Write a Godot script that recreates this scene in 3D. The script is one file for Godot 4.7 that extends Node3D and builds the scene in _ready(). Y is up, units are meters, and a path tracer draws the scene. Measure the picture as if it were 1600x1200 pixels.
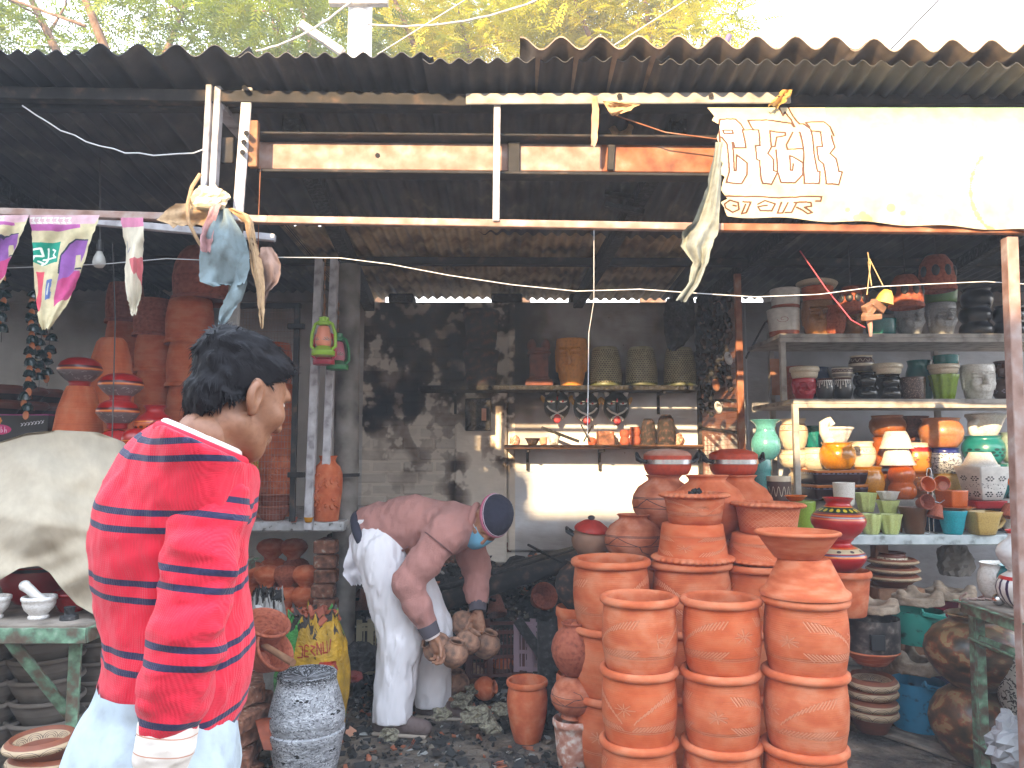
extends Node3D
# A burnt pottery stall: sooty shed, stacked terracotta, a man in a striped sweater passing and a man bending over rescued pots.

const EYE := Vector3(0, 1.45, 0)
const F := 1200.0
const PITCH := 5.0
var SP := sin(deg_to_rad(PITCH))
var CP := cos(deg_to_rad(PITCH))
var used := {}
var mats := {}
var texs := {}
var meshes := {}
var rng := RandomNumberGenerator.new()

# ---------------------------------------------------------------- places
func P(u: float, v: float, d: float) -> Vector3:      # survey point: bearing u, height v, d metres into the stall
	var cx := (u - 800.0) / F
	var cy := (600.0 - v) / F
	var fy := cy * CP + SP
	var fz := CP - cy * SP
	return EYE + Vector3(cx, fy, -fz) * (d / fz)

func S(d: float, y := 1.45) -> float:                  # metres per survey unit at that depth
	return (d * CP + (y - 1.45) * SP) / F

func X(u: float, d: float, y := 1.45) -> float:
	return (u - 800.0) * S(d, y)

func Y(v: float, d: float) -> float:
	return P(800, v, d).y

# ---------------------------------------------------------------- mesh builder
class MB:
	var v := PackedVector3Array()
	var n := PackedVector3Array()
	var t := PackedVector2Array()
	var c := PackedColorArray()
	var i := PackedInt32Array()
	var col := Color.WHITE
	func vert(p: Vector3, nn: Vector3, uv := Vector2.ZERO) -> int:
		v.append(p); n.append(nn); t.append(uv); c.append(col)
		return v.size() - 1
	func tri(a: int, b: int, d: int) -> void:
		if (v[b] - v[a]).cross(v[d] - v[a]).dot(n[a] + n[b] + n[d]) > 0.0:
			i.append(a); i.append(d); i.append(b)
		else:
			i.append(a); i.append(b); i.append(d)
	func quad(a: int, b: int, d: int, e: int) -> void:
		tri(a, b, d); tri(a, d, e)
	func face(pts: Array, nn: Vector3) -> void:
		var s := v.size()
		for p in pts:
			vert(p, nn)
		for k in range(1, pts.size() - 1):
			tri(s, s + k, s + k + 1)
	func box(x: Transform3D, size: Vector3, b := 0.004) -> void:   # chamfered box
		var h := size * 0.5
		b = minf(b, minf(h.x, minf(h.y, h.z)) * 0.6)
		var q := []
		for k in 8:
			var sg := Vector3(1 if k & 1 else -1, 1 if k & 2 else -1, 1 if k & 4 else -1)
			var o := h * sg
			q.append([x * (o - Vector3(0, b, b) * sg), x * (o - Vector3(b, 0, b) * sg), x * (o - Vector3(b, b, 0) * sg), sg])
		var bs := x.basis.orthonormalized()
		for ax in 3:
			for sgn in [-1.0, 1.0]:
				var ids := []
				for k in 8:
					if q[k][3][ax] == sgn:
						ids.append(k)
				var nn := Vector3.ZERO
				nn[ax] = sgn
				face([q[ids[0]][ax], q[ids[1]][ax], q[ids[3]][ax], q[ids[2]][ax]], bs * nn)
		for k in 8:
			for ax in 3:
				var m := k ^ (1 << ax)
				if m > k:
					var a1 := (ax + 1) % 3
					var a2 := (ax + 2) % 3
					var nn2 := Vector3.ZERO
					nn2[a1] = q[k][3][a1]
					nn2[a2] = q[k][3][a2]
					face([q[k][a1], q[m][a1], q[m][a2], q[k][a2]], (bs * nn2).normalized())
			face([q[k][0], q[k][1], q[k][2]], (bs * q[k][3]).normalized())
	func bar(a: Vector3, b: Vector3, w: float, h: float, bev := 0.003, up := Vector3.UP) -> void:   # box from a to b, w across, h along up
		var z := (b - a).normalized()
		var xx := up.cross(z)
		if xx.length() < 0.01:
			xx = Vector3.RIGHT.cross(z)
		xx = xx.normalized()
		box(Transform3D(Basis(xx, z.cross(xx), z), (a + b) * 0.5), Vector3(w, h, a.distance_to(b)), bev)
	func tube(pts: Array, r0: float, r1 := -1.0, sides := 8, caps := true) -> void:
		if r1 < 0.0:
			r1 = r0
		var m := pts.size()
		var up := Vector3.UP
		var prev := -1
		var d0: Vector3 = (pts[1] - pts[0]).normalized()
		var xx := d0.cross(Vector3(0.3, 1, 0.2)).normalized()
		var first := v.size()
		for k in m:
			var d: Vector3
			if k == 0: d = pts[1] - pts[0]
			elif k == m - 1: d = pts[k] - pts[k - 1]
			else: d = pts[k + 1] - pts[k - 1]
			d = d.normalized()
			xx = (xx - d * xx.dot(d)).normalized()
			var yy := d.cross(xx)
			var r := lerpf(r0, r1, float(k) / (m - 1))
			var s := v.size()
			for j in sides + 1:
				var a := TAU * j / sides
				var nn := xx * cos(a) + yy * sin(a)
				vert(pts[k] + nn * r, nn, Vector2(float(j) / sides, float(k) / (m - 1)))
			if prev >= 0:
				for j in sides:
					quad(prev + j, prev + j + 1, s + j + 1, s + j)
			prev = s
		if caps:
			for e in 2:
				var k2 := 0 if e == 0 else m - 1
				var dd: Vector3 = (pts[0] - pts[1]).normalized() if e == 0 else (pts[m - 1] - pts[m - 2]).normalized()
				var base := first if e == 0 else prev
				var ring := []
				for j in sides:
					ring.append(v[base + j])
				face(ring, dd)
	func lathe(prof: Array, w: float, h: float, segs := 32, x := Transform3D(), opt := {}) -> void:
		# prof: [r, h] pairs, r = 1 is half of w. Rings are split where the profile turns sharply.
		var m := prof.size()
		var pts := []
		for p in prof:
			pts.append(Vector2(p[0] * w * 0.5, p[1] * h))
		var rip: int = opt.get("n", 0)
		var amp: float = opt.get("a", 0.0)
		var r_from: float = opt.get("from", -1.0)
		var square: float = opt.get("sq", 0.0)
		var facet: bool = opt.get("facet", false)
		var wob: float = opt.get("wob", 0.004)
		var ph: float = opt.get("ph", 0.0)
		var prev := -1
		for k in range(0, m - 1):
			var a: Vector2 = pts[k]
			var b: Vector2 = pts[k + 1]
			if a.distance_to(b) < 1e-6:
				continue
			var d := (b - a).normalized()
			var nn := Vector2(d.y, -d.x)
			var na := nn
			var nb := nn
			if k > 0:
				var d2: Vector2 = (a - pts[k - 1]).normalized()
				if d2.dot(d) > 0.6:
					na = (nn + Vector2(d2.y, -d2.x)).normalized()
			if k < m - 2:
				var d3: Vector2 = (pts[k + 2] - b).normalized()
				if d3.dot(d) > 0.6:
					nb = (nn + Vector2(d3.y, -d3.x)).normalized()
			for half in 2:
				var pp := a if half == 0 else b
				var pn := na if half == 0 else nb
				var s := v.size()
				var hh: float = prof[k + half][1]
				for j in segs + 1:
					var an := TAU * j / segs
					var r := pp.x * (1.0 + wob * sin(an * 2.0 + ph) + wob * 0.6 * sin(an * 3.0 + ph * 2.0))
					if rip and hh >= r_from:
						r *= 1.0 + amp * cos(an * rip)
					if square > 0.0:
						var cs := maxf(absf(cos(an)), absf(sin(an)))
						r *= lerpf(1.0, 1.0 / cs, square) * (1.0 - 0.02 * square)
					var q := Vector3(cos(an) * r, pp.y, sin(an) * r)
					var no := Vector3(cos(an) * pn.x, pn.y, sin(an) * pn.x)
					if square > 0.5:
						var ax := Vector3(signf(cos(an)), 0, 0) if absf(cos(an)) > absf(sin(an)) else Vector3(0, 0, signf(sin(an)))
						no = (ax * pn.x + Vector3(0, pn.y, 0)).normalized().lerp(no, 0.25).normalized()
					elif rip and amp > 0.02 and hh >= r_from:
						var dr := -amp * rip * sin(an * rip)
						var rad := Vector3(cos(an), 0, sin(an))
						var tan := Vector3(-sin(an), 0, cos(an))
						no = (((rad - tan * dr).normalized()) * pn.x + Vector3(0, pn.y, 0)).normalized()
					vert(x * q, (x.basis * no).normalized(), Vector2(float(j) / segs, 1.0 - hh))
				if half == 1:
					for j in segs:
						quad(prev + j, prev + j + 1, s + j + 1, s + j)
				prev = s
	func ball(p: Vector3, r: Vector3, x := Basis(), segs := 16, rings := 10) -> void:
		var s := v.size()
		for a in rings + 1:
			var th := PI * a / rings
			for j in segs + 1:
				var ph := TAU * j / segs
				var q := Vector3(sin(th) * cos(ph), cos(th), sin(th) * sin(ph))
				vert(p + x * (q * r), (x * (q / r)).normalized(), Vector2(float(j) / segs, float(a) / rings))
		for a in rings:
			for j in segs:
				var k := s + a * (segs + 1) + j
				quad(k, k + 1, k + segs + 2, k + segs + 1)
	func grid(pts: Array, cols: int, closed := false) -> void:     # rows of points, smooth normals; uv over the sheet
		var rows := pts.size() / cols
		var s := v.size()
		for r in rows:
			for k in cols:
				var l: Vector3 = pts[r * cols + maxi(k - 1, 0)]
				var rr: Vector3 = pts[r * cols + mini(k + 1, cols - 1)]
				if closed:
					l = pts[r * cols + (k - 1 if k > 0 else cols - 2)]
					rr = pts[r * cols + (k + 1 if k < cols - 1 else 1)]
				var up: Vector3 = pts[maxi(r - 1, 0) * cols + k]
				var dn: Vector3 = pts[mini(r + 1, rows - 1) * cols + k]
				var nn := (rr - l).cross(up - dn)
				nn = nn.normalized() if nn.length() > 1e-12 else Vector3.UP
				vert(pts[r * cols + k], nn, Vector2(float(k) / (cols - 1), float(r) / (rows - 1)))
		for r in rows - 1:
			for k in cols - 1:
				var a := s + r * cols + k
				quad(a, a + 1, a + cols + 1, a + cols)
	func mesh() -> ArrayMesh:
		var arr := []
		arr.resize(Mesh.ARRAY_MAX)
		arr[Mesh.ARRAY_VERTEX] = v
		arr[Mesh.ARRAY_NORMAL] = n
		arr[Mesh.ARRAY_TEX_UV] = t
		arr[Mesh.ARRAY_COLOR] = c
		arr[Mesh.ARRAY_INDEX] = i
		var m := ArrayMesh.new()
		m.add_surface_from_arrays(Mesh.PRIMITIVE_TRIANGLES, arr)
		return m

# ---------------------------------------------------------------- naming
func numbered(called: String, parent: Node) -> String:
	var key := str(parent.get_instance_id()) + called
	var k: int = used.get(key, 0)
	used[key] = k + 1
	return called if k == 0 else "%s_%03d" % [called, k]

func tag(o: Node3D, label := "", category := "", group := "", kind := "") -> Node3D:
	if label: o.set_meta("label", label)
	if category: o.set_meta("category", category)
	if group: o.set_meta("group", group)
	if kind: o.set_meta("kind", kind)
	return o

func thing(called: String, label: String, category: String, at := Vector3.ZERO, turn := 0.0, group := "") -> Node3D:
	var o := Node3D.new()
	o.name = numbered(called, self)
	add_child(o)
	o.position = at
	o.rotation.y = turn
	tag(o, label, category, group)
	return o

func obj(called: String, m: Mesh, material: Material, parent: Node = self, x := Transform3D()) -> MeshInstance3D:
	var o := MeshInstance3D.new()
	o.mesh = m
	o.material_override = material
	o.name = numbered(called, parent)
	o.transform = x
	parent.add_child(o)
	return o

func one(called: String, label: String, category: String, m: Mesh, material: Material, x := Transform3D(), group := "") -> MeshInstance3D:
	var o := obj(called, m, material, self, x)
	tag(o, label, category, group)
	return o

func struct(called: String, m: Mesh, material: Material) -> MeshInstance3D:
	var o := obj(called, m, material)
	o.set_meta("kind", "structure")
	return o

# ---------------------------------------------------------------- textures and materials
func lin(r: float, g: float, b: float) -> Color:
	return Color(r, g, b).linear_to_srgb()

func nz(w: int, h: int, freq: float, sd: int, oct := 4, type := FastNoiseLite.TYPE_SIMPLEX_SMOOTH) -> PackedByteArray:
	var f := FastNoiseLite.new()
	f.noise_type = type
	f.seed = sd
	f.frequency = freq
	f.fractal_octaves = oct
	var im := f.get_seamless_image(w, h, false, false, 0.12, true)
	im.convert(Image.FORMAT_L8)
	return im.get_data()

func ntex(key: String, freq: float, stops: Array, sd := 1, oct := 4, size := 512, type := FastNoiseLite.TYPE_SIMPLEX_SMOOTH) -> Texture2D:
	# noise through a colour ramp; stops are [offset, Color (sRGB)]
	if texs.has(key):
		return texs[key]
	var b := nz(size, size, freq, sd, oct, type)
	var lut := PackedByteArray()
	for k in 256:
		var x := k / 255.0
		var c: Color = stops[0][1]
		for s in range(1, stops.size()):
			if x >= stops[s - 1][0]:
				c = stops[s - 1][1].lerp(stops[s][1], clampf((x - stops[s - 1][0]) / maxf(1e-4, stops[s][0] - stops[s - 1][0]), 0, 1))
		lut.append(c.r8); lut.append(c.g8); lut.append(c.b8)
	var o := PackedByteArray()
	o.resize(size * size * 3)
	for k in size * size:
		var q := b[k] * 3
		o[k * 3] = lut[q]
		o[k * 3 + 1] = lut[q + 1]
		o[k * 3 + 2] = lut[q + 2]
	var t := ImageTexture.create_from_image(Image.create_from_data(size, size, false, Image.FORMAT_RGB8, o))
	texs[key] = t
	return t

func gtex(key: String, freq: float, sd := 1, oct := 4, size := 512) -> Texture2D:      # grey noise, for relief
	if not texs.has(key):
		var im := Image.create_from_data(size, size, false, Image.FORMAT_L8, nz(size, size, freq, sd, oct))
		texs[key] = ImageTexture.create_from_image(im)
	return texs[key]

func mat(key: String, color: Color, rough := 0.8, o := {}) -> StandardMaterial3D:
	if mats.has(key):
		return mats[key]
	var m := StandardMaterial3D.new()
	m.resource_name = key
	m.albedo_color = color
	m.roughness = rough
	m.metallic = o.get("metal", 0.0)
	m.metallic_specular = o.get("spec", 0.5)
	if o.has("tex"):
		m.albedo_texture = o.tex
	if o.has("h"):
		m.heightmap_enabled = true
		m.heightmap_texture = o.h
		m.heightmap_scale = o.get("hs", 0.2)
	if o.has("rt"):
		m.roughness_texture = o.rt
	if o.has("tri"):
		m.uv1_triplanar = true
		m.uv1_scale = Vector3.ONE * float(o.tri)
		m.uv1_world_triplanar = o.get("world", false)
		m.uv1_triplanar_sharpness = 4.0
		m.uv1_offset = o.get("off", Vector3.ZERO)
	elif o.has("uvs"):
		m.uv1_scale = o.uvs
	if o.has("coat"):
		m.clearcoat_enabled = true
		m.clearcoat = o.coat
		m.clearcoat_roughness = 0.12
	if o.has("rim"):
		m.rim_enabled = true
		m.rim = o.rim
	if o.has("vc"):
		m.vertex_color_use_as_albedo = true
	if o.has("back"):
		m.backlight_enabled = true
		m.backlight = o.back
	if o.has("sss"):
		m.subsurf_scatter_enabled = true
		m.subsurf_scatter_strength = o.sss
	m.cull_mode = BaseMaterial3D.CULL_DISABLED
	mats[key] = m
	return m

func mottle() -> Texture2D:
	return ntex("mottle", 0.012, [[0.0, Color(0.84, 0.82, 0.8)], [0.4, Color(0.95, 0.945, 0.94)], [0.7, Color(1, 1, 1)], [1.0, Color(0.96, 0.96, 0.97)]], 5, 6)

func glaze(key: String, c: Color, rough := 0.25) -> StandardMaterial3D:         # shop-shelf glazed ware, faintly dusty
	return mat("glaze_" + key, c, rough, {"tex": mottle(), "tri": 2.1, "coat": 0.4})

func paint(key: String, c: Color, rough := 0.55, o := {}) -> StandardMaterial3D:
	var q := {"tex": ntex("scuffs", 0.02, [[0.0, Color(0.35, 0.32, 0.3)], [0.18, Color(0.62, 0.6, 0.58)], [0.3, Color(0.93, 0.93, 0.93)], [1.0, Color(1, 1, 1)]], 9, 6), "tri": 1.4, "world": true}
	q.merge(o, true)
	return mat("paint_" + key, c, rough, q)

# drawing on images ------------------------------------------------------
func stroke(im: Image, pts: Array, w: float, c: Color) -> void:
	for k in pts.size() - 1:
		var a: Vector2 = pts[k]
		var b: Vector2 = pts[k + 1]
		var n := maxi(1, int(a.distance_to(b) / maxf(0.7, w * 0.25)))
		for s in n + 1:
			dot(im, a.lerp(b, float(s) / n), w * 0.5, c)

func dot(im: Image, p: Vector2, r: float, c: Color) -> void:
	if r <= 1.2:
		var s := maxi(1, roundi(r * 2))
		im.fill_rect(Rect2i(roundi(p.x - r), roundi(p.y - r), s, s), c)
		return
	var y0 := int(p.y - r)
	for y in range(y0, int(p.y + r) + 1):
		var hw := r * r - (y - p.y) * (y - p.y)
		if hw > 0:
			hw = sqrt(hw)
			im.fill_rect(Rect2i(roundi(p.x - hw), y, maxi(1, roundi(hw * 2)), 1), c)

func rgb8(im: Image) -> Texture2D:
	im.convert(Image.FORMAT_RGB8)
	return ImageTexture.create_from_image(im)

func flat_image(w: int, h: int, c: Color) -> Image:
	var im := Image.create_empty(w, h, false, Image.FORMAT_RGBA8)
	im.fill(c)
	return im

func tint_noise(im: Image, amount: float, freq: float, sd: int, oct := 4) -> void:   # multiply by soft noise
	var w := im.get_width()
	var h := im.get_height()
	im.convert(Image.FORMAT_RGB8)
	var d := im.get_data()
	var b := nz(w, h, freq, sd, oct)
	for k in w * h:
		var f := 1.0 - amount * (1.0 - b[k] / 255.0)
		d[k * 3] = int(d[k * 3] * f)
		d[k * 3 + 1] = int(d[k * 3 + 1] * f)
		d[k * 3 + 2] = int(d[k * 3 + 2] * f)
	im.set_data(w, h, false, Image.FORMAT_RGB8, d)
	im.convert(Image.FORMAT_RGBA8)

func bands(key: String, base: Color, list: Array, w := 512, h := 256, noise := 0.12) -> Texture2D:
	# painted ware: list of [from, to (share of height, 0 = foot), colour, pattern, count, second colour]
	if texs.has(key):
		return texs[key]
	var im := flat_image(w, h, base)
	for q in list:
		var y1 := int(h * (1.0 - q[0]))
		var y0 := int(h * (1.0 - q[1]))
		if q[2] != null:
			im.fill_rect(Rect2i(0, y0, w, maxi(1, y1 - y0)), q[2])
		if q.size() > 3:
			var n: int = q[4]
			var c2: Color = q[5]
			var mid := (y0 + y1) * 0.5
			var hh := (y1 - y0) * 0.5
			var step := float(w) / n
			for k in n:
				var cx := (k + 0.5) * step
				match q[3]:
					"dots": dot(im, Vector2(cx, mid), hh * 0.55, c2)
					"zig": stroke(im, [Vector2(cx - step / 2, y1), Vector2(cx, y0), Vector2(cx + step / 2, y1)], 2.5, c2)
					"arcs":
						for e in 3:
							var pts := []
							for a in 9:
								var th := PI * a / 8.0
								pts.append(Vector2(cx - cos(th) * step * (0.5 - 0.13 * e), y1 - sin(th) * hh * (1.8 - 0.5 * e)))
							stroke(im, pts, 2.2, c2)
					"wave":
						var pw := []
						for a in 9:
							pw.append(Vector2(cx - step / 2 + step * a / 8.0, mid + sin(TAU * a / 8.0) * hh * 0.7))
						stroke(im, pw, 3.0, c2)
					"bars": stroke(im, [Vector2(cx, y0), Vector2(cx, y1)], step * 0.35, c2)
					"drip":
						var dl := hh * (0.7 + 1.2 * fmod(k * 0.618, 1.0))
						stroke(im, [Vector2(cx, y0), Vector2(cx, y0 + dl)], step * 0.5, c2)
						dot(im, Vector2(cx, y0 + dl), step * 0.32, c2)
					"flower":
						for a in 6:
							dot(im, Vector2(cx + cos(a * TAU / 6) * hh * 0.6, mid + sin(a * TAU / 6) * hh * 0.6), hh * 0.22, c2)
						dot(im, Vector2(cx, mid), hh * 0.15, c2)
					"speck":
						for a in 14:
							dot(im, Vector2(rng.randf() * w, rng.randf_range(y0, y1)), rng.randf_range(1.5, 3.5), c2)
					"worm":
						for a in 5:
							var p0 := Vector2(rng.randf() * w, rng.randf_range(y0, y1))
							var p1 := p0 + Vector2.from_angle(rng.randf() * TAU) * 12
							stroke(im, [p0, p1, p1 + Vector2.from_angle(rng.randf() * TAU) * 9], 3.5, c2)
					"scroll":
						var ps := []
						for a in 14:
							var th2 := a * 0.62
							ps.append(Vector2(cx + cos(th2) * hh * (0.75 - a * 0.045), mid + sin(th2) * hh * (0.75 - a * 0.045)))
						stroke(im, ps, 2.2, c2)
	if noise > 0:
		tint_noise(im, noise, 0.02, 3)
	texs[key] = rgb8(im)
	return texs[key]

func ware(key: String, base: Color, list: Array, rough := 0.3, coat := 0.35) -> StandardMaterial3D:
	if mats.has("ware_" + key):
		return mats["ware_" + key]
	return mat("ware_" + key, Color.WHITE, rough, {"tex": bands(key, base, list), "coat": coat})

# ---------------------------------------------------------------- distance fields for bodies and cloth
class Field:
	var o: Vector3
	var cell: float
	var nx: int
	var ny: int
	var nz: int
	var f := PackedFloat32Array()
	func _init(lo: Vector3, hi: Vector3, c: float) -> void:
		o = lo
		cell = c
		nx = int(ceil((hi.x - lo.x) / c)) + 1
		ny = int(ceil((hi.y - lo.y) / c)) + 1
		nz = int(ceil((hi.z - lo.z) / c)) + 1
		f.resize(nx * ny * nz)
		f.fill(1.0)
	# tapered capsule from a to b, radii ra, rb, squashed by s in the axes of bas; k = blend width; carve takes it away
	func cap(a: Vector3, b: Vector3, ra: float, rb: float, k := 0.02, s := Vector3.ONE, bas := Basis(), carve := false) -> void:
		var inv := bas.inverse()
		var ms := minf(s.x, minf(s.y, s.z))
		var big := maxf(ra, rb) * maxf(s.x, maxf(s.y, s.z)) + 2.0 * k + 2.0 * cell
		var lo := Vector3(minf(a.x, b.x), minf(a.y, b.y), minf(a.z, b.z)) - Vector3.ONE * big
		var hi := Vector3(maxf(a.x, b.x), maxf(a.y, b.y), maxf(a.z, b.z)) + Vector3.ONE * big
		var i0 := Vector3i(((lo - o) / cell).floor()).clamp(Vector3i.ZERO, Vector3i(nx - 1, ny - 1, nz - 1))
		var i1 := Vector3i(((hi - o) / cell).ceil()).clamp(Vector3i.ZERO, Vector3i(nx - 1, ny - 1, nz - 1))
		var la := (inv * a) / s
		var ba := (inv * b) / s - la
		var bb := ba.dot(ba)
		var step := (inv * Vector3(cell, 0, 0)) / s
		for z in range(i0.z, i1.z + 1):
			for y in range(i0.y, i1.y + 1):
				var at := (z * ny + y) * nx + i0.x
				var pa := (inv * (o + Vector3(i0.x, y, z) * cell)) / s - la
				for x in range(i0.x, i1.x + 1):
					var t := clampf(pa.dot(ba) / bb, 0.0, 1.0) if bb > 1e-9 else 0.0
					var d := ((pa - ba * t).length() - lerpf(ra, rb, t)) * ms
					var e := f[at]
					if carve:
						d = -d
						var h := k - absf(d - e)
						f[at] = maxf(d, e) + (h * h * 0.25 / k if h > 0.0 else 0.0)
					else:
						var h2 := k - absf(d - e)
						f[at] = minf(d, e) - (h2 * h2 * 0.25 / k if h2 > 0.0 else 0.0)
					at += 1
					pa += step
	func ell(c: Vector3, r: Vector3, k := 0.02, bas := Basis(), carve := false) -> void:
		var m := minf(r.x, minf(r.y, r.z))
		cap(c, c, m, m, k, r / m, bas, carve)
	func chain(pts: Array, rad: Array, k := 0.02, s := Vector3.ONE) -> void:
		for j in pts.size() - 1:
			cap(pts[j], pts[j + 1], rad[j], rad[j + 1], k, s)
	func cut(p: Vector3, nn: Vector3) -> void:                 # keeps what lies behind the plane
		var at := 0
		for z in nz:
			for y in ny:
				var d := (o + Vector3(0, y, z) * cell - p).dot(nn)
				var sx := nn.x * cell
				for x in nx:
					if d > f[at]:
						f[at] = d
					d += sx
					at += 1
	func rough(amp: float, freq: float, sd: int, sc := Vector3.ONE, oct := 3) -> void:
		var q := FastNoiseLite.new()
		q.noise_type = FastNoiseLite.TYPE_SIMPLEX_SMOOTH
		q.seed = sd
		q.frequency = freq
		q.fractal_octaves = oct
		var at := 0
		for z in nz:
			for y in ny:
				for x in nx:
					var e := f[at]
					if e < 0.03 and e > -0.03:
						f[at] = e + amp * q.get_noise_3dv((o + Vector3(x, y, z) * cell) * sc)
					at += 1
	func mesh(mb: MB, xf := Transform3D(), uvf = null, colf = null) -> void:
		var id := PackedInt32Array()
		id.resize(nx * ny * nz)
		id.fill(-1)
		var live := PackedInt32Array()
		var sy := nx
		var sz := nx * ny
		for z in nz - 1:
			for y in ny - 1:
				var at := (z * ny + y) * nx
				for x in nx - 1:
					var e := f[at]
					if e < 0.2 and e > -0.2:
						var c1 := f[at + 1]
						var c2 := f[at + sy]
						var c3 := f[at + sy + 1]
						var c4 := f[at + sz]
						var c5 := f[at + sz + 1]
						var c6 := f[at + sz + sy]
						var c7 := f[at + sz + sy + 1]
						var m := int(e < 0) + int(c1 < 0) + int(c2 < 0) + int(c3 < 0) + int(c4 < 0) + int(c5 < 0) + int(c6 < 0) + int(c7 < 0)
						if m > 0 and m < 8:
							var sum := Vector3.ZERO
							var n := 0
							if (e < 0) != (c1 < 0): sum += Vector3(e / (e - c1), 0, 0); n += 1
							if (c2 < 0) != (c3 < 0): sum += Vector3(c2 / (c2 - c3), 1, 0); n += 1
							if (c4 < 0) != (c5 < 0): sum += Vector3(c4 / (c4 - c5), 0, 1); n += 1
							if (c6 < 0) != (c7 < 0): sum += Vector3(c6 / (c6 - c7), 1, 1); n += 1
							if (e < 0) != (c2 < 0): sum += Vector3(0, e / (e - c2), 0); n += 1
							if (c1 < 0) != (c3 < 0): sum += Vector3(1, c1 / (c1 - c3), 0); n += 1
							if (c4 < 0) != (c6 < 0): sum += Vector3(0, c4 / (c4 - c6), 1); n += 1
							if (c5 < 0) != (c7 < 0): sum += Vector3(1, c5 / (c5 - c7), 1); n += 1
							if (e < 0) != (c4 < 0): sum += Vector3(0, 0, e / (e - c4)); n += 1
							if (c1 < 0) != (c5 < 0): sum += Vector3(1, 0, c1 / (c1 - c5)); n += 1
							if (c2 < 0) != (c6 < 0): sum += Vector3(0, 1, c2 / (c2 - c6)); n += 1
							if (c3 < 0) != (c7 < 0): sum += Vector3(1, 1, c3 / (c3 - c7)); n += 1
							var p := o + (Vector3(x, y, z) + sum / n) * cell
							var g := Vector3(c1 + c3 + c5 + c7 - e - c2 - c4 - c6, c2 + c3 + c6 + c7 - e - c1 - c4 - c5, c4 + c5 + c6 + c7 - e - c1 - c2 - c3).normalized()
							if colf != null:
								mb.col = colf.call(p, g)
							id[at] = mb.vert(xf * p, (xf.basis * g).normalized(), uvf.call(p, g) if uvf != null else Vector2.ZERO)
							live.append(at)
					at += 1
		for at in live:
			var s := f[at] < 0
			if s != (f[at + 1] < 0):
				emit(mb, id, at, at - sy, at - sy - sz, at - sz)
			if s != (f[at + sy] < 0):
				emit(mb, id, at, at - 1, at - 1 - sz, at - sz)
			if s != (f[at + sz] < 0):
				emit(mb, id, at, at - 1, at - 1 - sy, at - sy)
	func emit(mb: MB, id: PackedInt32Array, a: int, b: int, c: int, d: int) -> void:
		if b < 0 or c < 0 or d < 0 or id[a] < 0 or id[b] < 0 or id[c] < 0 or id[d] < 0:
			return
		mb.quad(id[a], id[b], id[c], id[d])

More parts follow.
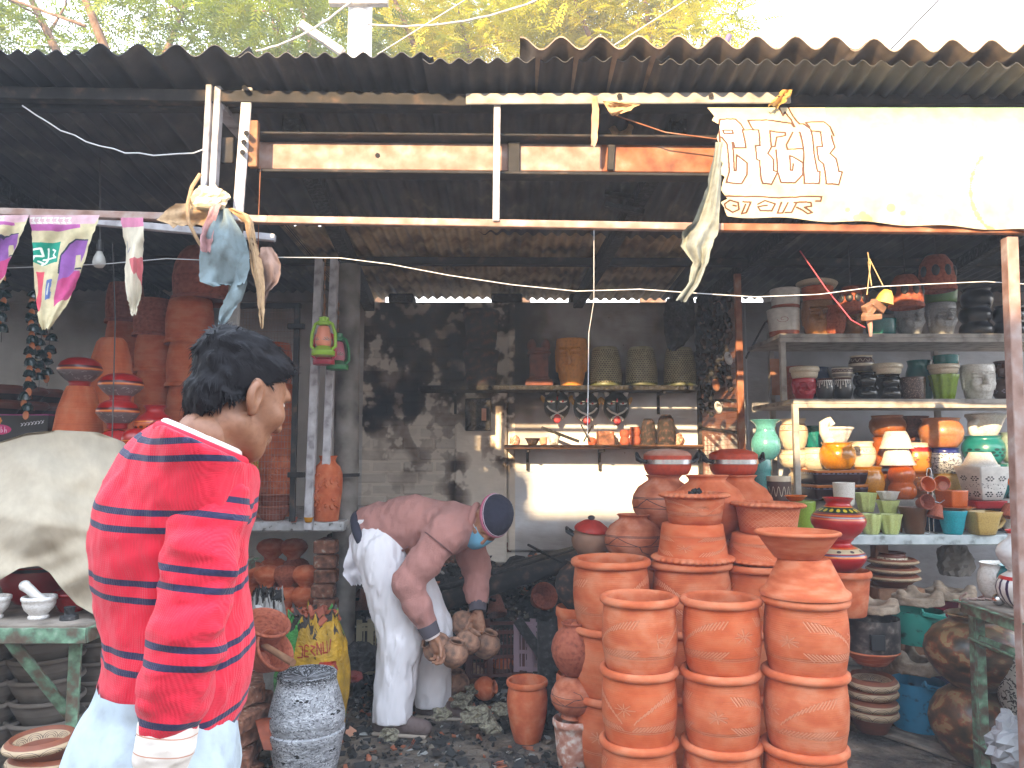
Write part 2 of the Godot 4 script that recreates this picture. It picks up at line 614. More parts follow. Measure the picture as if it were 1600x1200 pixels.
# ---------------------------------------------------------------- ware profiles: [share of half width, share of height]
var PROF := {
	"planter": [[0, 0], [0.74, 0], [0.79, 0.015], [0.86, 0.13], [0.925, 0.32], [0.95, 0.52], [0.935, 0.7], [0.9, 0.86], [0.885, 0.91]],
	"planter_rim": [[0.82, 0.89], [0.9, 0.893], [0.965, 0.9], [0.995, 0.92], [1.0, 0.945], [0.985, 0.975], [0.94, 0.995], [0.885, 1.0], [0.83, 0.985], [0.81, 0.955], [0.815, 0.9], [0.85, 0.6], [0.8, 0.2], [0.68, 0.06], [0, 0.05]],
	"tub": [[0, 0], [0.72, 0], [0.75, 0.02], [0.84, 0.35], [0.9, 0.7], [0.93, 0.84], [0.985, 0.86], [1, 0.9], [0.985, 0.97], [0.93, 1.0], [0.88, 0.97], [0.85, 0.8], [0.68, 0.08], [0, 0.06]],
	"scallop": [[0, 0], [0.7, 0], [0.74, 0.02], [0.78, 0.3], [0.82, 0.62], [0.86, 0.84]],
	"scallop_rim": [[0.8, 0.82], [0.93, 0.84], [1.0, 0.89], [0.99, 0.94], [0.93, 0.985], [0.84, 1.0], [0.77, 0.96], [0.73, 0.5], [0.66, 0.08], [0, 0.06]],
	"matka": [[0, 0], [0.34, 0], [0.5, 0.03], [0.78, 0.18], [0.95, 0.36], [1, 0.5], [0.95, 0.64], [0.8, 0.78], [0.58, 0.87], [0.5, 0.9], [0.48, 0.93], [0.52, 0.965], [0.57, 0.985], [0.54, 1.0], [0.48, 0.985], [0.44, 0.93], [0.46, 0.88], [0.75, 0.72], [0.92, 0.5], [0.7, 0.2], [0.3, 0.06], [0, 0.05]],
	"lota": [[0, 0], [0.36, 0], [0.42, 0.02], [0.52, 0.05], [0.8, 0.2], [0.97, 0.38], [1, 0.47], [0.94, 0.58], [0.74, 0.7], [0.52, 0.78], [0.44, 0.84], [0.43, 0.88], [0.5, 0.95], [0.56, 0.985], [0.54, 1.0], [0.46, 0.98], [0.38, 0.88], [0.4, 0.8], [0.7, 0.66], [0.9, 0.47], [0.6, 0.15], [0, 0.1]],
	"ball": [[0, 0], [0.42, 0], [0.48, 0.04], [0.46, 0.12], [0.5, 0.18], [0.82, 0.38], [1, 0.55], [0.99, 0.66], [0.85, 0.83], [0.58, 0.95], [0.25, 0.995], [0, 1]],
	"bowl": [[0, 0], [0.5, 0], [0.54, 0.03], [0.7, 0.35], [0.87, 0.72], [0.93, 0.84], [0.985, 0.86], [1, 0.91], [0.99, 0.97], [0.95, 1.0], [0.89, 0.97], [0.8, 0.7], [0.5, 0.12], [0, 0.1]],
	"dome": [[1, 0], [1.0, 0.06], [0.985, 0.12], [0.93, 0.16], [0.88, 0.2], [0.74, 0.55], [0.62, 0.85], [0.58, 0.97], [0.55, 1.0], [0, 1.0]],
	"vase": [[0, 0], [0.5, 0], [0.6, 0.04], [0.86, 0.18], [0.96, 0.33], [0.9, 0.5], [0.66, 0.68], [0.6, 0.78], [0.7, 0.9], [1.0, 0.99], [0.97, 1.0], [0.66, 0.9], [0.54, 0.78], [0.6, 0.66], [0.8, 0.45], [0.7, 0.15], [0, 0.08]],
	"urn": [[0, 0], [0.6, 0], [0.66, 0.03], [0.86, 0.2], [0.98, 0.45], [0.98, 0.6], [0.9, 0.76], [0.78, 0.84], [0.76, 0.9], [0.86, 0.97], [0.88, 1.0], [0.8, 0.99], [0.7, 0.9], [0.72, 0.82], [0.86, 0.6], [0.76, 0.2], [0, 0.08]],
	"pot": [[0, 0], [0.62, 0], [0.7, 0.03], [0.92, 0.25], [1, 0.5], [0.95, 0.72], [0.83, 0.84], [0.8, 0.88], [0.82, 0.95], [0.88, 0.99], [0.84, 1.0], [0.76, 0.97], [0.74, 0.88], [0.86, 0.7], [0.92, 0.5], [0.8, 0.2], [0, 0.1]],
	"cyl": [[0, 0], [0.8, 0], [0.86, 0.02], [0.9, 0.1], [0.95, 0.5], [0.98, 0.9], [1, 0.97], [0.98, 1.0], [0.92, 1.0], [0.88, 0.95], [0.85, 0.5], [0.78, 0.1], [0, 0.08]],
	"drum": [[0, 0], [0.94, 0], [0.97, 0.01], [0.985, 0.3], [1, 0.6], [0.99, 0.8]],
	"cup": [[0, 0], [0.56, 0], [0.62, 0.03], [0.74, 0.3], [0.88, 0.75], [1, 0.98], [0.99, 1.0], [0.93, 1.0], [0.88, 0.92], [0.7, 0.35], [0.55, 0.1], [0, 0.08]],
	"double": [[0, 0], [0.7, 0], [0.78, 0.02], [0.97, 0.14], [1, 0.25], [0.94, 0.38], [0.8, 0.46], [0.78, 0.49], [0.82, 0.53], [0.95, 0.62], [0.97, 0.74], [0.88, 0.88], [0.78, 0.93], [0.8, 0.97], [0.86, 1.0], [0.76, 1.0], [0.7, 0.94], [0.8, 0.75], [0.66, 0.1], [0, 0.08]],
	"ribbed": [[0, 0], [0.74, 0], [0.8, 0.03], [0.84, 0.15], [0.9, 0.45], [0.9, 0.55], [0.98, 0.6], [1, 0.7], [0.98, 0.92], [0.93, 1.0], [0.86, 0.98], [0.8, 0.5], [0.7, 0.1], [0, 0.08]],
	"crock": [[0, 0], [0.6, 0], [0.63, 0.02], [0.8, 0.22], [0.93, 0.48], [0.97, 0.66], [0.93, 0.82], [0.86, 0.885], [0.88, 0.9], [0.97, 0.91], [1, 0.945], [0.985, 0.98], [0.93, 1.0], [0.86, 0.99], [0.83, 0.94], [0.82, 0.85], [0.85, 0.6], [0.6, 0.12], [0, 0.08]],
	"granite": [[0, 0], [0.72, 0], [0.76, 0.015], [0.86, 0.2], [0.97, 0.41], [1, 0.44], [1, 0.475], [0.95, 0.485], [0.96, 0.5], [1, 0.55], [0.99, 0.62], [0.9, 0.76], [0.8, 0.88], [0.77, 0.92], [0.78, 0.99], [0.75, 1.0], [0.66, 0.99], [0.6, 0.96], [0, 0.95]],
	"egg": [[1, 0], [1.0, 0.04], [0.97, 0.07], [0.93, 0.08], [0.96, 0.2], [0.99, 0.42], [0.93, 0.66], [0.78, 0.86], [0.6, 0.97], [0.45, 1.0], [0, 1]],
	"jar": [[0.94, 0], [1.0, 0.02], [1.0, 0.1], [0.94, 0.12], [0.97, 0.3], [0.95, 0.5], [0.82, 0.75], [0.6, 0.94], [0.5, 1.0], [0, 1.0]],
	"upturned": [[1, 0], [1.0, 0.05], [0.97, 0.09], [0.92, 0.1], [0.96, 0.3], [0.97, 0.5], [0.93, 0.75], [0.86, 0.95], [0.82, 1.0], [0, 1.0]],
	"plate_bowl": [[0, 0], [0.5, 0], [0.56, 0.04], [0.72, 0.4], [0.8, 0.52], [0.98, 0.66], [1, 0.74], [0.98, 0.8], [0.84, 0.98], [0.8, 1.0], [0.74, 0.95], [0.6, 0.4], [0, 0.3]],
	"relief": [[0, 0], [0.76, 0], [0.8, 0.02], [0.88, 0.25], [0.98, 0.5], [1, 0.6], [0.97, 0.72], [0.82, 0.83], [0.56, 0.89], [0.5, 0.92], [0.56, 0.97], [0.62, 1.0], [0.5, 0.99], [0.44, 0.92], [0, 0.85]],
	"mortar": [[0, 0], [0.56, 0], [0.6, 0.04], [0.58, 0.12], [0.5, 0.17], [0.56, 0.22], [0.8, 0.42], [0.92, 0.66], [0.93, 0.8], [1, 0.84], [1, 0.96], [0.96, 1.0], [0.84, 1.0], [0.8, 0.9], [0.5, 0.5], [0, 0.45]],
	"hive": [[0, 0], [0.98, 0], [1, 0.02], [0.985, 0.06], [0.95, 0.09], [0.96, 0.3], [0.92, 0.6], [0.82, 0.88], [0.74, 0.97], [0.68, 1.0], [0, 1.0]],
}

func unit(kind: String, segs := 32, o := {}) -> ArrayMesh:
	var key := kind + str(segs) + str(o)
	if not meshes.has(key):
		var b := MB.new()
		b.lathe(PROF[kind], 1.0, 1.0, segs, Transform3D(), o)
		meshes[key] = b.mesh()
	return meshes[key]

func placed(at: Vector3, w: float, h: float, turn := 0.0, tilt := Vector2.ZERO, flip := false) -> Transform3D:
	var b := Basis.from_euler(Vector3(tilt.x, turn, tilt.y))
	if flip:
		return Transform3D(b * Basis(Vector3(w, 0, 0), Vector3(0, -h, 0), Vector3(0, 0, -w)), at + b * Vector3(0, h, 0))
	return Transform3D(b * Basis.from_scale(Vector3(w, h, w)), at)

# a pot standing with its foot at height y, bearing u, depth d, wpx wide and h metres tall
func pot(called: String, label: String, cat: String, kind: String, u: float, d: float, y: float, wpx: float, h: float, m: Material, group := "", o := {}) -> MeshInstance3D:
	var s := S(d, y + h * 0.5)
	var at := Vector3((u - 800.0) * s, y, -d)
	var turn: float = o.get("turn", rng.randf() * TAU)
	var x := placed(at, wpx * s, h, turn, o.get("tilt", Vector2(rng.randfn(0, 0.008), rng.randfn(0, 0.008))), o.get("flip", false))
	return one(called, label, cat, unit(kind, o.get("segs", 36), o.get("lathe", {})), m, x, group)

# the same with a separate rim part: a Node3D at the foot
func rimmed(called: String, label: String, cat: String, kind: String, u: float, d: float, y: float, wpx: float, h: float, m: Material, rim_m: Material, group := "", o := {}) -> Node3D:
	var s := S(d, y + h * 0.5)
	var t := thing(called, label, cat, Vector3((u - 800.0) * s, y, -d), o.get("turn", rng.randf() * TAU), group)
	var tl: Vector2 = o.get("tilt", Vector2(rng.randfn(0, 0.01), rng.randfn(0, 0.01)))
	t.rotation.x = tl.x
	t.rotation.z = tl.y
	var x := placed(Vector3.ZERO, wpx * s, h, 0.0, Vector2.ZERO, o.get("flip", false))
	obj("body", unit(kind, 48, o.get("lathe", {})), m, t, x)
	obj("rim", unit(kind + "_rim", 48 if not o.has("rim_lathe") else 168, o.get("rim_lathe", {})), rim_m, t, x)
	return t

# ---------------------------------------------------------------- clay
func clay_image(sd: int, c0: Color, c1: Color, c2: Color, ridges: float) -> Array:      # [colour image, height image] 1024 x 512
	var w := 1024
	var h := 512
	var a := nz(w, h, 0.006, sd, 5)
	var g := nz(w, h, 0.25, sd + 1, 2)
	var line := RandomNumberGenerator.new()
	line.seed = sd
	var o := PackedByteArray()
	o.resize(w * h * 3)
	var hh := PackedByteArray()
	hh.resize(w * h)
	var drift := 0.0
	for y in h:
		drift = drift * 0.8 + line.randfn(0, 1.0) * 0.3
		var ridge := ridges * (0.5 + 0.5 * sin(y * TAU / 13.0)) + drift * 0.10
		for x in w:
			var k := y * w + x
			var n := a[k] / 255.0
			var gr := (g[k] - 128) / 255.0
			var f := clampf(n * 1.6 - 0.3, 0, 1)
			var c := c0.lerp(c1, clampf(f * 2.0, 0, 1)).lerp(c2, clampf(f * 2.0 - 1.0, 0, 1))
			var l := 1.0 + drift * 0.02 + gr * 0.045
			o[k * 3] = mini(255, int(c.r * 255.0 * l))
			o[k * 3 + 1] = mini(255, int(c.g * 255.0 * l))
			o[k * 3 + 2] = mini(255, int(c.b * 255.0 * l))
			hh[k] = clampi(int(150 + ridge * 40.0 + gr * 15.0), 0, 255)
			if g[k] < 26 or (g[k] > 236 and n < 0.4):       # grit and chips
				hh[k] = 70
				for j in 3:
					o[k * 3 + j] = int(o[k * 3 + j] * (0.55 if g[k] < 26 else 1.12))
	var im := Image.create_from_data(w, h, false, Image.FORMAT_RGB8, o)
	im.convert(Image.FORMAT_RGBA8)
	var he := Image.create_from_data(w, h, false, Image.FORMAT_L8, hh)
	he.convert(Image.FORMAT_RGBA8)
	return [im, he]

func incise(p: Array, a: Vector2, b: Vector2, w: float, light: Color) -> void:     # a cut with the pale burr beside it
	stroke(p[0], [a + Vector2(1.5, 2), b + Vector2(1.5, 2)], w * 1.1, light)
	stroke(p[1], [a, a.lerp(b, 0.5), b], w, Color(0.15, 0.15, 0.15))
	stroke(p[1], [a + Vector2(2, 2.5), b + Vector2(2, 2.5)], w * 0.7, Color(0.75, 0.75, 0.75))

func feather(p: Array, c: Vector2, ln: float, lean: float, light: Color, r: RandomNumberGenerator) -> void:   # two rows of cuts closing to a leaf tip
	var sg := signf(lean)
	for row in 2:
		for k in 15:
			var f := k / 14.0
			var q := Vector2((f - 0.5) * ln, 0.0)
			if row == 0:
				q.y = ln * (-0.62 + 0.75 * f * f)
			else:
				q.y = ln * (0.26 + 0.08 * f)
			var l := ln * 0.27 * (1.05 - 0.55 * f) * r.randf_range(0.85, 1.1)
			var dir := (Vector2(0.42, 0.9) if row == 0 else Vector2(0.62, 0.78)).normalized()
			var a := c + Vector2(q.x * sg, q.y)
			incise(p, a, a + Vector2(dir.x * sg, dir.y) * l, 5.5, light)

func make_clay() -> void:
	var r := RandomNumberGenerator.new()
	r.seed = 4
	var light := Color(0.83, 0.54, 0.4)
	var tones := [[Color(0.72, 0.335, 0.17), Color(0.76, 0.39, 0.23), Color(0.775, 0.44, 0.29)], [Color(0.73, 0.32, 0.14), Color(0.765, 0.37, 0.2), Color(0.77, 0.41, 0.25)], [Color(0.71, 0.325, 0.17), Color(0.755, 0.39, 0.23), Color(0.78, 0.47, 0.33)]]
	for v in 3:
		var p := clay_image(20 + v, tones[v][0], tones[v][1], tones[v][2], 0.45)
		for k in 3:
			var cx := 170.0 + 341.0 * k + r.randf_range(-30, 30)
			feather(p, Vector2(cx, 250 + r.randf_range(-20, 10)), 215.0, 0.85 if (k + v) % 2 == 0 else -0.85, light, r)
			var st := Vector2(cx + 165, 235 + r.randf_range(-25, 25))
			for a in 8:
				var dir := Vector2.from_angle(a * TAU / 8 + r.randf() * 0.2)
				incise(p, st + dir * 7, st + dir * r.randf_range(36, 50), 4.5, light)
		for yy in [352, 364]:
			for x in range(0, 1024, 4):
				incise(p, Vector2(x, yy + sin(x * 0.02) * 2), Vector2(x + 4, yy + sin((x + 4) * 0.02) * 2), 2.6, light)
		mat("carved_%d" % v, Color.WHITE, 0.82, {"tex": rgb8(p[0]), "h": rgb8(p[1]), "hs": 0.6})
	var q := clay_image(40, Color(0.72, 0.335, 0.17), Color(0.76, 0.39, 0.23), Color(0.775, 0.45, 0.3), 1.0)
	mat("ridged", Color.WHITE, 0.82, {"tex": rgb8(q[0]), "h": rgb8(q[1]), "hs": 0.5})
	var s := clay_image(41, Color(0.7, 0.325, 0.17), Color(0.75, 0.385, 0.23), Color(0.775, 0.46, 0.32), 0.1)
	mat("smooth_clay", Color.WHITE, 0.84, {"tex": rgb8(s[0]), "h": rgb8(s[1]), "hs": 0.25})
	var z := clay_image(42, Color(0.7, 0.325, 0.17), Color(0.75, 0.385, 0.23), Color(0.775, 0.46, 0.32), 0.1)
	for k in range(-4, 40):
		for y in range(110, 400, 8):
			incise(z, Vector2(k * 32 + (y - 110) * 0.5, y), Vector2(k * 32 + (y - 102) * 0.5, y + 8), 3.0, light)
			incise(z, Vector2(k * 32 - (y - 110) * 0.5 + 140, y), Vector2(k * 32 - (y - 102) * 0.5 + 140, y + 8), 3.0, light)
	mat("lattice_clay", Color.WHITE, 0.82, {"tex": rgb8(z[0]), "h": rgb8(z[1]), "hs": 0.4})
	var pl := clay_image(43, Color(0.6, 0.3, 0.19), Color(0.7, 0.4, 0.28), Color(0.74, 0.48, 0.38), 0.1)
	var ink := Color(0.27, 0.19, 0.2)
	for yy in [205, 216, 300]:
		stroke(pl[0], [Vector2(0, yy), Vector2(340, yy + 8), Vector2(680, yy - 4), Vector2(1024, yy)], 6, ink)
	for k in 4:
		var x0 := k * 256.0
		stroke(pl[0], [Vector2(x0, 216), Vector2(x0 + 60, 285), Vector2(x0 + 130, 300), Vector2(x0 + 190, 265), Vector2(x0 + 256, 216)], 6, ink)
		stroke(pl[0], [Vector2(x0 + 128, 300), Vector2(x0 + 110, 350), Vector2(x0 + 60, 380)], 5, ink)
	mat("painted_clay", Color.WHITE, 0.82, {"tex": rgb8(pl[0]), "h": rgb8(pl[1]), "hs": 0.25})
	mat("dark_clay", Color.WHITE, 0.85, {"tex": ntex("dark_clay", 0.012, [[0.0, Color(0.3, 0.19, 0.16)], [0.4, Color(0.44, 0.25, 0.19)], [1.0, Color(0.54, 0.32, 0.25)]], 8, 5), "tri": 1.6})
	mat("red_clay", Color.WHITE, 0.8, {"tex": ntex("red_clay", 0.01, [[0.0, Color(0.42, 0.2, 0.13)], [0.45, Color(0.58, 0.29, 0.2)], [1.0, Color(0.66, 0.38, 0.28)]], 18, 5), "tri": 1.6})
	mat("sooty_clay", Color.WHITE, 0.9, {"tex": ntex("sooty_clay", 0.006, [[0.0, Color(0.08, 0.075, 0.075)], [0.5, Color(0.17, 0.145, 0.135)], [0.75, Color(0.32, 0.22, 0.18)], [1.0, Color(0.52, 0.36, 0.28)]], 28, 6), "tri": 1.5})
	mat("smoked_clay", Color.WHITE, 0.8, {"tex": ntex("smoked_clay", 0.007, [[0.0, Color(0.34, 0.27, 0.24)], [0.4, Color(0.52, 0.39, 0.32)], [0.7, Color(0.62, 0.46, 0.37)], [1.0, Color(0.7, 0.55, 0.46)]], 33, 4), "tri": 0.9})
	mat("dusty_clay", Color.WHITE, 0.9, {"tex": ntex("dusty_clay", 0.005, [[0.0, Color(0.6, 0.36, 0.28)], [0.5, Color(0.72, 0.52, 0.45)], [0.75, Color(0.82, 0.76, 0.72)], [1.0, Color(0.86, 0.83, 0.8)]], 35, 5), "tri": 1.3})
	mat("pale_clay", Color.WHITE, 0.85, {"tex": ntex("pale_clay", 0.012, [[0.0, Color(0.66, 0.42, 0.32)], [0.5, Color(0.76, 0.55, 0.45)], [1.0, Color(0.8, 0.62, 0.53)]], 36, 5), "tri": 1.3})
	mat("grey_clay", Color.WHITE, 0.9, {"tex": ntex("grey_clay", 0.012, [[0.0, Color(0.36, 0.33, 0.31)], [0.5, Color(0.5, 0.47, 0.45)], [1.0, Color(0.58, 0.55, 0.52)]], 37, 5), "tri": 1.3})

# ---------------------------------------------------------------- light and air
func _ready() -> void:
	rng.seed = 11
	var cam := Camera3D.new()
	cam.name = "camera"
	cam.fov = 53.1301
	cam.near = 0.05
	cam.far = 600.0
	cam.position = EYE
	cam.rotation_degrees.x = PITCH
	add_child(cam)
	cam.current = true
	var we := WorldEnvironment.new()
	we.name = "world_environment"
	var env := Environment.new()
	env.background_mode = Environment.BG_SKY
	var sky := Sky.new()
	var sm := ProceduralSkyMaterial.new()
	sm.sky_top_color = Color(0.7, 0.76, 0.83)
	sm.sky_horizon_color = Color(0.97, 0.96, 0.94)
	sm.sky_curve = 0.22
	sm.sky_energy_multiplier = 1.0
	sm.ground_bottom_color = Color(0.3, 0.27, 0.24)
	sm.ground_horizon_color = Color(0.62, 0.6, 0.57)
	sm.sun_angle_max = 25.0
	sky.sky_material = sm
	env.sky = sky
	env.tonemap_mode = Environment.TONE_MAPPER_LINEAR
	env.tonemap_exposure = 9.2
	env.fog_enabled = true                # smoke and morning dust still hang in the stall
	env.fog_density = 0.0085
	env.fog_light_color = Color(0.9, 0.91, 0.94)
	env.sdfgi_enabled = true
	env.ssao_enabled = true
	env.ssil_enabled = true
	we.environment = env
	add_child(we)
	var sun := DirectionalLight3D.new()
	sun.name = "sun"
	sun.light_color = Color(1.0, 0.86, 0.66)
	sun.light_energy = 0.7
	sun.light_angular_distance = 0.5
	sun.shadow_enabled = true
	var az := deg_to_rad(20.0)
	var el := deg_to_rad(18.4)
	add_child(sun)
	sun.look_at_from_position(Vector3.ZERO, Vector3(sin(az) * cos(el), -sin(el), -cos(az) * cos(el)))
	make_clay()
	make_materials()
	setting()
	shed()
	left_bay()
	middle_bay()
	right_bay()
	planters()
	floor_things()
	hangings()
	passer_by()
	bent_man()
	debris()

func make_materials() -> void:
	var rust := ntex("rust", 0.014, [[0.0, Color(0.46, 0.34, 0.29)], [0.3, Color(0.53, 0.41, 0.36)], [0.5, Color(0.57, 0.46, 0.42)], [0.7, Color(0.6, 0.52, 0.49)], [1.0, Color(0.68, 0.63, 0.6)]], 51, 6)
	mat("rusty_steel", Color.WHITE, 0.7, {"tex": rust, "tri": 1.3, "world": true})
	mat("orange_steel", Color.WHITE, 0.75, {"tex": ntex("rust2", 0.014, [[0.0, Color(0.36, 0.19, 0.12)], [0.4, Color(0.52, 0.31, 0.2)], [0.7, Color(0.56, 0.38, 0.28)], [1.0, Color(0.6, 0.5, 0.45)]], 52, 6), "tri": 1.1, "world": true})
	mat("pale_steel", Color.WHITE, 0.55, {"tex": ntex("psteel", 0.012, [[0.0, Color(0.45, 0.43, 0.45)], [0.4, Color(0.66, 0.65, 0.67)], [1.0, Color(0.78, 0.78, 0.8)]], 53, 6), "tri": 1.7, "world": true})
	mat("sooty_steel", Color.WHITE, 0.8, {"tex": ntex("ssteel", 0.012, [[0.0, Color(0.07, 0.07, 0.075)], [0.6, Color(0.16, 0.15, 0.15)], [0.85, Color(0.3, 0.24, 0.2)], [1.0, Color(0.4, 0.33, 0.27)]], 54, 6), "tri": 1.3, "world": true})
	mat("char", Color.WHITE, 0.85, {"tex": ntex("char", 0.02, [[0.0, Color(0.05, 0.05, 0.055)], [0.6, Color(0.13, 0.125, 0.125)], [0.85, Color(0.27, 0.26, 0.26)], [1.0, Color(0.45, 0.44, 0.43)]], 55, 6), "tri": 2.0, "world": true, "h": gtex("grain", 0.03, 56, 5), "hs": 0.8})
	mat("wood", Color.WHITE, 0.8, {"tex": ntex("wood", 0.012, [[0.0, Color(0.3, 0.2, 0.14)], [0.5, Color(0.5, 0.35, 0.25)], [1.0, Color(0.62, 0.47, 0.35)]], 57, 6), "tri": 1.2, "world": true})
	mat("concrete", Color.WHITE, 0.85, {"tex": ntex("concrete", 0.01, [[0.0, Color(0.25, 0.23, 0.22)], [0.4, Color(0.45, 0.43, 0.41)], [1.0, Color(0.6, 0.58, 0.56)]], 58, 6), "tri": 0.8, "world": true})
	mat("whitewash", Color.WHITE, 0.85, {"tex": ntex("whitewash", 0.016, [[0.0, Color(0.12, 0.12, 0.12)], [0.22, Color(0.3, 0.29, 0.28)], [0.34, Color(0.68, 0.68, 0.68)], [1.0, Color(0.8, 0.81, 0.83)]], 59, 6), "tri": 1.5, "world": true})
	mat("grey_board", Color.WHITE, 0.6, {"tex": ntex("gboard", 0.012, [[0.0, Color(0.42, 0.4, 0.38)], [0.4, Color(0.6, 0.58, 0.56)], [1.0, Color(0.72, 0.7, 0.68)]], 60, 5), "tri": 1.2, "world": true})
	mat("brick", Color.WHITE, 0.9, {"tex": ntex("brick", 0.02, [[0.0, Color(0.24, 0.17, 0.14)], [0.4, Color(0.45, 0.29, 0.22)], [0.7, Color(0.56, 0.38, 0.3)], [0.85, Color(0.66, 0.58, 0.52)], [1.0, Color(0.75, 0.72, 0.68)]], 61, 6), "tri": 1.6, "world": true, "h": gtex("grain", 0.03, 56, 5), "hs": 0.5})
	mat("asbestos", Color.WHITE, 0.9, {"tex": ntex("asb", 0.01, [[0.0, Color(0.3, 0.26, 0.22)], [0.4, Color(0.52, 0.45, 0.38)], [1.0, Color(0.64, 0.57, 0.5)]], 62, 6), "tri": 0.9, "world": true})
	mat("sooty_tin", Color.WHITE, 0.7, {"tex": ntex("stin", 0.008, [[0.0, Color(0.13, 0.135, 0.15)], [0.5, Color(0.23, 0.235, 0.25)], [0.8, Color(0.32, 0.31, 0.3)], [1.0, Color(0.46, 0.42, 0.37)]], 63, 6), "tri": 0.7, "world": true})
	mat("burnt_tin", Color.WHITE, 0.6, {"tex": ntex("btin", 0.008, [[0.0, Color(0.24, 0.2, 0.17)], [0.3, Color(0.5, 0.41, 0.31)], [0.6, Color(0.72, 0.62, 0.46)], [1.0, Color(0.84, 0.77, 0.62)]], 64, 6), "tri": 0.7, "world": true})
	mat("steel_bright", lin(0.55, 0.55, 0.56), 0.25, {"metal": 1.0})
	mat("wire", lin(0.6, 0.6, 0.62), 0.5)
	mat("dark_wire", lin(0.05, 0.045, 0.045), 0.7)
	mat("black_plastic", lin(0.02, 0.02, 0.022), 0.45)
	mat("bark", Color.WHITE, 0.9, {"tex": ntex("bark", 0.02, [[0.0, Color(0.24, 0.17, 0.12)], [0.5, Color(0.45, 0.34, 0.26)], [1.0, Color(0.58, 0.47, 0.38)]], 65, 5), "tri": 0.8, "world": true})
	mat("leaf", Color.WHITE, 0.6, {"vc": true, "back": Color(0.95, 0.95, 0.4)})
	mat("mud", Color.WHITE, 0.95, {"tex": ntex("mud", 0.014, [[0.0, Color(0.4, 0.34, 0.28)], [0.5, Color(0.56, 0.49, 0.42)], [1.0, Color(0.66, 0.6, 0.53)]], 66, 6), "tri": 1.6, "world": true, "h": gtex("grain", 0.03, 56, 5), "hs": 0.4})
	mat("green_steel", Color.WHITE, 0.6, {"tex": ntex("gsteel", 0.014, [[0.0, Color(0.3, 0.22, 0.17)], [0.35, Color(0.36, 0.33, 0.28)], [0.5, Color(0.34, 0.42, 0.35)], [0.75, Color(0.42, 0.56, 0.46)], [1.0, Color(0.6, 0.64, 0.58)]], 67, 6), "tri": 1.8, "world": true})
	mat("table_top", Color.WHITE, 0.8, {"tex": ntex("ttop", 0.012, [[0.0, Color(0.3, 0.27, 0.24)], [0.5, Color(0.47, 0.43, 0.39)], [1.0, Color(0.58, 0.54, 0.5)]], 68, 6), "tri": 1.2, "world": true})
	mat("shed_dark", Color.WHITE, 0.9, {"tex": ntex("sdark", 0.01, [[0.0, Color(0.08, 0.075, 0.075)], [0.6, Color(0.18, 0.16, 0.15)], [1.0, Color(0.32, 0.26, 0.22)]], 69, 6), "tri": 0.6, "world": true})

# ---------------------------------------------------------------- ground, walls, trees, sky wires
func ground_height(x: float, z: float) -> float:
	var d := -z
	if absf(x) > 5.0 or d < 0.5 or d > 5.75:
		return 0.0
	return 0.012 * gnoise.get_noise_2d(x, z) + 0.02 * maxf(0.0, gnoise.get_noise_2d(x * 0.35 + 9.0, z * 0.35)) * smoothstep(3.4, 4.2, d)

var gnoise := FastNoiseLite.new()

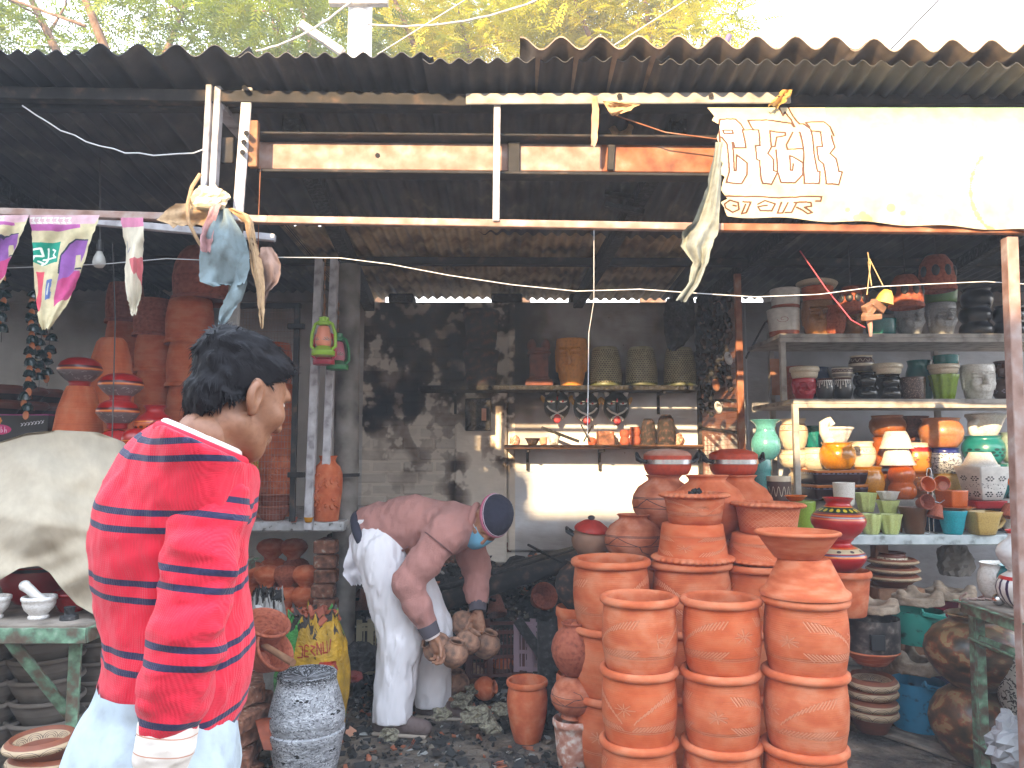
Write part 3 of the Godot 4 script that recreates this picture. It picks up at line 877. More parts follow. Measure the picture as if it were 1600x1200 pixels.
func setting() -> void:
	gnoise.seed = 3
	gnoise.frequency = 3.0
	gnoise.fractal_octaves = 4
	var xs := [-300.0, -60.0, -15.0, -6.0, -5.0]
	var zs := [120.0, 30.0, 8.0, 2.0, 0.0, -1.0]
	for k in range(1, 161):
		xs.append(-5.0 + k * 0.0625)
	xs.append_array([6.0, 15.0, 60.0, 300.0])
	for k in range(1, 101):
		zs.append(-1.0 - k * 0.05)
	zs.append_array([-7.0, -9.0, -16.0, -50.0, -300.0])
	var pts := []
	for z in zs:
		for x in xs:
			pts.append(Vector3(x, ground_height(x, z), z))
	var g := MB.new()
	g.grid(pts, xs.size())
	var soil := ntex("soil", 0.008, [[0.0, Color(0.15, 0.14, 0.135)], [0.35, Color(0.28, 0.255, 0.235)], [0.6, Color(0.42, 0.375, 0.33)], [0.85, Color(0.5, 0.45, 0.4)], [1.0, Color(0.58, 0.54, 0.5)]], 71, 7, 1024)
	struct("ground", g.mesh(), mat("soil", Color.WHITE, 0.92, {"tex": soil, "tri": 0.42, "world": true, "h": gtex("soil_h", 0.03, 72, 6, 1024), "hs": 2.5}))
	# the street's far side, behind the viewer: its roofline keeps the low sun off the stall's lower half
	var b := thing("street_building", "plain cream building block across the street from the stall", "building", Vector3(0, 0, 9.0))
	var w := MB.new()
	w.box(Transform3D(Basis(), Vector3(14.3, 3.0, 4.0)), Vector3(40, 6.0, 7.6), 0.02)
	var wing := Transform3D(Basis(Vector3.UP, deg_to_rad(-20)), Vector3(-5.67, 0, 0.2))     # the taller wing follows the bend of the street
	w.box(wing * Transform3D(Basis(), Vector3(-12, 4.75, 3.8)), Vector3(24, 9.5, 7.6), 0.02)
	var tower := Transform3D(Basis(Vector3.UP, deg_to_rad(-20)), Vector3(-5.29, 0, 0.2))
	w.box(tower * Transform3D(Basis(), Vector3(-0.23, 3.345, 3.9)), Vector3(0.42, 6.69, 7.4), 0.02)
	obj("wall", w.mesh(), mat("far_wall", Color(0.8, 0.74, 0.66), 0.9, {"tex": mottle(), "tri": 0.3, "world": true}), b)
	var rf := MB.new()
	rf.box(Transform3D(Basis(), Vector3(14.3, 6.12, 4.0)), Vector3(39.9, 0.24, 8.0), 0.02)
	rf.box(wing * Transform3D(Basis(), Vector3(-12, 9.62, 3.8)), Vector3(24, 0.24, 7.8), 0.02)
	obj("roof", rf.mesh(), mats["concrete"], b)
	var win := MB.new()
	win.box(Transform3D(), Vector3(1.5, 1.7, 0.12), 0.02)
	var wm := win.mesh()
	for f in 2:
		for k in range(5, 12):
			obj("window", wm, mat("shutter", Color(0.3, 0.34, 0.36), 0.5), b, Transform3D(Basis(), Vector3(-28 + k * 5.2, 1.7 + f * 2.6, 0.17)))
	back_wall()
	trees()

func world_uv(b: MB) -> void:
	for k in b.v.size():
		b.t[k] = Vector2((b.v[k].x + 4.0) / 8.0, (2.8 - b.v[k].y) / 2.8)

func soot_texture() -> Texture2D:
	var w := 1400
	var h := 490
	var a := nz(w, h, 0.006, 81, 5)
	var b := nz(w, h, 0.02, 82, 5)
	var st := nz(w, h, 0.012, 84, 3)
	var pe := nz(w, h, 0.045, 83, 3, FastNoiseLite.TYPE_CELLULAR)
	var per := PackedFloat32Array()
	for k in 1200:
		per.append(rng.randf() - 0.5)
	var o := PackedByteArray()
	o.resize(w * h * 3)
	for y in h:
		var hh := 2.8 - (y + 0.5) / h * 2.8
		for x in w:
			var xx := (x + 0.5) / w * 8.0 - 4.0
			var k := y * w + x
			var n := a[k] / 255.0 - 0.5
			var n2 := b[k] / 255.0 - 0.5
			var streak := st[(y / 6) * w + x] / 255.0 - 0.5
			var s := 0.0
			var c := Vector3(0.87, 0.88, 0.9)
			if xx < -1.14:                      # left bay: dull grey plaster
				c = Vector3(0.8, 0.79, 0.78)
				s = 0.04 + smoothstep(2.1, 2.6, hh) * 0.35 + n * 0.35
			elif xx < 0.02:                     # burnt corner
				c = Vector3(0.88, 0.84, 0.79)
				var top := smoothstep(1.35, 1.95, hh + n * 0.9)
				s = lerpf(-0.08, 0.58, top) + n * 0.45 + n2 * 0.6 + streak * 0.5
				var row := int((hh - 0.087) / 0.086)
				s += 0.2 * per[posmod(row * 37 + int((xx + 1.3 + (0.12 if row % 2 else 0.0)) / 0.238) * 7, 1200)]
				s += 0.6 * exp(-pow((xx + 0.86 + n * 0.3) / 0.16, 2.0)) * smoothstep(0.95, 1.3, hh)
				s += 0.6 * exp(-pow((xx + 0.42) / 0.1, 2.0))
				var peel := pe[k] / 255.0
				s -= 0.55 * smoothstep(0.16, -0.12, peel + n2 * 1.1 - 0.34 - n * 0.4 - streak * 0.3)
			elif xx < 1.62:
				s = smoothstep(1.5, 2.6, hh + n * 0.5) * 0.42 + n * 0.35 + n2 * 0.2 - 0.05
				s += 0.5 * exp(-pow((hh - 1.98) / 0.1, 2.0)) + 0.55 * smoothstep(0.5, 0.0, xx) * smoothstep(1.1, 2.0, hh)
				s += 0.35 * smoothstep(0.95, 0.75, hh)
				if pe[k] < 14 and b[k] > 150:
					s += 0.5
			else:
				c = Vector3(0.72, 0.73, 0.76)
				s = 0.04 + smoothstep(2.1, 2.6, hh) * 0.3 + n * 0.4
			s = clampf(s, 0.0, 1.0)
			var soot := Vector3(0.13, 0.128, 0.13)
			var brown := Vector3(0.38, 0.32, 0.28)
			var q := c.lerp(brown, clampf(s * 1.7, 0, 1)).lerp(soot, clampf(s * 1.7 - 0.7, 0, 1)) * (1.0 + n2 * 0.12)
			o[k * 3] = clampi(int(q.x * 255), 0, 255)
			o[k * 3 + 1] = clampi(int(q.y * 255), 0, 255)
			o[k * 3 + 2] = clampi(int(q.z * 255), 0, 255)
	return ImageTexture.create_from_image(Image.create_from_data(w, h, false, Image.FORMAT_RGB8, o))

func back_wall() -> void:
	var m := mat("soot_wall", Color.WHITE, 0.9, {"tex": soot_texture(), "h": gtex("plaster_h", 0.02, 85, 6, 1024), "hs": 0.9, "vc": true})
	var top := Y(470, 5.8)
	var t := thing("back_wall", "smoke-blackened whitewashed brick back wall of the stall", "wall", Vector3.ZERO)
	var core := MB.new()
	core.box(Transform3D(Basis(), Vector3(0, top / 2, -5.97)), Vector3(13, top, 0.24), 0.01)
	core.box(Transform3D(Basis(), Vector3(-3.84, top + 0.06, -5.95)), Vector3(5.3, 0.13, 0.2), 0.01)
	core.box(Transform3D(Basis(), Vector3(4.2, top + 0.05, -5.95)), Vector3(4.4, 0.1, 0.2), 0.01)
	world_uv(core)
	obj("masonry", core.mesh(), m, t)
	var pl := MB.new()
	pl.box(Transform3D(Basis(), Vector3(0.88, (top + 0.74) / 2 - 0.02, -5.825)), Vector3(1.82, top - 0.72, 0.05), 0.012)
	world_uv(pl)
	obj("plaster", pl.mesh(), m, t)
	var pi := MB.new()
	pi.box(Transform3D(Basis(), Vector3(-0.235, 1.27, -5.815)), Vector3(0.39, 1.3, 0.07), 0.015)
	world_uv(pi)
	obj("plaster_panel", pi.mesh(), m, t)
	for r in 26:
		var y := 0.13 + r * 0.086
		var x := -1.3 + (0.12 if r % 2 else 0.0)
		while x < (1.8 if r < 8 else -0.5):
			var bx := MB.new()
			var sz := Vector3(0.226 + rng.randf_range(-0.006, 0.003), 0.074 + rng.randf_range(-0.004, 0.003), 0.05)
			var z := -5.866 + rng.randf_range(-0.011, 0.008)
			bx.col = Color.WHITE * rng.randf_range(0.82, 1.0)
			bx.col.a = 1.0
			bx.box(Transform3D(Basis.from_euler(Vector3(rng.randfn(0, 0.012), rng.randfn(0, 0.01), rng.randfn(0, 0.008))), Vector3(x + 0.115, y, z)), sz, 0.008)
			world_uv(bx)
			obj("brick", bx.mesh(), mats["brick"] if r < 8 and rng.randf() < 0.75 else m, t)
			x += 0.238
	for q in [[625, 40], [792, 50], [898, 14], [1068, 30], [1130, 50]]:      # charred pads between wall top and sheets
		var pad := MB.new()
		pad.box(Transform3D(Basis(), Vector3(X(q[0], 5.8, 2.6), top + 0.03, -5.93)), Vector3(q[1] * S(5.8), 0.07, 0.2), 0.01)
		obj("wall_pad", pad.mesh(), mats["char"], t)

func corrugated(x0: float, x1: float, d0: float, d1: float, h0: float, h1: float, pitch: float, amp: float, thick := 0.003, skew := 0.0) -> ArrayMesh:
	var cols := int((x1 - x0) / pitch * 10.0) + 1
	var rows := 9
	var top := []
	var bot := []
	for r in rows:
		var f := r / float(rows - 1)
		for k in cols:
			var x := lerpf(x0, x1, k / float(cols - 1))
			var y := lerpf(h0, h1, f) + amp * sin(TAU * x / pitch) + 0.006 * sin(x * 2.3 + f * 3.0)
			var p := Vector3(x, y, -lerpf(d0, d1, f) + skew * (x - x0))
			top.append(p + Vector3(0, thick, 0))
			bot.append(p)
	var b := MB.new()
	b.grid(bot, cols)
	b.grid(top, cols)
	for e in [0, rows - 1]:
		var edge := []
		for k in cols:
			edge.append(top[e * cols + k])
		for k in cols:
			edge.append(bot[e * cols + k])
		b.grid(edge, cols)
	return b.mesh()

func tree(label: String, at: Vector3, height: float, centre: Vector3, rad: Vector3, sprigs: int, hues: Array, sd: int) -> void:
	var r := RandomNumberGenerator.new()
	r.seed = sd
	var t := thing("neem_tree", label, "tree", at, 0.0, "trees behind the shed")
	var tb := MB.new()
	var c := centre - at
	var fork := Vector3(c.x * 0.35, height * 0.42, c.z * 0.3)
	tb.tube([Vector3.ZERO, Vector3(0.08, height * 0.2, 0), fork], 0.26, 0.19, 10)
	var tips := []
	for k in 5:
		var dir := Vector3(cos(k * 1.3 + sd), r.randf_range(0.2, 0.9), sin(k * 0.9 + sd))
		var tip := c + Vector3(dir.x * rad.x * 0.8, (dir.y - 0.35) * rad.y, dir.z * rad.z * 0.8)
		var mid := fork.lerp(tip, 0.5) + Vector3(r.randfn(0, 0.3), 0.3, r.randfn(0, 0.3))
		tb.tube([fork - Vector3(0, 0.2, 0), mid, tip], 0.11, 0.02, 7)
		for j in 2:
			var s := fork.lerp(tip, r.randf_range(0.4, 0.9))
			tb.tube([s, s + Vector3(r.randfn(0, 0.4), r.randf_range(0.1, 0.6), r.randfn(0, 0.4)), s + Vector3(r.randfn(0, 0.9), r.randf_range(0.0, 0.9), r.randfn(0, 0.9))], 0.025, 0.006, 5)
		tips.append(tip)
	obj("trunk", tb.mesh(), mats["bark"], t)
	var b := MB.new()
	var clumps := []
	for k in 60:
		var q := Vector3(r.randfn(0, 1), r.randfn(0, 1), r.randfn(0, 1)).normalized() * pow(r.randf(), 0.45)
		clumps.append(c + q * rad)
	for k in sprigs:
		var cl: int = r.randi() % clumps.size()
		var p: Vector3 = clumps[cl] + Vector3(r.randfn(0, 0.34), r.randfn(0, 0.26), r.randfn(0, 0.34))
		var hue: Color = hues[0].lerp(hues[1], clampf(fmod(cl * 0.37, 1.0) * 0.8 + r.randf() * 0.3, 0, 1))
		b.col = hue * r.randf_range(0.7, 1.2)
		b.col.a = 1.0
		var dir := Vector3(r.randfn(0, 1), r.randfn(-0.35, 0.35), r.randfn(0, 1)).normalized()
		var side := dir.cross(Vector3(r.randfn(0, 0.4), 1, r.randfn(0, 0.4))).normalized()
		var nn := side.cross(dir).normalized()
		for j in 6:
			var st := p + dir * (j * 0.042) + Vector3(0, -0.0016 * j * j, 0)
			for sg in [-1.0, 1.0]:
				var lf: Vector3 = (side * sg + dir * 0.55 + Vector3(0, -0.3, 0)).normalized()
				var ln := 0.105 - j * 0.007
				var wd := dir * 0.018
				var i0 := b.vert(st, nn)
				var i1 := b.vert(st + lf * ln * 0.45 + wd, nn)
				var i2 := b.vert(st + lf * ln, nn)
				var i3 := b.vert(st + lf * ln * 0.45 - wd, nn)
				b.quad(i0, i1, i2, i3)
	obj("crown", b.mesh(), mats["leaf"], t)

func trees() -> void:
	var green := Color(0.14, 0.2, 0.03)
	var olive := Color(0.32, 0.36, 0.04)
	var yellow := Color(0.66, 0.55, 0.04)
	tree("tall neem tree with forked brown trunk showing above dark tin eave", Vector3(-4.7, 0, -10.4), 9.0, Vector3(-4.8, 7.6, -10.4), Vector3(2.9, 2.2, 2.2), 5600, [green, olive], 2)
	tree("yellowing neem tree directly behind the white pole, brightest of the crowns", Vector3(0.2, 0, -11.5), 9.5, Vector3(-0.2, 8.2, -11.2), Vector3(2.2, 2.0, 2.2), 5200, [olive, yellow], 3)
	tree("green neem tree whose thin edge meets the open sky", Vector3(2.1, 0, -11.0), 9.0, Vector3(1.9, 7.6, -11.0), Vector3(1.5, 2.1, 1.8), 3600, [green, yellow], 4)
	tree("dim neem tree farther back between the forked trunk and white pole", Vector3(-2.6, 0, -14.0), 10.5, Vector3(-2.4, 9.4, -14.0), Vector3(2.6, 2.4, 2.0), 3800, [green, olive], 5)

func shed() -> void:
	# roof: one thing, its sheets parts; big-wave cement sheets and fine-wave tin
	var t := thing("corrugated_roof", "soot-blackened corrugated roof sheets of mixed wave size over the stall", "roof")
	var pr := 0.108
	var fy := 2.955
	var sheets := [[-8.6, -1.62, 0.073, 0.011, 0.0, "sooty_tin"], [-1.66, -1.0, 0.146, 0.024, 0.014, "sooty_tin"], [-1.04, -0.3, 0.073, 0.011, 0.0, "sooty_tin"], [-0.34, 0.6, 0.073, 0.011, -0.026, "sooty_tin"], [0.56, 1.9, 0.073, 0.012, -0.038, "sooty_tin"], [1.86, 4.8, 0.073, 0.012, -0.042, "sooty_tin"]]
	for q in sheets:
		var h0: float = fy + q[4]
		obj("roof_sheet", corrugated(q[0], q[1], 2.8, 4.5, h0, h0 - pr * 1.7, q[2], q[3]), mats[q[5]], t)
	for q in [[-8.6, -1.3, "sooty_tin"], [-1.35, -0.4, "burnt_tin"], [-0.45, 0.35, "burnt_tin"], [0.3, 1.2, "burnt_tin"], [1.15, 2.1, "sooty_tin"], [2.05, 4.8, "sooty_tin"]]:
		var h0 := fy - pr * 1.55 - 0.03
		obj("roof_sheet", corrugated(q[0], q[1], 4.35, 6.1, h0, 2.672, 0.073, 0.011), mats[q[2]], t)
	for q in [[0.03, 1.32, 0.0], [1.26, 2.6, -0.004], [2.5, 4.6, -0.008]]:     # cement sheets laid over the tin
		obj("cement_sheet", corrugated(q[0], q[1], 2.74, 4.6, fy + 0.005 + q[2], fy - pr * 1.8 + 0.03, 0.146, 0.025, 0.006), mats["asbestos"], t)
	# frame
	var fr := thing("stall_scaffold", "rusty steel post and beam scaffold along the stall front", "scaffold")
	var add := func(called: String, a: Vector3, c: Vector3, w: float, h: float, m: String, up := Vector3.UP):
		var b := MB.new()
		b.bar(a, c, w, h, 0.003, up)
		obj(called, b.mesh(), mats[m], fr)
	add.call("eave_purlin", P(-300, 143, 3.0), P(735, 160, 3.0), 0.05, 0.05, "sooty_steel")
	add.call("eave_packing", Vector3(-3.2, 2.895, -3.07), Vector3(3.4, 2.89, -3.07), 0.05, 0.08, "sooty_steel")
	add.call("eave_bar", P(728, 155, 2.96), P(1235, 153, 2.96), 0.012, 0.045, "grey_board")
	add.call("eave_purlin", P(735, 160, 3.03), P(2000, 158, 3.03), 0.05, 0.04, "sooty_steel")
	add.call("lower_rail", P(-300, 323, 3.0), P(420, 344, 3.0), 0.035, 0.03, "rusty_steel")
	add.call("lower_rail", P(419, 344, 3.0), P(1130, 356, 3.0), 0.035, 0.03, "rusty_steel")
	add.call("lower_rail", P(1129, 356, 3.0), P(2000, 364, 3.0), 0.035, 0.03, "orange_steel")
	add.call("inner_rail", P(140, 346, 3.16), P(430, 372, 3.16), 0.03, 0.03, "pale_steel")
	add.call("main_beam", P(405, 244, 3.09), P(940, 248, 3.09), 0.02, 0.115, "rusty_steel")
	add.call("main_beam", P(939, 248, 3.09), P(1900, 258, 3.09), 0.02, 0.115, "orange_steel")
	add.call("beam_flange", P(405, 213, 3.06), P(1900, 226, 3.06), 0.08, 0.01, "sooty_steel")
	add.call("beam_flange", P(405, 271, 3.06), P(1900, 286, 3.06), 0.08, 0.012, "sooty_steel")
	add.call("strap", P(803, 222, 3.07), P(803, 272, 3.07), 0.05, 0.012, "sooty_steel", Vector3.BACK)
	add.call("strap", P(956, 226, 3.07), P(954, 266, 3.07), 0.03, 0.012, "sooty_steel", Vector3.BACK)
	add.call("twin_post", P(329, 135, 2.99), P(318, 345, 2.99), 0.024, 0.04, "pale_steel", Vector3.BACK)
	add.call("twin_post", P(343, 137, 2.99), P(331, 345, 2.99), 0.026, 0.04, "pale_steel", Vector3.BACK)
	add.call("post", P(387, 137, 2.985), P(371, 345, 2.985), 0.042, 0.012, "pale_steel", Vector3.BACK)
	add.call("post", P(371, 346, 3.03), Vector3(P(371, 346, 3.03).x - 0.02, 0, -3.03), 0.042, 0.03, "concrete", Vector3.BACK)
	add.call("strut", P(777, 164, 2.985), P(775, 347, 2.985), 0.027, 0.027, "pale_steel", Vector3.BACK)
	add.call("joint_plate", P(398, 190, 3.0), P(396, 262, 3.0), 0.036, 0.03, "wood", Vector3.BACK)
	add.call("back_plate", P(356, 215, 3.02), P(355, 255, 3.02), 0.05, 0.012, "sooty_steel", Vector3.BACK)
	add.call("far_purlin", P(420, 212, 3.9), P(1900, 214, 3.9), 0.06, 0.05, "sooty_steel")
	add.call("far_purlin", Vector3(-4, 2.69, -4.9), Vector3(4, 2.66, -4.9), 0.06, 0.05, "sooty_steel")
	add.call("rafter", Vector3(-0.95, 2.84, -3.2), Vector3(-1.1, 2.57, -5.85), 0.08, 0.09, "char")
	add.call("rafter", Vector3(0.72, 2.84, -3.2), Vector3(0.5, 2.58, -5.85), 0.07, 0.09, "char")
	add.call("rafter", Vector3(1.75, 2.84, -3.2), Vector3(1.45, 2.58, -5.85), 0.07, 0.08, "char")
	add.call("rafter", Vector3(-2.6, 2.84, -3.2), Vector3(-2.6, 2.55, -5.85), 0.07, 0.08, "char")
	add.call("rafter", Vector3(2.9, 2.84, -3.2), Vector3(2.9, 2.54, -5.85), 0.07, 0.08, "char")
	var rp := P(1577, 372, 3.0)
	add.call("corner_post", rp, Vector3(X(1592, 3.0, 0.8), 0, -3.0), 0.045, 0.045, "rusty_steel", Vector3.BACK)
	var sq := MB.new()
	for s in [[0, 0.024, 0.055, 0.006], [0, -0.024, 0.055, 0.006], [0.024, 0, 0.006, 0.042], [-0.024, 0, 0.006, 0.042]]:
		sq.box(Transform3D(Basis(), P(361, 185, 3.15) + Vector3(s[0], s[1], 0)), Vector3(s[2], s[3], 0.3), 0.001)
	obj("square_tube", sq.mesh(), mats["pale_steel"], fr)
	for q in [[382, 137], [381, 222], [385, 208], [379, 238], [590, 243], [1111, 149], [968, 150]]:
		var bo := MB.new()
		bo.tube([P(q[0], q[1], 2.972), P(q[0], q[1], 2.94)], 0.011, 0.011, 6)
		obj("bolt", bo.mesh(), mats["sooty_steel"], fr)
	# pillar, pipes and angle posts between left and middle bay
	var pc := P(541, 600, 4.7)
	var pil := MB.new()
	pil.tube([Vector3(pc.x, 0, pc.z), Vector3(pc.x + 0.01, 1.3, pc.z), Vector3(pc.x, 2.6, pc.z)], 0.075, 0.075, 20)
	var po := thing("concrete_pillar", "round grey concrete pillar blackened on one side beside burnt wall", "pillar")
	obj("shaft", pil.mesh(), mats["concrete"], po)
	var cl := MB.new()
	cl.bar(P(500, 744, 4.58), P(562, 742, 4.58), 0.02, 0.02)
	obj("clamp", cl.mesh(), mats["sooty_steel"], po)
	for q in [[498, 4.45, "pale pipe standing in front of the grey pillar, hooked lantern before it"], [522, 4.5, "slim angle iron post touching the round concrete pillar"]]:
		var a := P(q[0], 402, q[1])
		var b2 := MB.new()
		b2.bar(a, Vector3(a.x - 0.03, 1.0, a.z), 0.045, 0.008, 0.002, Vector3.BACK)
		b2.bar(a + Vector3(0.02, -0.02, -0.02), Vector3(a.x - 0.01, 1.0, a.z - 0.02), 0.008, 0.04, 0.002, Vector3.BACK)
		one("angle_post", q[2], "post", b2.mesh(), mats["pale_steel"], Transform3D(), "angle posts by the pillar")
	# wires
	var wire := func(label: String, pts: Array, r: float, m: String, group := "wires strung across the stall"):
		var b := MB.new()
		b.tube(pts, r, r, 5)
		one("wire", label, "wire", b.mesh(), mats[m], Transform3D(), group)
	var sag := func(a: Vector3, c: Vector3, s: float, n := 14) -> Array:
		var o := []
		for k in n + 1:
			var f := k / float(n)
			o.append(a.lerp(c, f) + Vector3(0.004 * sin(k * 2.1), -s * 4.0 * f * (1.0 - f) + 0.004 * sin(k * 3.7), 0))
		return o
	wire.call("slack pale wire drooping from eave purlin to twin white posts", sag.call(P(35, 165, 2.96), P(322, 234, 2.96), 0.09), 0.003, "wire")
	var w2 := []
	for q in [[-80, 425], [0, 419], [90, 416], [170, 412], [260, 404], [330, 407], [420, 402], [530, 403], [610, 413], [700, 430], [800, 445], [900, 455], [1000, 452], [1100, 459], [1180, 464], [1280, 460], [1370, 448], [1450, 444], [1540, 440], [1650, 447]]:
		w2.append(P(q[0], q[1], 3.12))
	wire.call("long pale wire running the whole stall width below the lower rail", w2, 0.0022, "wire")
	wire.call("thin wire hanging straight down before the masks", [P(928, 360, 3.06), P(928, 470, 3.1), P(920, 520, 3.3), P(918, 680, 3.3)], 0.0018, "wire")
	wire.call("rust-red cord slanting from eave to torn banner edge", [P(960, 180, 2.98), P(1040, 207, 2.98), P(1125, 218, 2.98)], 0.003, "orange_steel")
	wire.call("thin cord hanging beside the steel post with bolts", [P(407, 260, 3.02), P(404, 340, 3.02), P(402, 470, 3.05)], 0.002, "orange_steel")
	wire.call("pair of twisted cords hanging before stacked planters", [P(176, 380, 3.3), P(180, 500, 3.3), P(175, 690, 3.3)], 0.003, "dark_wire")
	wire.call("dark cable looping down the grey wall beside shelf rack", [P(1235, 470, 5.3), P(1195, 505, 5.4), P(1165, 560, 5.5)], 0.008, "dark_wire")
	# beyond the roof
	var pole := thing("utility_pole", "white painted concrete utility pole rising behind the roof", "pole", Vector3(X(560, 8.0, 5.0), 0, -8.0))
	var pb := MB.new()
	pb.tube([Vector3.ZERO, Vector3(0, 9, 0)], 0.15, 0.12, 20)
	obj("shaft", pb.mesh(), mat("pole_white", Color(0.88, 0.87, 0.87), 0.7, {"tex": mottle(), "tri": 1.0}), pole)
	var ca := MB.new()
	ca.bar(P(470, 38, 7.8) - pole.position, P(535, 82, 7.8) - pole.position, 0.08, 0.08)
	obj("stay_arm", ca.mesh(), mats["grey_board"], pole)
	var cb := MB.new()
	cb.bar(P(515, 2, 7.85) - pole.position, P(606, 2, 7.85) - pole.position, 0.08, 0.09)
	obj("cross_arm", cb.mesh(), mats["grey_board"], pole)
	wire.call("thick grey cable swooping from treetops to white utility pole", sag.call(P(400, 80, 7.6), P(560, -8, 7.6), 0.1), 0.012, "grey_board", "overhead cables")
	wire.call("thick pale cable sagging away from white pole over yellow leaves", sag.call(P(575, 38, 7.9), P(840, 0, 7.9), 0.12), 0.012, "grey_board", "overhead cables")
	wire.call("straight thin line rising across leaves beside the white pole", [P(590, 85, 7.5), P(730, -2, 7.5)], 0.007, "grey_board", "overhead cables")
	wire.call("straight thin line rising from the pale cement sheets", [P(905, 105, 6.0), P(1085, -8, 6.0)], 0.006, "grey_board", "overhead cables")
	wire.call("lone violet-grey line climbing into the white open sky", [P(1362, 108, 6.0), P(1470, -4, 6.0)], 0.009, "dark_wire", "overhead cables")
	var pp := MB.new()
	pp.tube([P(1112, 112, 4.2), P(1128, 80, 4.2), P(1140, 55, 4.2)], 0.016, 0.016, 10)
	one("vent_pipe", "short bent violet-grey pipe poking above the pale roof sheets", "pipe", pp.mesh(), mat("violet_pipe", Color(0.35, 0.3, 0.42), 0.5))

# ---------------------------------------------------------------- left bay
func nth(k: int) -> String:
	return ["lowest", "second lowest", "third lowest", "fourth from below", "fifth from below", "sixth from below", "seventh from below", "eighth from below", "ninth from below", "tenth from below", "eleventh from below"][k]

func left_bay() -> void:
	var clay: Material = mats["ridged"]
	# whitewashed slab on a brick pier
	var slab := thing("display_slab", "sooty whitewashed concrete slab on brick pier beside grey pillar", "counter")
	var sb := MB.new()
	var sl_y := Y(815, 4.5)
	var sx0 := X(-260, 4.5, sl_y)
	var sx1 := X(538, 4.5, sl_y)
	sb.box(Transform3D(Basis(), Vector3((sx0 + sx1) / 2, sl_y - 0.028, -5.13)), Vector3(sx1 - sx0, 0.056, 1.28), 0.008)
	obj("slab", sb.mesh(), mats["whitewash"], slab)
	var px := X(508, 4.55, 0.8)
	for k in 11:
		var bb := MB.new()
		bb.box(Transform3D(Basis.from_euler(Vector3(0, rng.randfn(0, 0.03), rng.randfn(0, 0.01))), Vector3(px + rng.randfn(0, 0.004), 0.045 + k * 0.0845, -4.66)), Vector3(0.132, 0.078, 0.23), 0.009)
		obj("brick", bb.mesh(), mats["brick"], slab)
	for k in 11:
		var bb2 := MB.new()
		bb2.box(Transform3D(Basis(), Vector3(px + rng.randfn(0, 0.004), 0.045 + k * 0.0845, -5.2)), Vector3(0.15, 0.078, 0.6), 0.009)
		obj("brick", bb2.mesh(), mats["char"], slab)
	# upturned planters stacked on the slab
	var g := "upturned planters stacked on the slab"
	var cols := [[243, 4.72, 60, 0.222, 6, "in the column behind the red painted double pot"], [300, 4.62, 72, 0.262, 5, "in the wide column behind the striped sweater man's head"], [196, 5.05, 56, 0.25, 6, "in the rear column half hidden behind hanging cords"], [425, 4.9, 66, 0.27, 4, "in the dim column behind the wire mesh door"]]
	for c in cols:
		for k in c[4]:
			var lab := "upturned planter, %s %s" % [nth(k), c[5]]
			pot("terracotta_planter", lab, "planter", "upturned", c[0] + rng.randfn(0, 1.2) - k * 0.3, c[1], sl_y + k * c[3], c[2] * (1.0 + 0.02 * (c[4] - k)), c[3] * 1.06, clay if k < 5 else mats["red_clay"], g)
	pot("clay_dome", "large domed upturned terracotta pot crowning the widest planter column", "planter", "egg", 318, 4.62, sl_y + 5 * 0.262, 92, 0.34, mats["red_clay"])
	# table top under burlap, with pots behind it
	var ty := 0.86
	pot("clay_jar", "tall rounded ridged terracotta jar behind the smaller bottle-shaped jar", "jar", "egg", 172, 4.2, 1.29, 72, 0.78, clay)
	for q in [[122, 3.75, 74, 0, "under the bottle-shaped jar"], [172, 4.2, 66, 0, "under the tall rounded jar"], [186, 3.62, 62, 0, "under the red double pot"]]:
		pot("terracotta_planter", "upturned terracotta planter on table behind burlap, " + str(q[4]), "planter", "upturned", q[0], q[1], ty, q[2], 0.44, clay, "planters on the table behind burlap")
	pot("clay_jar", "bottle-shaped ridged terracotta jar carrying one red and silver painted pot", "jar", "jar", 122, 3.75, 1.3, 76, Y(604, 3.75) - 1.3, clay)
	var red := Color(0.62, 0.07, 0.07)
	var silver := Color(0.42, 0.36, 0.36)
	var redware := ware("red_silver", red, [[0.0, 0.2, red], [0.2, 0.55, silver], [0.26, 0.5, null, "worm", 10, Color(0.62, 0.58, 0.58)], [0.55, 0.63, Color(0.75, 0.3, 0.08)], [0.58, 0.605, Color(0.85, 0.55, 0.2)], [0.63, 0.7, Color(0.25, 0.05, 0.07)], [0.7, 1.0, red]])
	var orng := ware("red_orange", red, [[0.28, 0.5, Color(0.75, 0.33, 0.08)], [0.32, 0.46, null, "dots", 16, Color(0.3, 0.06, 0.05)], [0.52, 0.56, Color(0.85, 0.5, 0.15)], [0.2, 0.24, Color(0.85, 0.45, 0.12)]])
	var rp := "red painted pots on the burlap table"
	pot("painted_pot", "red pot with silver belly balanced on the bottle-shaped jar", "pot", "ball", 125, 3.75, Y(606, 3.75), 64, 0.15, redware, rp)
	pot("painted_pot", "upper of two stacked red and silver pots near hanging cords", "pot", "ball", 189, 3.6, Y(628, 3.6), 65, 0.135, redware, rp)
	pot("painted_pot", "lower of two stacked red and silver pots near hanging cords", "pot", "ball", 184, 3.6, Y(671, 3.6), 63, 0.14, redware, rp)
	pot("painted_pot", "plain red pot foot under the stacked red and silver pair", "pot", "ball", 180, 3.6, 1.3, 64, Y(671, 3.6) - 1.3, glaze("red", red), rp)
	pot("painted_pot", "small red pot with orange dotted neck beside sweater shoulder", "pot", "lota", 241, 3.65, Y(690, 3.65), 60, 0.17, orng, rp)
	pot("painted_pot", "round red pot with orange dotted belly nearest sweater shoulder", "pot", "ball", 258, 3.6, Y(705, 3.6), 56, 0.15, orng, rp)
	pot("painted_pot", "small orange-banded red pot peeping over burlap corner", "pot", "ball", 211, 3.4, Y(712, 3.4), 40, 0.12, orng, rp)
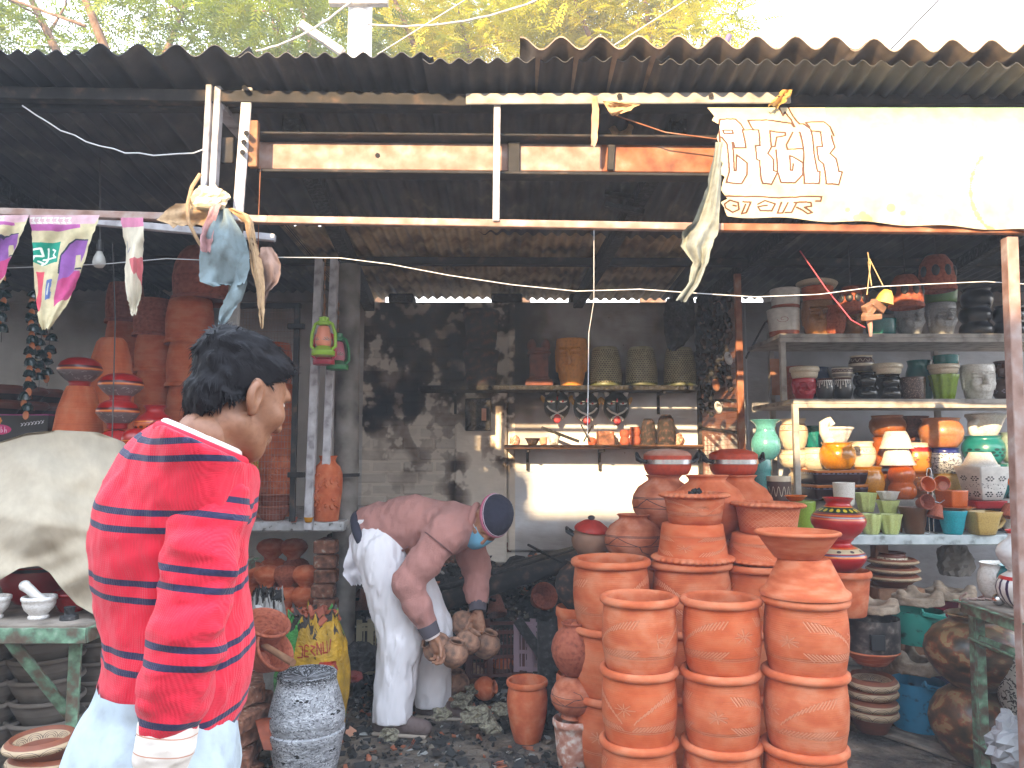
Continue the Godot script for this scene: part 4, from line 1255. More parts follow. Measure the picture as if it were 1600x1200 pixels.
	for q in [[241, 3.65, 1.3, 58], [258, 3.6, 1.3, 50], [211, 3.4, 1.3, 44]]:
		pot("clay_stand", "plain terracotta pot behind burlap, under the %s" % {241: "orange-necked red pot", 258: "dotted-belly red pot", 211: "orange-banded red pot"}[int(q[0])], "pot", "pot", q[0], q[1], ty, q[3], Y(705, 3.6) - ty - 0.01, clay, "stand pots behind burlap")
	# bowls in tall stacks, glazed rims
	var bowl_m := ware("dark_bowl", Color(0.42, 0.24, 0.19), [[0.0, 0.42, Color(0.2, 0.13, 0.12)], [0.42, 0.5, Color(0.09, 0.07, 0.07)], [0.5, 0.8, Color(0.45, 0.26, 0.2)], [0.8, 1.0, Color(0.52, 0.31, 0.25)]], 0.5, 0.2)
	for c in [[6, 4.35, 56, "at the far edge of slab"], [42, 4.5, 62, "behind the wind chimes"], [78, 4.65, 40, "beside the tall jar"]]:
		for k in 9:
			pot("clay_bowl", "dark-rimmed bowl, %s in the stack %s" % [nth(k), c[3]], "bowl", "plate_bowl", c[0] + rng.randfn(0, 1.0), c[1], sl_y + k * 0.085, c[2] * rng.randf_range(0.96, 1.04), 0.1, bowl_m, "dark bowls stacked on the slab")
	# gift box with a pink oval
	var bx := thing("carton", "black printed carton with pink oval logo behind burlap mound", "box", P(42, 690, 3.9) + Vector3(0, 0.065, 0))
	var im := flat_image(512, 192, Color(0.07, 0.06, 0.09))
	im.fill_rect(Rect2i(0, 0, 512, 10), Color(0.55, 0.15, 0.4))
	for y in 70:
		var hw := sqrt(maxf(0.0, 1.0 - pow((y - 35) / 35.0, 2))) * 100
		im.fill_rect(Rect2i(int(130 - hw), 70 + y, int(hw * 2), 1), Color(0.8, 0.12, 0.45))
	for k in 6:
		dot(im, Vector2(130 + cos(k * 1.05) * 16, 45 + sin(k * 1.05) * 16), 9, Color(0.85, 0.5, 0.12))
	var x0 := 62.0
	for gl in [[[22, 0], [6, 4], [8, 16], [22, 24], [16, 38], [0, 38]], [[4, 0], [4, 38], [8, 20], [18, 22], [18, 38]], [[2, 18], [2, 38], [18, 36], [18, 18]], [[4, 0], [4, 38], [18, 32], [14, 20], [4, 22]], [[4, 0], [4, 38], [8, 20], [18, 22], [18, 38]]]:
		var pts := []
		for p in gl:
			pts.append(Vector2(x0 + p[0], 86 + p[1]))
		stroke(im, pts, 4, Color(0.95, 0.85, 0.92))
		x0 += 28
	for k in 7:
		stroke(im, [Vector2(300 + k * 26, 62 - k * 3), Vector2(316 + k * 26, 74 - k * 3), Vector2(302 + k * 26, 82 - k * 3), Vector2(320 + k * 26, 60 - k * 3)], 4, Color(0.85, 0.85, 0.88))
	for k in 3:
		stroke(im, [Vector2(20, 158 + k * 11), Vector2(120 - k * 20, 158 + k * 11)], 4, Color(0.7, 0.7, 0.72))
	var b := MB.new()
	b.box(Transform3D(), Vector3(0.33, 0.14, 0.2), 0.004)
	for k in b.v.size():
		b.t[k] = Vector2((b.v[k].x + 0.165) / 0.33, (0.07 - b.v[k].y) / 0.14)
	obj("carton_body", b.mesh(), mat("carton_print", Color.WHITE, 0.4, {"tex": rgb8(im)}), bx)
	var cr := MB.new()
	for k in 3:
		cr.box(Transform3D(Basis(), Vector3(0, -0.66 + k * 0.24, -0.02)), Vector3(0.36, 0.1, 0.26), 0.006)
	for sx in [-0.17, 0.17]:
		cr.box(Transform3D(Basis(), Vector3(sx, -0.37, -0.02)), Vector3(0.03, 0.6, 0.24), 0.006)
	one("wooden_crate", "wooden slat crate carrying the black printed carton", "crate", cr.mesh(), mats["wood"], Transform3D(Basis(), bx.position))
	# vases on the slab's end
	pot("clay_vase", "tall terracotta vase with modelled figure relief standing at slab end", "vase", "relief", 511, 4.55, sl_y, 47, Y(712, 4.55) - sl_y, mats["smooth_clay"], "", {"segs": 96, "turn": 1.2, "lathe": {"n": 5, "a": 0.0}})
	pot("clay_pitcher", "terracotta pitcher with relief panel standing in two shallow bowls", "vase", "relief", 437, 4.6, Y(775, 4.6), 48, Y(709, 4.6) - Y(775, 4.6), mats["smooth_clay"], "", {"segs": 96, "turn": 0.4})
	for q in [[511, 4.55, 47, sl_y, Y(712, 4.55) - sl_y], [437, 4.6, 48, Y(775, 4.6), Y(709, 4.6) - Y(775, 4.6)]]:     # the modelled figures
		var rel := MB.new()
		var rr: float = q[2] * 0.5 * S(q[1])
		for k in 34:
			var a := rng.randf_range(-1.1, 1.1)
			var f := rng.randf_range(0.16, 0.74)
			var ps := []
			for j in 5:
				var aa := a + 0.11 * sin(j * 0.9 + k)
				var ff := f + 0.028 * cos(j * 0.9 + k) + j * 0.01
				ps.append(Vector3(X(q[0], q[1], q[3] + 0.15) + sin(aa) * rr * (0.84 + 0.16 * sin(ff * 3.0)), q[3] + ff * q[4], -q[1] + cos(aa) * rr * (0.84 + 0.16 * sin(ff * 3.0))))
			rel.tube(ps, 0.008, 0.004, 6)
		var host: Node3D = get_node("clay_vase" if q[0] == 511 else "clay_pitcher")
		tag(obj("relief_figure", rel.mesh(), mats["smooth_clay"], host, host.transform.affine_inverse()), "", "", "", "stuff")
	pot("clay_bowl", "upper shallow terracotta bowl holding the relief pitcher", "bowl", "bowl", 430, 4.6, Y(793, 4.6), 62, 0.085, mats["red_clay"], "bowls under the relief pitcher")
	pot("clay_bowl", "lower shallow terracotta bowl on slab beneath relief pitcher", "bowl", "bowl", 427, 4.6, sl_y, 60, 0.09, mats["red_clay"], "bowls under the relief pitcher")
	pot("clay_lamp", "tiny terracotta cup beside yellow scrap on slab", "cup", "cup", 459, 4.45, sl_y, 13, 0.03, mats["red_clay"])
	pot("plastic_scrap", "small yellow melted scrap lying on slab near relief vase", "scrap", "cup", 482, 4.45, sl_y, 16, 0.03, glaze("yel", Color(0.8, 0.55, 0.06)))
	# round pots shelved under the slab
	var gm := "round pots kept under the slab"
	var under := [[476, 0], [446, 0], [416, 0], [392, 0.12], [460, 0.3], [426, 0.3]]
	for ci in under.size():
		for k in 6 if under[ci][1] < 0.2 else 7:
			var dd: float = 4.72 + under[ci][1]
			pot("round_pot", "round pot under slab, %s, column %s" % [nth(k), ["touching the brick pier", "one column from brick pier", "two columns from brick pier", "nearest striped sweater", "in back row by brick pier", "in back row farther from pier"][ci]], "pot", "ball", under[ci][0] + rng.randfn(0, 1.5), dd, k * 0.125, 44 * rng.randf_range(0.92, 1.08), 0.14, [mats["red_clay"], mats["smooth_clay"], mats["smooth_clay"]][(k + ci) % 3], gm)
	# wire mesh door
	var door := thing("mesh_door", "black framed wire mesh cage door before dim planter column", "door")
	var fx0 := X(366, 4.4, 1.7)
	var fx1 := X(461, 4.4, 1.7)
	var y0 := sl_y + 0.01
	var y1 := Y(478, 4.4)
	for q in [[Vector3(fx1, y0, -4.4), Vector3(fx1, y1, -4.4)], [Vector3(fx0, y0, -4.4), Vector3(fx0, y1, -4.4)], [Vector3(fx0, y1, -4.4), Vector3(fx1 + 0.02, y1, -4.4)]]:
		var fb := MB.new()
		fb.bar(q[0], q[1], 0.03, 0.03, 0.002, Vector3.BACK)
		obj("frame_bar", fb.mesh(), mats["sooty_steel"], door)
	for q in [510, 742]:
		var hb := MB.new()
		hb.bar(P(450, q, 4.37), P(476, q, 4.37), 0.03, 0.03)
		obj("hinge", hb.mesh(), mats["sooty_steel"], door)
	var mw := MB.new()
	var nx := 20
	for k in nx:
		var x := lerpf(fx0, fx1, k / float(nx - 1))
		mw.tube([Vector3(x, y0, -4.4), Vector3(x, y1, -4.4)], 0.0011, 0.0011, 4, false)
	for k in 34:
		var y := lerpf(y0, y1, k / 33.0)
		mw.tube([Vector3(fx0, y, -4.402), Vector3(fx1, y, -4.402)], 0.0011, 0.0011, 4, false)
	tag(obj("wire_mesh", mw.mesh(), mats["rusty_steel"], door), "", "", "", "stuff")
	var lat := MB.new()
	for k in 5:
		lat.bar(P(386 + k * 4, 690, 4.3), P(386 + k * 4, 760, 4.3), 0.008, 0.004, 0.001, Vector3.BACK)
	one("garland", "bright orange and green garland strip hanging beside the mesh door", "garland", lat.mesh(), mat("garland", Color.WHITE, 0.6, {"tex": ntex("garl", 0.03, [[0.0, Color(0.7, 0.12, 0.05)], [0.4, Color(0.85, 0.4, 0.05)], [0.55, Color(0.2, 0.45, 0.12)], [1.0, Color(0.85, 0.75, 0.2)]], 90, 3), "tri": 9.0}))

# ---------------------------------------------------------------- middle bay
func shelf(called: String, label: String, u0: float, u1: float, v: float, d0: float, d1: float, th: float, m: Material) -> float:
	var y := Y(v, d0)
	var b := MB.new()
	var a := X(u0, d0, y)
	var c := X(u1, d0, y)
	b.box(Transform3D(Basis(), Vector3((a + c) / 2, y - th / 2, -(d0 + d1) / 2)), Vector3(c - a, th, d1 - d0), 0.004)
	var t := thing(called, label, "shelf")
	obj("board", b.mesh(), m, t)
	for f in [0.12, 0.5, 0.88]:
		var br := MB.new()
		var x := lerpf(a, c, f)
		br.bar(Vector3(x, y - th - 0.012, -d0 - 0.03), Vector3(x, y - th - 0.012, -d1), 0.02, 0.02)
		br.bar(Vector3(x, y - th - 0.024, -d1 + 0.012), Vector3(x, y - th - 0.16, -d1 + 0.012), 0.02, 0.018, 0.002, Vector3.BACK)
		obj("bracket", br.mesh(), mats["sooty_steel"], t)
	return y

func face_pot(label: String, u: float, d: float, y: float, wpx: float, h: float, m: Material, group: String, smooth := false) -> MeshInstance3D:
	if not meshes.has("face_pot"):
		var f := Field.new(Vector3(-0.62, -0.05, -0.62), Vector3(0.62, 1.1, 0.72), 0.026)
		f.cap(Vector3(0, 0.0, 0), Vector3(0, 0.14, 0), 0.33, 0.3, 0.05)
		f.cap(Vector3(0, 0.3, 0), Vector3(0, 0.85, 0), 0.4, 0.47, 0.08, Vector3(1, 1, 0.95))
		f.cap(Vector3(0, 0.22, 0.2), Vector3(0, 0.3, 0.22), 0.2, 0.26, 0.1)
		f.cap(Vector3(0, 0.72, 0.42), Vector3(0, 0.5, 0.57), 0.045, 0.085, 0.03)
		f.cap(Vector3(-0.06, 0.49, 0.5), Vector3(0.06, 0.49, 0.5), 0.04, 0.04, 0.03)
		for s in [-1.0, 1.0]:
			f.cap(Vector3(0.06 * s, 0.73, 0.45), Vector3(0.3 * s, 0.75, 0.36), 0.045, 0.035, 0.02)
			f.cap(Vector3(0.1 * s, 0.645, 0.435), Vector3(0.26 * s, 0.645, 0.37), 0.05, 0.045, 0.02, Vector3(1, 0.6, 0.8))
			f.cap(Vector3(0.46 * s, 0.72, 0.0), Vector3(0.44 * s, 0.36, 0.03), 0.09, 0.07, 0.04, Vector3(0.5, 1, 1))
			f.ell(Vector3(0.22 * s, 0.45, 0.33), Vector3(0.13, 0.12, 0.1), 0.1)
		f.cap(Vector3(-0.12, 0.39, 0.44), Vector3(0.12, 0.39, 0.44), 0.042, 0.042, 0.012)
		f.cap(Vector3(-0.09, 0.325, 0.44), Vector3(0.09, 0.325, 0.44), 0.042, 0.042, 0.012)
		for s in [-1.0, 1.0]:
			f.cap(Vector3(0.1 * s, 0.69, 0.46), Vector3(0.28 * s, 0.69, 0.39), 0.03, 0.03, 0.02, Vector3.ONE, Basis(), true)
			f.cap(Vector3(0.1 * s, 0.6, 0.47), Vector3(0.27 * s, 0.61, 0.39), 0.022, 0.022, 0.02, Vector3.ONE, Basis(), true)
		f.cut(Vector3(0, 0.0, 0), Vector3(0, -1, 0))
		f.cut(Vector3(0, 1.0, 0), Vector3(0, 1, 0))
		f.cap(Vector3(0, 1.3, 0), Vector3(0, 0.75, 0), 0.4, 0.36, 0.03, Vector3.ONE, Basis(), true)
		var b := MB.new()
		f.mesh(b)
		meshes["face_pot"] = b.mesh()
	var s := S(d, y + h / 2)
	var x := Transform3D(Basis.from_euler(Vector3(0, rng.randf_range(-0.35, 0.35), 0)) * Basis.from_scale(Vector3(wpx * s, h, wpx * s)), Vector3((u - 800) * s, y, -d))
	return one("face_planter", label, "planter", meshes["face_pot"], m, x, group)

func middle_bay() -> void:
	var y := shelf("dark_shelf", "charred upper shelf across the back wall holding face planter", 655, 1092, 602, 5.5, 5.79, 0.035, mats["char"])
	pot("column_planter", "soot-black ribbed column planter at the burnt end of upper shelf", "planter", "tub", 752, 5.62, y, 58, Y(548, 5.62) - y, mats["sooty_clay"], "sooty column planters")
	pot("column_planter", "soot-black planter stacked on top of the ribbed column planter", "planter", "tub", 752, 5.62, Y(548, 5.62), 58, Y(486, 5.62) - Y(548, 5.62), mats["sooty_clay"], "sooty column planters")
	# little shrine-shaped planter
	var sp := thing("shrine_planter", "scorched four-sided terracotta shrine planter with notched top, on upper shelf", "planter", Vector3(X(842, 5.62, y), y, -5.62))
	var sb := MB.new()
	var hgt := Y(530, 5.62) - y
	for q in [[0.2, 0.0, 0.1], [0.185, 0.1, 0.14], [0.15, 0.14, 0.19], [0.135, 0.19, 0.66], [0.17, 0.66, 0.72], [0.145, 0.72, 0.8]]:
		sb.box(Transform3D(Basis(), Vector3(0, hgt * (q[1] + q[2]) / 2, 0)), Vector3(q[0], hgt * (q[2] - q[1]), q[0]), 0.006)
	obj("body", sb.mesh(), mats["dark_clay"], sp)
	for s in [-1, 1]:
		var hb := MB.new()
		hb.ball(Vector3(0.052 * s, hgt * 0.86, 0), Vector3(0.034, hgt * 0.14, 0.06))
		obj("horn", hb.mesh(), mats["dark_clay"], sp)
	face_pot("ochre face planter with closed mouth standing on upper shelf", 893, 5.6, y, 52, Y(530, 5.6) - y, mat("ochre", Color(0.84, 0.56, 0.22), 0.7, {"tex": mottle(), "tri": 1.5}), "")
	var hi := flat_image(1024, 512, Color(0.74, 0.7, 0.54))
	for r in 17:
		for k in 36:
			var c := Vector2((k + (0.5 if r % 2 else 0.0)) * 1024 / 36.0, 55 + r * 25.5)
			dot(hi, c + Vector2(rng.randfn(0, 1.0), rng.randfn(0, 1.0)), 8.6, Color(0.3, 0.24, 0.17))
	hi.fill_rect(Rect2i(0, 470, 1024, 42), Color(0.36, 0.38, 0.24))
	tint_noise(hi, 0.25, 0.01, 5)
	var hm := mat("cane_glaze", Color.WHITE, 0.45, {"tex": rgb8(hi), "h": rgb8(hi), "hs": 0.4})
	pot("cane_planter", "upturned pale green planter pierced with dark dots, beside ochre face", "planter", "hive", 946, 5.6, y, 52, Y(543, 5.6) - y, hm, "dotted planters on upper shelf")
	pot("cane_planter", "upturned dotted planter between two others on upper shelf", "planter", "hive", 1002, 5.6, y, 52, Y(543, 5.6) - y, hm, "dotted planters on upper shelf")
	pot("cane_planter", "upturned dotted planter below the hanging black cloth", "planter", "hive", 1062, 5.6, y, 52, Y(544, 5.6) - y, hm, "dotted planters on upper shelf")
	# masks on the wall
	for k in 3:
		mask([[870, 633], [916, 636], [963, 636]][k], ["horned black wall mask nearest the scorched panel", "horned black wall mask in the middle, behind hanging thread", "horned black wall mask farthest from scorched panel"][k])
	# meter box
	var mb := thing("meter_box", "burnt black electric meter box on the plaster panel", "box", P(747, 648, 5.72))
	var bb := MB.new()
	bb.box(Transform3D(), Vector3(0.19, 0.24, 0.08), 0.006)
	obj("case", bb.mesh(), mats["char"], mb)
	var lb := MB.new()
	lb.box(Transform3D(Basis(), Vector3(0.045, 0.0, 0.043)), Vector3(0.035, 0.09, 0.008), 0.001)
	obj("peeled_label", lb.mesh(), mats["pale_clay"], mb)
	# lower shelf and its scorched goods
	var y2 := shelf("lower_shelf", "sunlit wooden shelf below the masks with scorched goods", 788, 1100, 695, 5.48, 5.79, 0.03, mats["wood"])
	var junk := [["bottle", "scorched pale bottle lying at shelf's dark end", 812, "lota", 20, 0.07, "dusty_clay", 1.4], ["bowl", "small blackened bowl by the charred stick", 832, "bowl", 24, 0.05, "sooty_clay", 0.0], ["cup", "half-melted white cup dripping over the lower shelf edge", 866, "cup", 20, 0.07, "whitewash", 0.5], ["cup", "small scorched orange cup under crossed twigs", 924, "cup", 16, 0.045, "red_clay", 0.9], ["figurine", "little orange figurine beside carton stub", 976, "double", 16, 0.11, "red_clay", 0.0], ["figurine", "plump orange figurine next to dark idols", 992, "double", 19, 0.13, "red_clay", 0.0], ["idol", "dark burnt idol, shorter of two at shelf end", 1013, "egg", 24, 0.19, "sooty_clay", 0.0], ["idol", "dark burnt idol, taller of two at shelf end", 1041, "egg", 29, 0.22, "sooty_clay", 0.0], ["bowl", "tipped scorched bowl behind the lidded pot", 1066, "bowl", 22, 0.05, "dusty_clay", 1.2], ["cup", "pale scorched cup standing near the melted white cup", 850, "cup", 15, 0.05, "pale_clay", 0.3], ["figurine", "tiny scorched figurine between carton stub and orange figurine", 962, "lota", 12, 0.07, "sooty_clay", 0.2]]
	for q in junk:
		pot("scorched_" + str(q[0]), q[1], q[0], q[3], q[2], 5.58, y2 + (0.02 if q[7] > 1.0 else 0.0), q[4], q[5], mats[q[6]], "scorched goods on lower shelf", {"tilt": Vector2(0.0, -q[7])})
	var ct := MB.new()
	ct.box(Transform3D(Basis.from_euler(Vector3(0, 0.1, 0.02)), Vector3(X(946, 5.58, y2), y2 + 0.05, -5.58)), Vector3(0.115, 0.1, 0.09), 0.004)
	one("scorched_carton", "scorched square carton stub standing on lower shelf", "box", ct.mesh(), mats["brick"])
	var stk := MB.new()
	stk.bar(P(846, 668, 5.6), P(905, 690, 5.56), 0.03, 0.022)
	one("charred_stick", "charred stick leaning on the lower shelf under first mask", "stick", stk.mesh(), mats["char"])
	var tw := MB.new()
	tw.tube([P(908, 664, 5.6), P(922, 690, 5.56)], 0.006)
	tw.tube([P(926, 664, 5.58), P(912, 690, 5.55)], 0.006)
	one("crossed_twigs", "two crossed charred twigs on lower shelf", "twigs", tw.mesh(), mats["char"])
	# side screen of weld mesh receding along the stall, hung with burnt strings
	var sc := thing("mesh_screen", "rusty weld-mesh screen receding to back wall with sunlit lower part", "screen")
	var x0 := X(1158, 4.9, 1.6)
	var x1 := X(1096, 5.76, 1.6)
	var b0 := Y(725, 4.9)
	var b1 := Y(452, 4.9)
	var pm := MB.new()
	pm.bar(Vector3(x0, 0, -4.9), Vector3(x0, b1 + 0.1, -4.9), 0.042, 0.03, 0.002, Vector3.BACK)
	obj("post", pm.mesh(), mats["orange_steel"], sc)
	var pm2 := MB.new()
	pm2.bar(Vector3(x1 - 0.01, 0.3, -5.76), Vector3(x1 - 0.01, 2.5, -5.76), 0.03, 0.05, 0.002, Vector3.BACK)
	obj("post", pm2.mesh(), mats["sooty_steel"], sc)
	var mw := MB.new()
	for k in 44:
		var f := k / 43.0
		mw.tube([Vector3(lerpf(x0, x1, f), b0 - 0.2, -lerpf(4.92, 5.75, f)), Vector3(lerpf(x0, x1, f), b1, -lerpf(4.92, 5.75, f))], 0.0016, 0.0016, 4, false)
	for k in 38:
		var yy := lerpf(b0 - 0.2, b1, k / 37.0)
		mw.tube([Vector3(x0, yy, -4.92), Vector3(x1, yy, -5.75)], 0.0016, 0.0016, 4, false)
	tag(obj("weld_mesh", mw.mesh(), mats["orange_steel"], sc), "", "", "", "stuff")
	for q in [[0.0, 0.62], [0.1, 0.35], [0.2, 0.72]]:
		var rb := MB.new()
		rb.bar(Vector3(lerpf(x0, x1, 0.0), lerpf(b0, b1, q[1] * 0.5), -4.92), Vector3(x1, lerpf(b0, b1, q[1] * 0.5 + 0.05), -5.75), 0.02, 0.02)
		obj("rail", rb.mesh(), mats["sooty_steel"], sc)
	for k in 9:
		var f := 0.05 + k * 0.1
		var st := MB.new()
		var p := Vector3(lerpf(x0, x1, f) - 0.05, b1 - 0.02, -lerpf(4.92, 5.75, f))
		var yy := 0.0
		var ln := rng.randf_range(0.35, 0.8)
		while yy < ln:
			st.ball(p + Vector3(rng.randfn(0, 0.012), -yy, rng.randfn(0, 0.015)), Vector3(rng.randf_range(0.012, 0.03), rng.randf_range(0.02, 0.04), rng.randf_range(0.012, 0.03)), Basis.from_euler(Vector3(rng.randf(), rng.randf(), rng.randf())), 7, 5)
			yy += 0.035
		one("burnt_string", "string of burnt bells on mesh screen, %s from the orange post" % ["first", "second", "third", "fourth", "fifth", "sixth", "seventh", "eighth", "ninth"][k], "hanging", st.mesh(), mats["char"] if k % 3 else mats["sooty_clay"], Transform3D(), "burnt strings on the mesh screen")
	for q in [[1153, 560, 4.86, "whitewash", "white and red"], [1133, 602, 4.98, "orange_steel", "yellow"], [1137, 637, 4.95, "whitewash", "pale"]]:
		var cb := MB.new()
		cb.ball(P(q[0], q[1], q[2]) - Vector3(0.06, 0, 0), Vector3(0.025, 0.045, 0.025), Basis.from_euler(Vector3(0.3, 0.2, 0.4)), 10, 7)
		one("hanging_charm", "small %s charm hooked on the mesh screen in sunlight" % q[4], "charm", cb.mesh(), mats[q[3]], Transform3D(), "charms on the mesh screen")
	cloth("black_rag", "charred black cloth hanging from rafter above last dotted planter", "cloth", [[466, 1042, 1084], [490, 1036, 1086], [520, 1038, 1084], [540, 1042, 1068], [548, 1046, 1056]], 5.4, 10, 0.03, mats["char"], 5)

func mask(at: Array, label: String) -> void:
	var o := P(at[0], at[1], 5.74)
	var s := 0.0047
	var t := thing("horned_mask", label, "mask", o, 0.0, "horned masks on the back wall")
	t.scale = Vector3.ONE * 1.0
	var black := mat("mask_black", lin(0.012, 0.02, 0.02), 0.3, {"coat": 0.3})
	var white := mat("mask_white", lin(0.75, 0.73, 0.7), 0.5)
	var redm := mat("mask_red", lin(0.5, 0.05, 0.06), 0.45)
	var gold := mat("mask_gold", lin(0.45, 0.24, 0.05), 0.5)
	var f := MB.new()
	f.ball(Vector3(0, 0.0, 0), Vector3(21 * s, 25 * s, 0.055), Basis(), 24, 16)
	f.ball(Vector3(0, -0.01, 0.045), Vector3(0.014, 0.04, 0.025), Basis(), 12, 8)
	for sg in [-1.0, 1.0]:
		f.ball(Vector3(0.045 * sg, 0.03, 0.04), Vector3(0.034, 0.012, 0.018), Basis(Vector3.BACK, 0.15 * sg), 12, 8)
	obj("face", f.mesh(), black, t)
	for sg in [-1.0, 1.0]:
		var h := MB.new()
		h.tube([Vector3(14 * s * sg, 18 * s, 0.0), Vector3(17 * s * sg, 26 * s, 0.01), Vector3(19 * s * sg, 31 * s, 0.012)], 0.02, 0.012, 10)
		var horn := obj("horn", h.mesh(), white, t)
		var ht := MB.new()
		ht.tube([Vector3(18.4 * s * sg, 29 * s, 0.012), Vector3(19 * s * sg, 35 * s, 0.014)], 0.0135, 0.002, 10)
		obj("tip", ht.mesh(), redm, horn)
		var e := MB.new()
		e.ball(Vector3(21 * s * sg, 9 * s, 0.0), Vector3(0.017, 0.036, 0.012), Basis(Vector3.BACK, -0.5 * sg), 10, 7)
		obj("ear", e.mesh(), gold, t)
		var ey := MB.new()
		ey.ball(Vector3(9 * s * sg, 5 * s, 0.046), Vector3(0.032, 0.0115, 0.012), Basis(Vector3.BACK, 0.12 * sg), 12, 8)
		var eye := obj("eye", ey.mesh(), white, t)
		var ir := MB.new()
		ir.ball(Vector3(9 * s * sg, 5 * s, 0.055), Vector3(0.009, 0.008, 0.006), Basis(), 10, 7)
		obj("iris", ir.mesh(), redm, eye)
	var mu := MB.new()
	var pts := []
	for k in 13:
		var a := -1.0 + k / 6.0
		pts.append(Vector3(a * 16 * s, -11 * s + pow(absf(a), 2.5) * 9 * s - 2 * s * exp(-a * a * 30), 0.056 - absf(a) * 0.017))
	mu.tube(pts, 0.0075, 0.0075, 7)
	obj("moustache", mu.mesh(), white, t)
	var te := MB.new()
	for k in 9:
		var a := -1.0 + k / 4.0
		te.ball(Vector3(a * 9 * s, -15 * s - absf(a) * absf(a) * 5 * s, 0.042 - absf(a) * 0.01), Vector3(0.007, 0.013, 0.008), Basis(), 7, 5)
	obj("teeth", te.mesh(), white, t)
	var tg := MB.new()
	tg.ball(Vector3(0, -22 * s, 0.045), Vector3(0.027, 0.036, 0.01), Basis(), 12, 8)
	obj("tongue", tg.mesh(), redm, t)
	var bd := MB.new()
	bd.ball(Vector3(0, 10 * s, 0.052), Vector3(0.006, 0.016, 0.005), Basis(), 8, 6)
	obj("forehead_mark", bd.mesh(), redm, t)

# hanging cloth: rows of [v, u from, u to], folds in depth, ragged lower edge
func cloth(called: String, label: String, cat: String, rows: Array, d: float, cols: int, fold: float, m: Material, sd: int, group := "", lean := 0.0, sub := 4) -> MeshInstance3D:
	var q := FastNoiseLite.new()
	q.seed = sd
	q.frequency = 1.6
	q.fractal_octaves = 2
	var pts := []
	var n := rows.size()
	for r in (n - 1) * sub + 1:
		var a := mini(r / sub, n - 2)
		var f := (r - a * sub) / float(sub)
		var v := lerpf(rows[a][0], rows[a + 1][0], f)
		var ua := lerpf(rows[a][1], rows[a + 1][1], f)
		var ub := lerpf(rows[a][2], rows[a + 1][2], f)
		var g := r / float((n - 1) * sub)
		for k in cols:
			var w := k / float(cols - 1)
			var jag := q.get_noise_2d(w * 6.0 * 3.0 + 7.0, g * 30.0) * (1.5 if k > 0 and k < cols - 1 else 3.0)
			var dd := d + fold * (q.get_noise_2d(w * 0.9 + g * 0.3, g * 0.7 + sd) * 1.5 + 0.25 * sin(w * TAU * 1.3 + sd + g * 1.5)) * minf(1.0, g * 4.0 + 0.15) + lean * g
			pts.append(P(lerpf(ua, ub, w) + jag * 0.6 * float(k == 0 or k == cols - 1), v + jag * (3.0 if r == (n - 1) * sub else 0.3), dd))
	var b := MB.new()
	b.grid(pts, cols)
	return one(called, label, cat, b.mesh(), m, Transform3D(), group)

